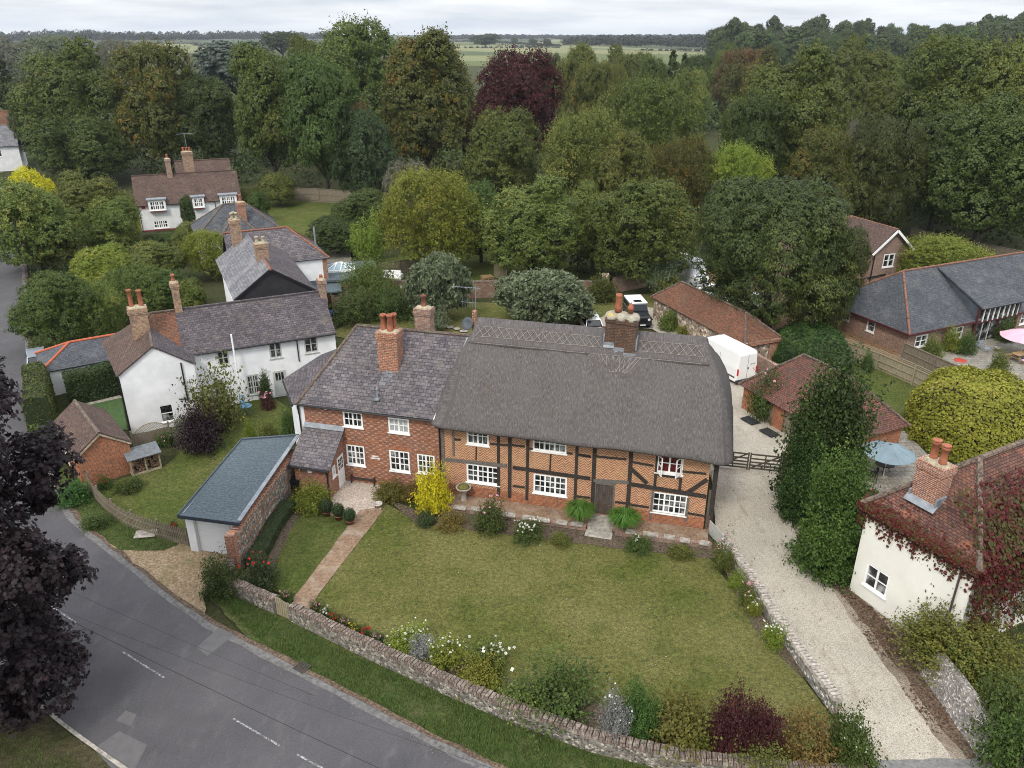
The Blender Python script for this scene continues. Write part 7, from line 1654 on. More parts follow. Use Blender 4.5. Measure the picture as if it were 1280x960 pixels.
# ---- far woods and hedgerows: nobody could count them
def far_wood(name, pix, seed, leaf=1.6, per=9, lm='far', hv=.35, stp=8, rmax=11):
    """belt of crowns along photo pixels (x, ytop, ybase)"""
    rng = np.random.default_rng(seed); VV = []; TT = []
    for (x0, t0, b0), (x1, t1, b1) in zip(pix, pix[1:]):
        d0, d1 = P(x0, b0), P(x1, b1); step = stp; k = max(1, int((d1 - d0).length / step))
        for i in range(k):
            for row in range(2):
                f = (i + rng.uniform(0, 1)) / k; x = x0 + (x1 - x0) * f; yb = b0 + (b1 - b0) * f; yt = t0 + (t1 - t0) * f
                p = P(x, yb); p.y += row * 14; top = at(x, yt, p.y).z * rng.uniform(1 - hv, 1.06)
                top = max(4, top); r_ = min(rmax, top * .55) * rng.uniform(.8, 1.25); n = int(60 * per / 6)
                d = unit(n, rng); d[:, 2] = np.abs(d[:, 2]) * 1.2 - .35
                q = np.array([at(x, yb, p.y).x, p.y, top * .55]) + d * np.array([r_, r_, top * .46]) * rng.uniform(.8, 1.05, n)[:, None]
                VV.append(leaf_arrays(q, nrm(d + np.array([0, 0, .2])), leaf, DIAMOND, rng)); c = rng.uniform(0, 1); TT.append(np.stack([rng.uniform(0, 1, n), np.full(n, c), np.full(n, rng.uniform(0, 1))], 1))
    o = bpy.data.objects.new(name, leaf_mesh(name, np.concatenate(VV), np.concatenate(TT), LM[lm])); C.objects.link(o); return stuff(o)
far_wood('distant_wood', [(-10, 40, 55), (60, 36, 55), (130, 36, 55.5), (160, 38.5, 55), (250, 37.5, 54), (330, 38, 53), (420, 39, 52)], 1, 3.6, 13)
far_wood('distant_wood', [(560, 43, 50.5), (640, 42.5, 50), (720, 43, 50), (900, 42, 50)], 2, 5.0, 10)
far_wood('distant_wood', [(708, 45, 60), (740, 43, 61), (800, 42.5, 63), (850, 42, 64), (900, 41, 66)], 3, 2.8, 12)
far_wood('hedgerow', [(555, 50, 54), (600, 49, 54), (700, 55, 59), (640, 57, 60)], 4, 1.6, 6)
far_wood('hedgerow', [(545, 58.5, 61.5), (700, 58, 61)], 5, 1.2, 5); far_wood('hedgerow', [(800, 60, 64.5), (900, 59, 66)], 6, 1.3, 6)
far_wood('hedgerow', [(0, 46, 62), (40, 50, 63), (110, 52, 62)], 7, 1.3, 8); far_wood('hedgerow', [(240, 52, 60), (300, 51, 59), (350, 50, 57)], 8, 1.3, 6)
for lb, x, yt, w_, yb in (('lone dark tree in the far field, left of three', 643, 47, 9, 57.5), ('lone dark tree in the far field, middle of three', 666, 48.5, 12, 58), ('lone dark tree in the far field, right of three', 684, 49, 12, 59), ('broad far tree standing beyond the hedge right of the orange-patched tree', 607, 44, 38, 58)):
    T(lb, x, yt, w_, yb, 'farwood', 'dark')
def under(name, pix, n, h0, h1, seed, lm, leaf=.5):
    rng = np.random.default_rng(seed); VV = []; TT = []; pts = [P(*q) for q in pix]; x0, x1 = min(p.x for p in pts), max(p.x for p in pts); y0, y1 = min(p.y for p in pts), max(p.y for p in pts); k = 0
    while k < n:
        x, y = rng.uniform(x0, x1), rng.uniform(y0, y1); ins = False; j = len(pts) - 1
        for i in range(len(pts)):
            if (pts[i].y > y) != (pts[j].y > y) and x < (pts[j].x - pts[i].x) * (y - pts[i].y) / (pts[j].y - pts[i].y) + pts[i].x: ins = not ins
            j = i
        if not ins: continue
        k += 1; h_ = rng.uniform(h0, h1); r_ = h_ * rng.uniform(.5, .8); m = int(55 * (r_ / leaf / 4) ** 1.3) + 30; d = unit(m, rng); d[:, 2] = np.abs(d[:, 2]); q = np.array([x, y, 0]) + d * np.array([r_, r_, h_]) * rng.uniform(.7, 1.05, m)[:, None]
        VV.append(leaf_arrays(q, nrm(d + np.array([0, 0, .3])), leaf, DIAMOND, rng, None, .5)); TT.append(np.stack([rng.uniform(0, 1, m), np.full(m, rng.uniform()), np.full(m, rng.uniform())], 1))
    o = bpy.data.objects.new(name, leaf_mesh(name, np.concatenate(VV), np.concatenate(TT), LM[lm])); C.objects.link(o); return stuff(o)
under('undergrowth', [(310, 232), (60, 215), (20, 170), (300, 150), (560, 150), (560, 245), (470, 300), (450, 262), (440, 240), (350, 236)], 420, 2, 5.5, 31, 'dark')
under('undergrowth', [(560, 150), (850, 150), (880, 330), (700, 340), (640, 322), (560, 322), (480, 300)], 420, 2, 5, 32, 'olive')
under('undergrowth', [(940, 160), (1330, 150), (1330, 320), (1200, 300), (1130, 290), (1060, 330), (900, 320), (890, 240)], 460, 2, 5.5, 33, 'dark')
under('undergrowth', [(700, 130), (1330, 110), (1330, 160), (900, 175), (700, 160)], 260, 4, 9, 34, 'dark', 1.0)
# ---- left side shrubs
for lb, x, yt, w_, yb, k, lm in (
    ('large green shrub at the lane corner, leftmost of the shrubbery', 38, 228, 116, 342, 'round', 'mid'), ('golden-topped shrub above the large lane-side shrub', 45, 213, 62, 300, 'round', 'gold'),
    ('leafy grey-green bush in front of the bushy dark tree', 116, 216, 96, 312, 'broad', 'mid'), ('dark bush under the grey-green bush, above the box hedge', 140, 250, 70, 322, 'round', 'mid'),
    ('shrub at the foot of the lane-side shrubbery near the road', 70, 275, 74, 340, 'round', 'olive'),
    ('dark clipped-looking round bush by the lane, above the annexe', 68, 342, 98, 440, 'round', 'hedge'), ('yellow-green dogwood in the middle of the shrubbery', 132, 308, 82, 368, 'round', 'lime'),
    ('grey-green shrub right of the dogwood', 190, 303, 82, 362, 'round', 'mid'), ('olive shrub behind the twin chimney pots', 168, 334, 96, 405, 'loose', 'olive'),
    ('laburnum-like shrub in front of the annexe roof', 122, 355, 76, 430, 'loose', 'mid'), ('dark leafy shrub left of the tall slim chimney', 205, 340, 72, 395, 'broadb', 'deep'),
    ('lime-green vine-covered tree in front of the far slate house', 262, 288, 62, 352, 'loose', 'lime'), ('small dark shrub by the slate-gabled house', 236, 350, 46, 396, 'round', 'mid'),
    ('shrub against the left wall of the brown-roofed house', 200, 290, 44, 312, 'round', 'deep'), ('dark ivy bush between the windows of the brown-roofed house', 235, 246, 18, 290, 'tall', 'dark'),
    ('shrub at the foot of the ivy, right of the brown-roofed house wall', 236, 278, 40, 318, 'round', 'mid'), ('shrub between the brown-roofed house and the left lawn', 322, 240, 30, 278, 'round', 'deep')):
    T(lb, x, yt, w_, yb, k, lm, 'shrub', 'shrub')
T('bright yellow shrub at the left corner of the brown-roofed house', 162, 256, 24, 300, 'round', 'gold', 'shrub', 'shrub')
# ---- box hedges: solid core with leaves on its faces
def clipped_hedge(name, label, pts, t, h, lm, leaf=.15, dens_=130, z0=0, cat='hedge', rnd=.3):
    o0 = Vector((pts[0].x, pts[0].y, 0)); th_ = thing(name, label, cat, (pts[0].x, pts[0].y, z0)); rng = np.random.default_rng(len(label)); path = dens([Vector((p.x, p.y, 0)) for p in pts], .4)
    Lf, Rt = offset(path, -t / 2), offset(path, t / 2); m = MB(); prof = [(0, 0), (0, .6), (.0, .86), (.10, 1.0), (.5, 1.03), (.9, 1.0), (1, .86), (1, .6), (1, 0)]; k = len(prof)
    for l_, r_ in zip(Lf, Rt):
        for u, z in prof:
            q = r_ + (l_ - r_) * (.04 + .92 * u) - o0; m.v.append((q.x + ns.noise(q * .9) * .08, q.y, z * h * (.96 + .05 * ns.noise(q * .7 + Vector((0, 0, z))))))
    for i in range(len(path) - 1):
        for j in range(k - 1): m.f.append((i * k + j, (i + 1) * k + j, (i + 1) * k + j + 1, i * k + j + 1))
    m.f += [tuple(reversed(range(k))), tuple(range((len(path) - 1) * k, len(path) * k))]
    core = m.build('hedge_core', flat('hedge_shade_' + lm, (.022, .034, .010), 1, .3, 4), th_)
    PP = []; NN = []
    for p in core.data.polygons:
        vs = [np.array(core.data.vertices[i].co) for i in p.vertices]; n = max(1, int(p.area * dens_)) if p.area > 1e-4 else 0
        for tri in ([vs[0], vs[1], vs[2]], [vs[0], vs[2], vs[3]]) if len(vs) == 4 else [[vs[0], vs[i], vs[i + 1]] for i in range(1, len(vs) - 1)]:
            ar = np.linalg.norm(np.cross(tri[1] - tri[0], tri[2] - tri[0])) / 2; kk = int(ar * dens_ + .5)
            if not kk: continue
            a, b = rng.uniform(0, 1, kk), rng.uniform(0, 1, kk); f = a + b > 1; a[f], b[f] = 1 - a[f], 1 - b[f]
            PP.append(tri[0] + a[:, None] * (tri[1] - tri[0]) + b[:, None] * (tri[2] - tri[0])); NN.append(np.tile(np.array(p.normal), (kk, 1)))
    PP, NN = np.concatenate(PP), np.concatenate(NN); PP = PP + NN * rng.uniform(-.02, .09, len(PP))[:, None]
    g = np.array([ns.noise(Vector(q) * 1.1) for q in PP]) * .6 + .5
    o = bpy.data.objects.new('leaves', leaf_mesh('leaves', leaf_arrays(PP, NN, leaf, DIAMOND, rng, None, .6), np.stack([rng.uniform(0, 1, len(PP)), np.clip(g, 0, 1), np.clip(g, 0, 1)], 1), LM[lm])); C.objects.link(o); o.parent = th_
    return th_
clipped_hedge('clipped_hedge', 'tall clipped hedge along the lane, its rounded end above the brick outbuilding', [P(56, 545), P(56, 508), P(52, 498)], 1.6, 2.9, 'hedge')
clipped_hedge('clipped_hedge', 'dark clipped hedge running back from the lane to the white gable, above the artificial lawn', [P(88, 505), P(120, 498), P(150, 490)], 1.4, 2.5, 'box')
clipped_hedge('clipped_hedge', 'long box-cut hedge in the shrubbery above the dogwood', [P(76, 346), P(120, 330), P(178, 318)], 1.8, 1.9, 'hedge')
clipped_hedge('clipped_hedge', 'dark hedge along the foot of the tall flint wall', [P(318, 712), P(345, 662), P(362, 638)], .8, .75, 'box', .09)
clipped_hedge('clipped_hedge', 'hedge on the lane side of the tall clipped hedge, lower and rougher', [P(44, 500), P(46, 540), P(56, 575)], .8, 1.0, 'olive')
# ---- shrubs around the houses
def S(label, x, yt, w_, yb, k, lm, name='shrub', cat='shrub', **kw): return T(label, x, yt, w_, yb, k, lm, name, cat, **kw)
S('sage-green upright-leaved tree in the back garden, left of two', 548, 318, 82, 402, 'sagetree', 'sage', 'sage_tree', 'tree')
S('sage-green upright-leaved tree in the back garden, right and wider of two', 683, 336, 124, 414, 'sagetree', 'sage', 'sage_tree', 'tree')
S('pale grey-green bush behind the slate ridge, between chimney and sage-green tree', 540, 378, 44, 416, 'spiky', 'sage')
S('grey-green upright shrub beside the white motorhome', 827, 314, 44, 372, 'spiky', 'sage')
S('yellowish shrub below the grey-green upright shrub by the long barn', 838, 345, 40, 378, 'bush', 'mid')
S('rose bush climbing at the garden wall pier', 752, 344, 40, 378, 'bushb', 'olive')
S('overgrown shrub sprawling over the left part of the brick garden wall', 464, 326, 66, 382, 'bushb', 'mid')
S('low green shrub mass below the garden wall, left', 445, 362, 66, 402, 'bushb', 'deep')
S('low green shrub mass below the garden wall, right', 490, 360, 60, 400, 'bush', 'deep')
S('shrub growing against the flint barn wall, nearer the off-road car', 836, 388, 26, 414, 'bush', 'mid')
S('yellowing shrub against the flint barn wall, behind the thatched ridge', 868, 400, 44, 420, 'bush', 'yellowgreen')
S('dark ivy mound spilling over the trellis fence end', 1012, 412, 98, 452, 'mound', 'laurel')
S('small leafy climber on the trellis fence', 1085, 442, 16, 466, 'bush', 'deep')
S('big clipped yellow-green mound hedge below the barn patio', 1226, 462, 164, 560, 'mound', 'moundgreen', 'mound_hedge', 'hedge')
S('tall dark laurel in front of the tiled garage', 1036, 468, 104, 640, 'tallshrub', 'laurel', 'laurel', 'shrub')
S('brighter laurel bulging over the drive in front of the taller dark one', 1044, 582, 92, 716, 'fullshrub', 'freshlaurel', 'laurel', 'shrub')
S('low laurel at the left of the pair, by the field gate', 1006, 548, 54, 650, 'fullshrub', 'laurel', 'laurel', 'shrub')
S('pink climbing rose between the garage doors', 962, 466, 46, 526, 'bushb', 'deep', 'climbing_rose', 'climber')
S('olive buddleia in front of the white cottage windows', 264, 460, 74, 542, 'wild', 'mid')
S('dark plum-purple bush at the right of the white gable', 250, 504, 56, 566, 'bushb', 'plum')
S('grey-green shrub at the foot of the white gable window', 232, 520, 34, 552, 'bush', 'grey')
S('white climbing rose on the white cottage wall', 304, 430, 36, 492, 'wild', 'mid', 'climbing_rose', 'climber')
S('lime vine over the white cottage door', 350, 448, 26, 466, 'bushb', 'lime', 'climber', 'climber')
S('dark climber against the cottage wall right of the tall window', 331, 466, 16, 506, 'bush', 'dark', 'climber', 'climber')
S('mixed shrub beside the white cottage door', 334, 492, 20, 512, 'bushb', 'purple')
S('tall weeds beside the white extension', 362, 510, 24, 552, 'spiky', 'deep')
S('young apple tree with bare branches by the white extension', 334, 526, 30, 556, 'bushb', 'mid', 'apple_tree', 'tree')
S('small vine shoots at the end of the flat garage roof', 312, 526, 14, 552, 'bushb', 'lime')
S('large-leaved fig-like shrub in a pot by the porch', 391, 602, 48, 640, 'bushb', 'lime')
S('bronze-orange dwarf maple on the gravel patio beside the bench', 488, 602, 42, 626, 'bushb', 'spirea')
S('straw-coloured low shrub under the right-hand ground-floor windows', 514, 606, 34, 622, 'bushb', 'bronze')
S('brilliant yellow variegated bush at the join of the two cottages', 541, 586, 46, 643, 'bush', 'gold')
S('dark leafy top of the yellow bush beside the brick cottage corner', 540, 580, 26, 606, 'bush', 'deep')
S('dark rosemary-like bush below the yellow bush', 532, 638, 26, 660, 'spiky', 'bluegreen')
S('bronze-leaved rounded shrub below the bird bath', 563, 638, 38, 664, 'bushb', 'bronze')
S('rose bush with pale pink flowers on the terrace edge', 614, 624, 42, 668, 'bushb', 'deep', 'rose_bush')
S('white flowering low plant on the terrace edge, right of the rose bush', 660, 652, 44, 674, 'bushb', 'deep', 'flowering_plant', 'plant')
S('small green plant beside the door steps, left', 700, 666, 30, 682, 'bushb', 'mid', 'plant', 'plant')
S('straggling green plant beside the door steps, right', 800, 672, 36, 690, 'bushb', 'deep', 'plant', 'plant')
S('sprawling border plant near the side gate', 850, 682, 34, 698, 'bushb', 'mid', 'plant', 'plant')
S('yellow-leaved flowering plant at the top end of the drive wall', 905, 676, 32, 716, 'wild', 'mid', 'flowering_plant', 'plant')
S('yellow-green plant on the lawn side of the drive wall, near the top', 920, 712, 26, 738, 'wild', 'lime', 'plant', 'plant')
S('leafy plant with pale flowers along the drive wall, second clump down', 932, 728, 28, 758, 'wild', 'mid', 'flowering_plant', 'plant')
S('yellowish clump along the drive wall, just above the gap in planting', 944, 746, 26, 772, 'wild', 'lime', 'flowering_plant', 'plant')
S('yellow-flowered plant halfway along the drive wall', 968, 776, 34, 812, 'wild', 'lime', 'flowering_plant', 'plant')
# front border along the flint wall
S('dark rose bush with red flowers inside the wall corner', 326, 694, 46, 738, 'bushb', 'bluegreen', 'rose_bush')
S('yew-like feathery shrub drooping at the garage pier', 274, 694, 54, 748, 'bushb', 'dark')
S('white phlox clump, left of two on the front border', 508, 778, 54, 822, 'spiky', 'lime', 'flowering_plant', 'plant')
S('white phlox clump, right of two on the front border', 556, 792, 50, 838, 'spiky', 'lime', 'flowering_plant', 'plant')
S('grey lavender bush between the white phlox clumps', 530, 792, 40, 832, 'spiky', 'lavender', 'lavender', 'plant')
S('spindly rose with white blooms beside the phlox', 612, 792, 60, 842, 'wild', 'mid', 'rose_bush')
S('yellow-green euphorbia-like plant low against the front wall', 600, 826, 60, 864, 'bush', 'yellowgreen', 'plant', 'plant')
S('dark glossy shrub, biggest on the front border', 695, 818, 112, 910, 'wild', 'deep')
S('light green shrub left of the biggest glossy shrub', 652, 842, 66, 900, 'wild', 'mid')
S('silvery lavender-grey shrub right of the biggest glossy shrub', 770, 872, 44, 932, 'spiky', 'lavender')
S('fresh green feathery plant beside the silvery shrub', 800, 858, 56, 926, 'spiky', 'fern', 'plant', 'plant')
S('yellow-brown spiraea shrub on the front border', 856, 862, 98, 948, 'bushb', 'spirea')
S('dark purple berberis, left of two on the front border', 914, 866, 56, 948, 'bush', 'purple', 'berberis')
S('dark purple berberis, right of two on the front border', 952, 878, 54, 952, 'bush', 'purple', 'berberis')
S('russet-bronze shrub right of the purple berberis', 1010, 884, 84, 964, 'bushb', 'bronze')
S('green potentilla shrub at the lower end of the drive wall', 1064, 894, 66, 970, 'bush', 'deep')
S('low green edging plant in front of the berberis', 950, 940, 80, 966, 'bushb', 'mid', 'plant', 'plant')
# right foreground
S('yellowing dogwood shrub against the cream house', 1212, 762, 142, 862, 'bigbush', 'spirea')
S('thin twiggy stems of the dogwood rising against the cream wall', 1178, 736, 56, 812, 'wild', 'spirea')
S('dark green shrub spilling over the lower right flint wall', 1256, 842, 84, 930, 'bushb', 'deep')
S('bright green shrub at the lower right corner', 1268, 880, 80, 985, 'bushb', 'deep')
# box balls in terracotta pots
for x, yb, lb in ((409, 646, 'clipped box ball in a terracotta pot, left and largest of three in a row'), (424, 651, 'clipped box ball in a terracotta pot, middle one of three in a row'), (438, 657, 'clipped box ball in a terracotta pot, right-hand one of three in a row')):
    p = P(x, yb); t = thing('potted_box_ball', lb, 'potted plant', (p.x, p.y, .02)); MB().lathe([(.16, 0), (.22, .3), (.25, .31), (.25, .37), (.2, .37)], n=14).build('pot', TERRAD, t, True)
    o = bpy.data.objects.new('box_ball', crown_mesh('ball', 'box')); C.objects.link(o); o.parent = t; r_ = .40 if x < 415 else .36; o.scale = (r_, r_, r_); o.location = (0, 0, .30)
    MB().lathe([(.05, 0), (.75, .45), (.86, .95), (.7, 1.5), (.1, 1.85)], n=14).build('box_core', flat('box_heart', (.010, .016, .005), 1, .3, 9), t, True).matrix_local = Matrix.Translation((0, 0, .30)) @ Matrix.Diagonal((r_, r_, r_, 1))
# strap-leaved clumps either side of the old door
def strap_clump(label, x, y, r_, h_, lm, n=900):
    rng = np.random.default_rng(x); p = P(x, y, .3); t = thing('day_lily_clump', label, 'plant', tuple(p)); VV = []; TT = []
    for i in range(n):
        a = rng.uniform(0, 2 * math.pi); rr_ = r_ * rng.uniform(.35, 1.05); hh = h_ * rng.uniform(.6, 1.05); w_ = .032; s = np.array([math.cos(a), math.sin(a), 0]); sd_ = np.array([-s[1], s[0], 0]) * w_
        q = [s * rr_ * u + np.array([0, 0, hh * (2.1 * u - 1.45 * u * u) / .76]) for u in (0.02, .3, .62, 1.0)]
        for k in range(3): VV.append(np.array([q[k] - sd_ * (1 - k * .2), q[k] + sd_ * (1 - k * .2), q[k + 1] + sd_ * (.8 - k * .35), q[k + 1] - sd_ * (.8 - k * .35)])); TT.append((rng.uniform(), rng.uniform(), 0))
    o = bpy.data.objects.new('strap_leaves', leaf_mesh('strap_leaves', np.array(VV), np.array(TT), LM[lm])); C.objects.link(o); o.parent = t
strap_clump('arching strap-leaved clump on the left of the old plank door', 724, 652, 1.0, 1.15, 'lily'); strap_clump('arching strap-leaved clump on the right of the old plank door', 780, 662, 1.05, 1.15, 'lily')
# blossoms: small heads scattered over a plant, parts of that plant
def blossoms(label, n, col, size=.09, top=.55):
    size *= .72
    t = [o for o in C.objects if o.get('label') == label][0]; cr_ = [o for o in t.children if o.name.startswith('crown')][0]; me = cr_.data; k = len(me.polygons); rng = np.random.default_rng(n)
    zs = np.array([p.center[2] for p in me.polygons]); ok = np.where(zs > zs.max() * top)[0]; sel = rng.choice(ok, n); s = np.array(t.scale); P_ = np.array([me.polygons[i].center for i in sel]) * 1.04
    VV = []; TT = []
    for q in P_:
        for a in range(3):
            d = unit(1, rng); d[:, 2] = abs(d[:, 2]) + .4; VV.append(leaf_arrays(q[None] + rng.normal(size=(1, 3)) * .02 / s, d, 1.0, np.array([(-.5, -.4), (.5, -.4), (.5, .4), (-.5, .4)]), rng)[0] * 1.0); 
            VV[-1] = q + (VV[-1] - VV[-1].mean(0)) * size / s; TT.append((rng.uniform(), 0, 0))
    o = bpy.data.objects.new('blossom', leaf_mesh('blossom', np.array(VV), np.array(TT), FL[col])); C.objects.link(o); o.parent = t
for a in (('white phlox clump, left of two on the front border', 60, 'white', .09), ('white phlox clump, right of two on the front border', 60, 'white', .09), ('spindly rose with white blooms beside the phlox', 22, 'white', .14), ('rose bush with pale pink flowers on the terrace edge', 16, 'pink', .14),
          ('white flowering low plant on the terrace edge, right of the rose bush', 60, 'white', .10), ('dark rose bush with red flowers inside the wall corner', 16, 'red', .13), ('yellow-flowered plant halfway along the drive wall', 26, 'white', .09), ('yellow-leaved flowering plant at the top end of the drive wall', 14, 'pink', .10), ('leafy plant with pale flowers along the drive wall, second clump down', 20, 'pink', .10), ('yellowish clump along the drive wall, just above the gap in planting', 14, 'white', .09),
          ('pink climbing rose between the garage doors', 16, 'pink', .18), ('white climbing rose on the white cottage wall', 26, 'white', .16), ('mixed shrub beside the white cottage door', 20, 'pink', .15), ('straggling green plant beside the door steps, right', 8, 'white', .10), ('green potentilla shrub at the lower end of the drive wall', 22, 'white', .07), ('silvery lavender-grey shrub right of the biggest glossy shrub', 26, 'white', .08)): blossoms(*a)
rb = random.Random(5)
for i, (x, y, col, lb) in enumerate(((357, 748, 'pink', 'pink and white bedding plants left of the garden gate'), (394, 762, 'pink', 'pale pink bedding plants just right of the garden gate'), (406, 770, 'white', 'white bedding plants on the front border near the gate'), (418, 776, 'red', 'red geraniums on the front border, nearest the gate'), (430, 782, 'pink', 'pink bedding clump between the two red clumps of the front border'), (443, 789, 'yellow', 'yellow flowers on the front border'), (456, 794, 'red', 'red bedding plants on the front border, left of the phlox'), (470, 801, 'pink', 'pink bedding plants next to the left phlox clump'),
      (372, 622, 'red', 'small red-flowered plant under the tall flint wall'), (205, 552, 'pink', 'pink hydrangea against the arched trellis'), (130, 606, 'red', 'red-flowered low plant by the brick outbuilding'), (216, 664, 'red', 'orange-red nasturtiums by the garage corner'))):
    S(lb, x, y - 13, 18 if i != 9 else 26, y + 6, 'bushb', 'deep', 'flowering_plant', 'plant'); blossoms(lb, 22, col, .11, .35)
for i, (x, y, lb) in enumerate(((1165, 446, 'flowering shrub on the barn patio against the brick wall'), (1190, 436, 'green shrub between the barn windows and the bay'), (1208, 440, 'leafy pot plant left of the glazed bay'), (1258, 424, 'tall leafy plant right of the glazed bay'), (1250, 464, 'green plant near the picnic table')) ): S(lb, x, y - 26, 26, y + 4, 'bushb', ('mid', 'yellowgreen', 'deep', 'deep', 'mid')[i], 'shrub', 'shrub')
S('low vegetable bed foliage by the brick outbuilding', 160, 600, 34, 612, 'bush', 'deep', 'plant', 'plant'); S('green weeds along the lane below the dark maple', 90, 600, 50, 634, 'bushb', 'fern', 'weeds', 'plant')
S('grassy weeds by the picket fence corner', 118, 640, 40, 662, 'bushb', 'deep', 'weeds', 'plant')
# crimson creeper on the cream house
rng = np.random.default_rng(77); PP = []; NN = []
for i in range(3900):                               # hanging fringe below the drive-side eave
    u = rng.uniform(-.35, 5.6); lob = .55 + .45 * math.sin(u * 3.1) * math.sin(u * 7.3 + 1); dz = rng.exponential(.17 + .24 * lob); 
    if dz > 1.5: continue
    PP.append((u, -.30 + rng.uniform(-.06, .10) + (.22 if dz > .3 else 0), 5.16 - dz)); NN.append((0, -1, .4))
for i in range(900):
    u = rng.uniform(-.3, 5.6); s = rng.exponential(.18); PP.append((u, -.2 + s * .72, 5.1 + s * .68 + .05)); NN.append((0, -.6, .8))
cp = thing('crimson_creeper', 'crimson creeper hanging from the drive-side eaves of the cream house', 'creeper', (*CA, 0), CANG)
o = bpy.data.objects.new('creeper_leaves', leaf_mesh('creeper_leaves', leaf_arrays(np.array(PP), np.array(NN), .13, DIAMOND * np.array([1, 1.3]), rng), np.stack([rng.uniform(0, 1, len(PP)), rng.uniform(0, 1, len(PP)), rng.uniform(0, .66, len(PP))], 1), LM['creeper'])); C.objects.link(o); o.parent = cp
MB().tube([(.3, -.12, 5.05), (2, -.13, 4.9), (3.5, -.12, 5.0), (5.3, -.12, 4.95)], .02, 5).build('creeper_stem', BARK, cp)
PP = []; NN = []
for i in range(12000):                              # the big mat over the far slope and corner
    d = rng.uniform(.2, 9); s = rng.uniform(0, 1) ** 1.3 * 3.2
    w_ = .55 + .45 * ns.noise(Vector((d * .6, s * .6, 2))); 
    if rng.uniform() > w_ * (1.12 - s / 3.6): continue
    lift = rng.uniform(.03, .22); PP.append((5.55 - s * .69 + lift * .6, d, 5.05 + s * .73 + lift)); NN.append((.7, 0, .7))
for i in range(9000):
    d = rng.uniform(-.3, 8); dz = rng.uniform(0, 1) ** 1.3 * 4.2
    if rng.uniform() > .95 - dz / 6 + .3 * ns.noise(Vector((d, dz, 8))): continue
    PP.append((5.50 + rng.uniform(0, .35), d, 5.1 - dz)); NN.append((1, 0, .3))
cp2 = thing('crimson_creeper', 'thick mat of crimson and green creeper over the right-hand roof slope of the cream house', 'creeper', (*CA, 0), CANG)
PPa = np.array(PP); acc = np.array([.46 + .45 * ns.noise(Vector(q) * .45 + Vector((3, 1, 0))) + .4 * ns.noise(Vector(q) * 1.6) + (.25 if q[2] < 4.4 else 0) for q in PPa])
o = bpy.data.objects.new('creeper_leaves', leaf_mesh('creeper_leaves', leaf_arrays(PPa, np.array(NN), .16, DIAMOND * np.array([1, 1.3]), rng), np.stack([rng.uniform(0, 1, len(PP)), rng.uniform(0, 1, len(PP)), np.clip(acc + rng.normal(0, .22, len(PP)), 0, 1)], 1), LM['creeper'])); C.objects.link(o); o.parent = cp2
# ---- dark maple in the near left corner
rng = np.random.default_rng(5); lb = []
for i in range(64):
    h = rng.uniform(0, 1); a = rng.uniform(0, 2 * math.pi); z = 2.0 + h * 17; Rm = 5.3 * math.sqrt(max(.06, 1 - ((z - 9.5) / 10.3) ** 2)); q = rng.uniform(.7, 1.25); lb.append(((Rm - q * .75) * math.cos(a) * rng.uniform(.75, 1.02), (Rm - q * .75) * math.sin(a) * rng.uniform(.75, 1.02), z, q))
for z in range(3, 18, 2): lb.append((0, 0, z, 3.2 * math.sqrt(max(.1, 1 - ((z - 9.5) / 9.8) ** 2))))
P_, N_, ci, li = crown_pts(rng, lb, 4600, .40, 15, .8, -.6)
cl = rng.uniform(0, 1, 4600)
Vm = leaf_arrays(P_, nrm(N_ + np.array([0, 0, .5])), .185, LOBED, rng, None, .4)
t = thing('dark_maple', 'near dark purple maple filling the lower left edge of the view', 'tree', (-20.7, 22.6, 0))
o = bpy.data.objects.new('crown', leaf_mesh('crown', Vm, np.stack([rng.uniform(0, 1, len(P_)), cl[ci], rng.uniform(0, 1, len(P_))], 1), LM['maple'])); C.objects.link(o); o.parent = t
nf = 7000; i = rng.integers(0, len(lb), nf); Cl = np.array(lb); pf = Cl[i, :3] + unit(nf, rng) * (Cl[i, 3] * rng.uniform(.3, .7, nf))[:, None]
o = bpy.data.objects.new('inner_leaves', leaf_mesh('inner_leaves', leaf_arrays(pf, unit(nf, rng), .5, LOBED, rng), np.stack([rng.uniform(0, 1, nf)] * 3, 1) * np.array([1, 1, .5]), LM['maple'])); C.objects.link(o); o.parent = t
m = MB().tube([(0, 0, -.2), (.1, 0, 3), (0, .1, 9), (.1, 0, 17)], [.36, .3, .2, .05], 9)
for l_ in lb[:26]: m.tube([(0, 0, l_[2] * .75), (l_[0] * .5, l_[1] * .5, l_[2] * .9), l_[:3]], [.09, .06, .02], 6)
m.build('trunk', BARK, t, True)
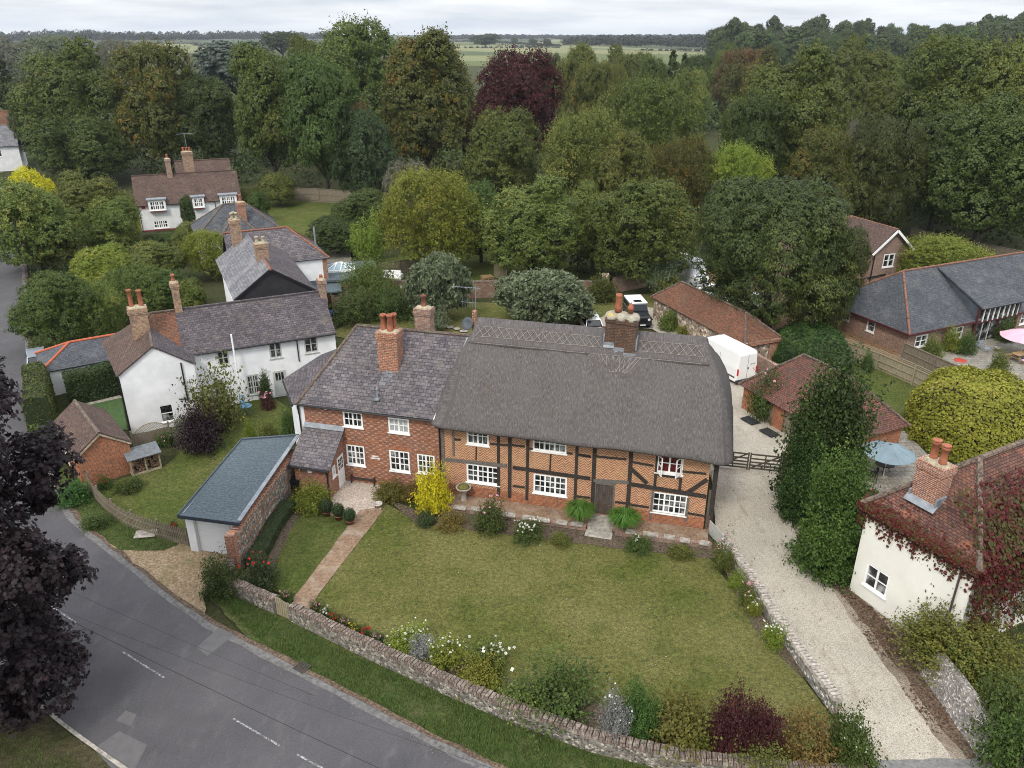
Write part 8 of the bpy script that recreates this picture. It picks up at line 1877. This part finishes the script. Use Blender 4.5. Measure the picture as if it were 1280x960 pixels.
# ---- grass blades on the verge, the lawn edges and the left bank: nobody could count them
def grass_area(name, polys, n, h, lm, mat=None, seed=1, z=.06, w=.012):
    rng = np.random.default_rng(seed); VV = []; TT = []
    from mathutils.geometry import intersect_point_tri_2d
    for pix, share in polys:
        pts = [P(*q) for q in pix]; x0, x1 = min(p.x for p in pts), max(p.x for p in pts); y0, y1 = min(p.y for p in pts), max(p.y for p in pts); k = 0; need = int(n * share); tries = 0
        while k < need and tries < need * 8:
            tries += 1; x, y = rng.uniform(x0, x1), rng.uniform(y0, y1); ins = False; j = len(pts) - 1
            for i in range(len(pts)):
                if (pts[i].y > y) != (pts[j].y > y) and x < (pts[j].x - pts[i].x) * (y - pts[i].y) / (pts[j].y - pts[i].y) + pts[i].x: ins = not ins
                j = i
            if not ins: continue
            g = .5 + .8 * ns.noise(Vector((x * .8, y * .8, 1))); 
            if rng.uniform() > .35 + g: continue
            k += 1
            for b in range(5):
                a = rng.uniform(0, 6.28); l_ = h * rng.uniform(.5, 1.2) * (.6 + .5 * g); d = np.array([math.cos(a), math.sin(a), 0]); sd_ = np.array([-d[1], d[0], 0]) * w; q = np.array([x + rng.normal() * .05, y + rng.normal() * .05, z]); tip = q + d * l_ * rng.uniform(.2, .7) + np.array([0, 0, l_])
                VV.append(np.array([q - sd_, q + sd_, tip + sd_ * .3, tip - sd_ * .3])); TT.append((rng.uniform(), np.clip(g, 0, 1), rng.uniform()))
    o = bpy.data.objects.new(name, leaf_mesh(name, np.array(VV), np.array(TT), LM[lm])); C.objects.link(o); return stuff(o)
LM['grassblade'] = leafmat('grass_blades', (.050, .088, .018), (.120, .172, .042), (.16, .155, .06), .86)
LM['dryblade'] = leafmat('dry_grass_blades', (.044, .068, .014), (.100, .118, .030), (.19, .165, .08), .7)
grass_area('verge_grass', [([(258, 742), (290, 722), (350, 780), (440, 822), (560, 874), (650, 912), (740, 946), (840, 968), (900, 990), (760, 1000), (640, 966), (600, 950), (530, 912), (440, 866), (345, 818)], 1.0)], 9000, .17, 'grassblade', seed=3)
grass_area('bank_grass', [([(60, 562), (100, 612), (150, 655), (225, 686), (200, 692), (145, 686), (98, 650), (72, 612), (48, 520)], .6), ([(0, 905), (60, 935), (130, 975), (60, 1010), (-60, 960)], .4)], 3600, .18, 'grassblade', seed=4)
grass_area('lawn_tufts', [([(480, 630), (520, 655), (640, 672), (760, 688), (885, 702), (950, 785), (1005, 852), (1030, 890), (860, 880), (740, 866), (600, 830), (460, 792), (390, 760)], .85), ([(345, 640), (372, 632), (440, 655), (436, 662), (372, 748), (310, 722)], .15)], 15000, .045, 'dryblade', seed=5, w=.010)

def specks(name, pix, n, col, size, z, seed):
    rng = np.random.default_rng(seed); pts = [P(*q) for q in pix]; x0, x1 = min(p.x for p in pts), max(p.x for p in pts); y0, y1 = min(p.y for p in pts), max(p.y for p in pts); VV = []
    while len(VV) < n:
        x, y = rng.uniform(x0, x1), rng.uniform(y0, y1); ins = False; j = len(pts) - 1
        for i in range(len(pts)):
            if (pts[i].y > y) != (pts[j].y > y) and x < (pts[j].x - pts[i].x) * (y - pts[i].y) / (pts[j].y - pts[i].y) + pts[i].x: ins = not ins
            j = i
        if ins and rng.uniform() < .3 + ns.noise(Vector((x * .5, y * .5, seed))): VV.append(leaf_arrays(np.array([[x, y, z + rng.uniform(0, .02)]]), np.array([[0, 0, 1.]]), size * rng.uniform(.5, 1.3), DIAMOND, rng)[0])
    o = bpy.data.objects.new(name, leaf_mesh(name, np.array(VV), rng.uniform(0, 1, (n, 3)), col)); C.objects.link(o); return stuff(o)
DR = [(893, 655), (905, 690), (962, 775), (1045, 890), (1090, 960), (1225, 955), (1150, 850), (1062, 742), (1020, 715), (990, 660), (985, 600), (890, 590)]
specks('fallen_leaves', DR, 420, leafmat('fallen_leaf', (.10, .065, .035), (.24, .17, .09)), .075, .155, 41)
specks('fallen_leaves', [(990, 640), (1020, 700), (1062, 742), (1137, 797), (1165, 845), (1250, 965), (1165, 920), (1110, 840), (1060, 770), (1000, 690)], 1400, leafmat('fallen_leaf', (.05, .03, .018), (.17, .10, .05)), .10, .165, 42)
specks('lawn_daisies', [(480, 640), (640, 672), (880, 702), (1030, 890), (760, 866), (560, 820), (400, 760)], 70, FL['white'], .05, .13, 43)
specks('road_grit', [(97, 660), (200, 742), (345, 832), (530, 926), (600, 962), (560, 962), (345, 845), (200, 755), (90, 665)], 500, leafmat('grit', (.06, .05, .04), (.25, .22, .18)), .05, .245, 44)
# ---- the air: far things fade towards blue-grey
hz = M('haze_air'); hz.t.nodes.remove(hz.b)
hv_ = hz.n('ShaderNodeVolumePrincipled', {'Color': (.80, .88, 1.0, 1), 'Density': .00008, 'Anisotropy': .0}); hz.t.links.new(hv_.outputs[0], hz.out.inputs['Volume'])
stuff(MB().box(-5100, 7100, -300, 7700, -1.5, 92).build('haze', hz.m))
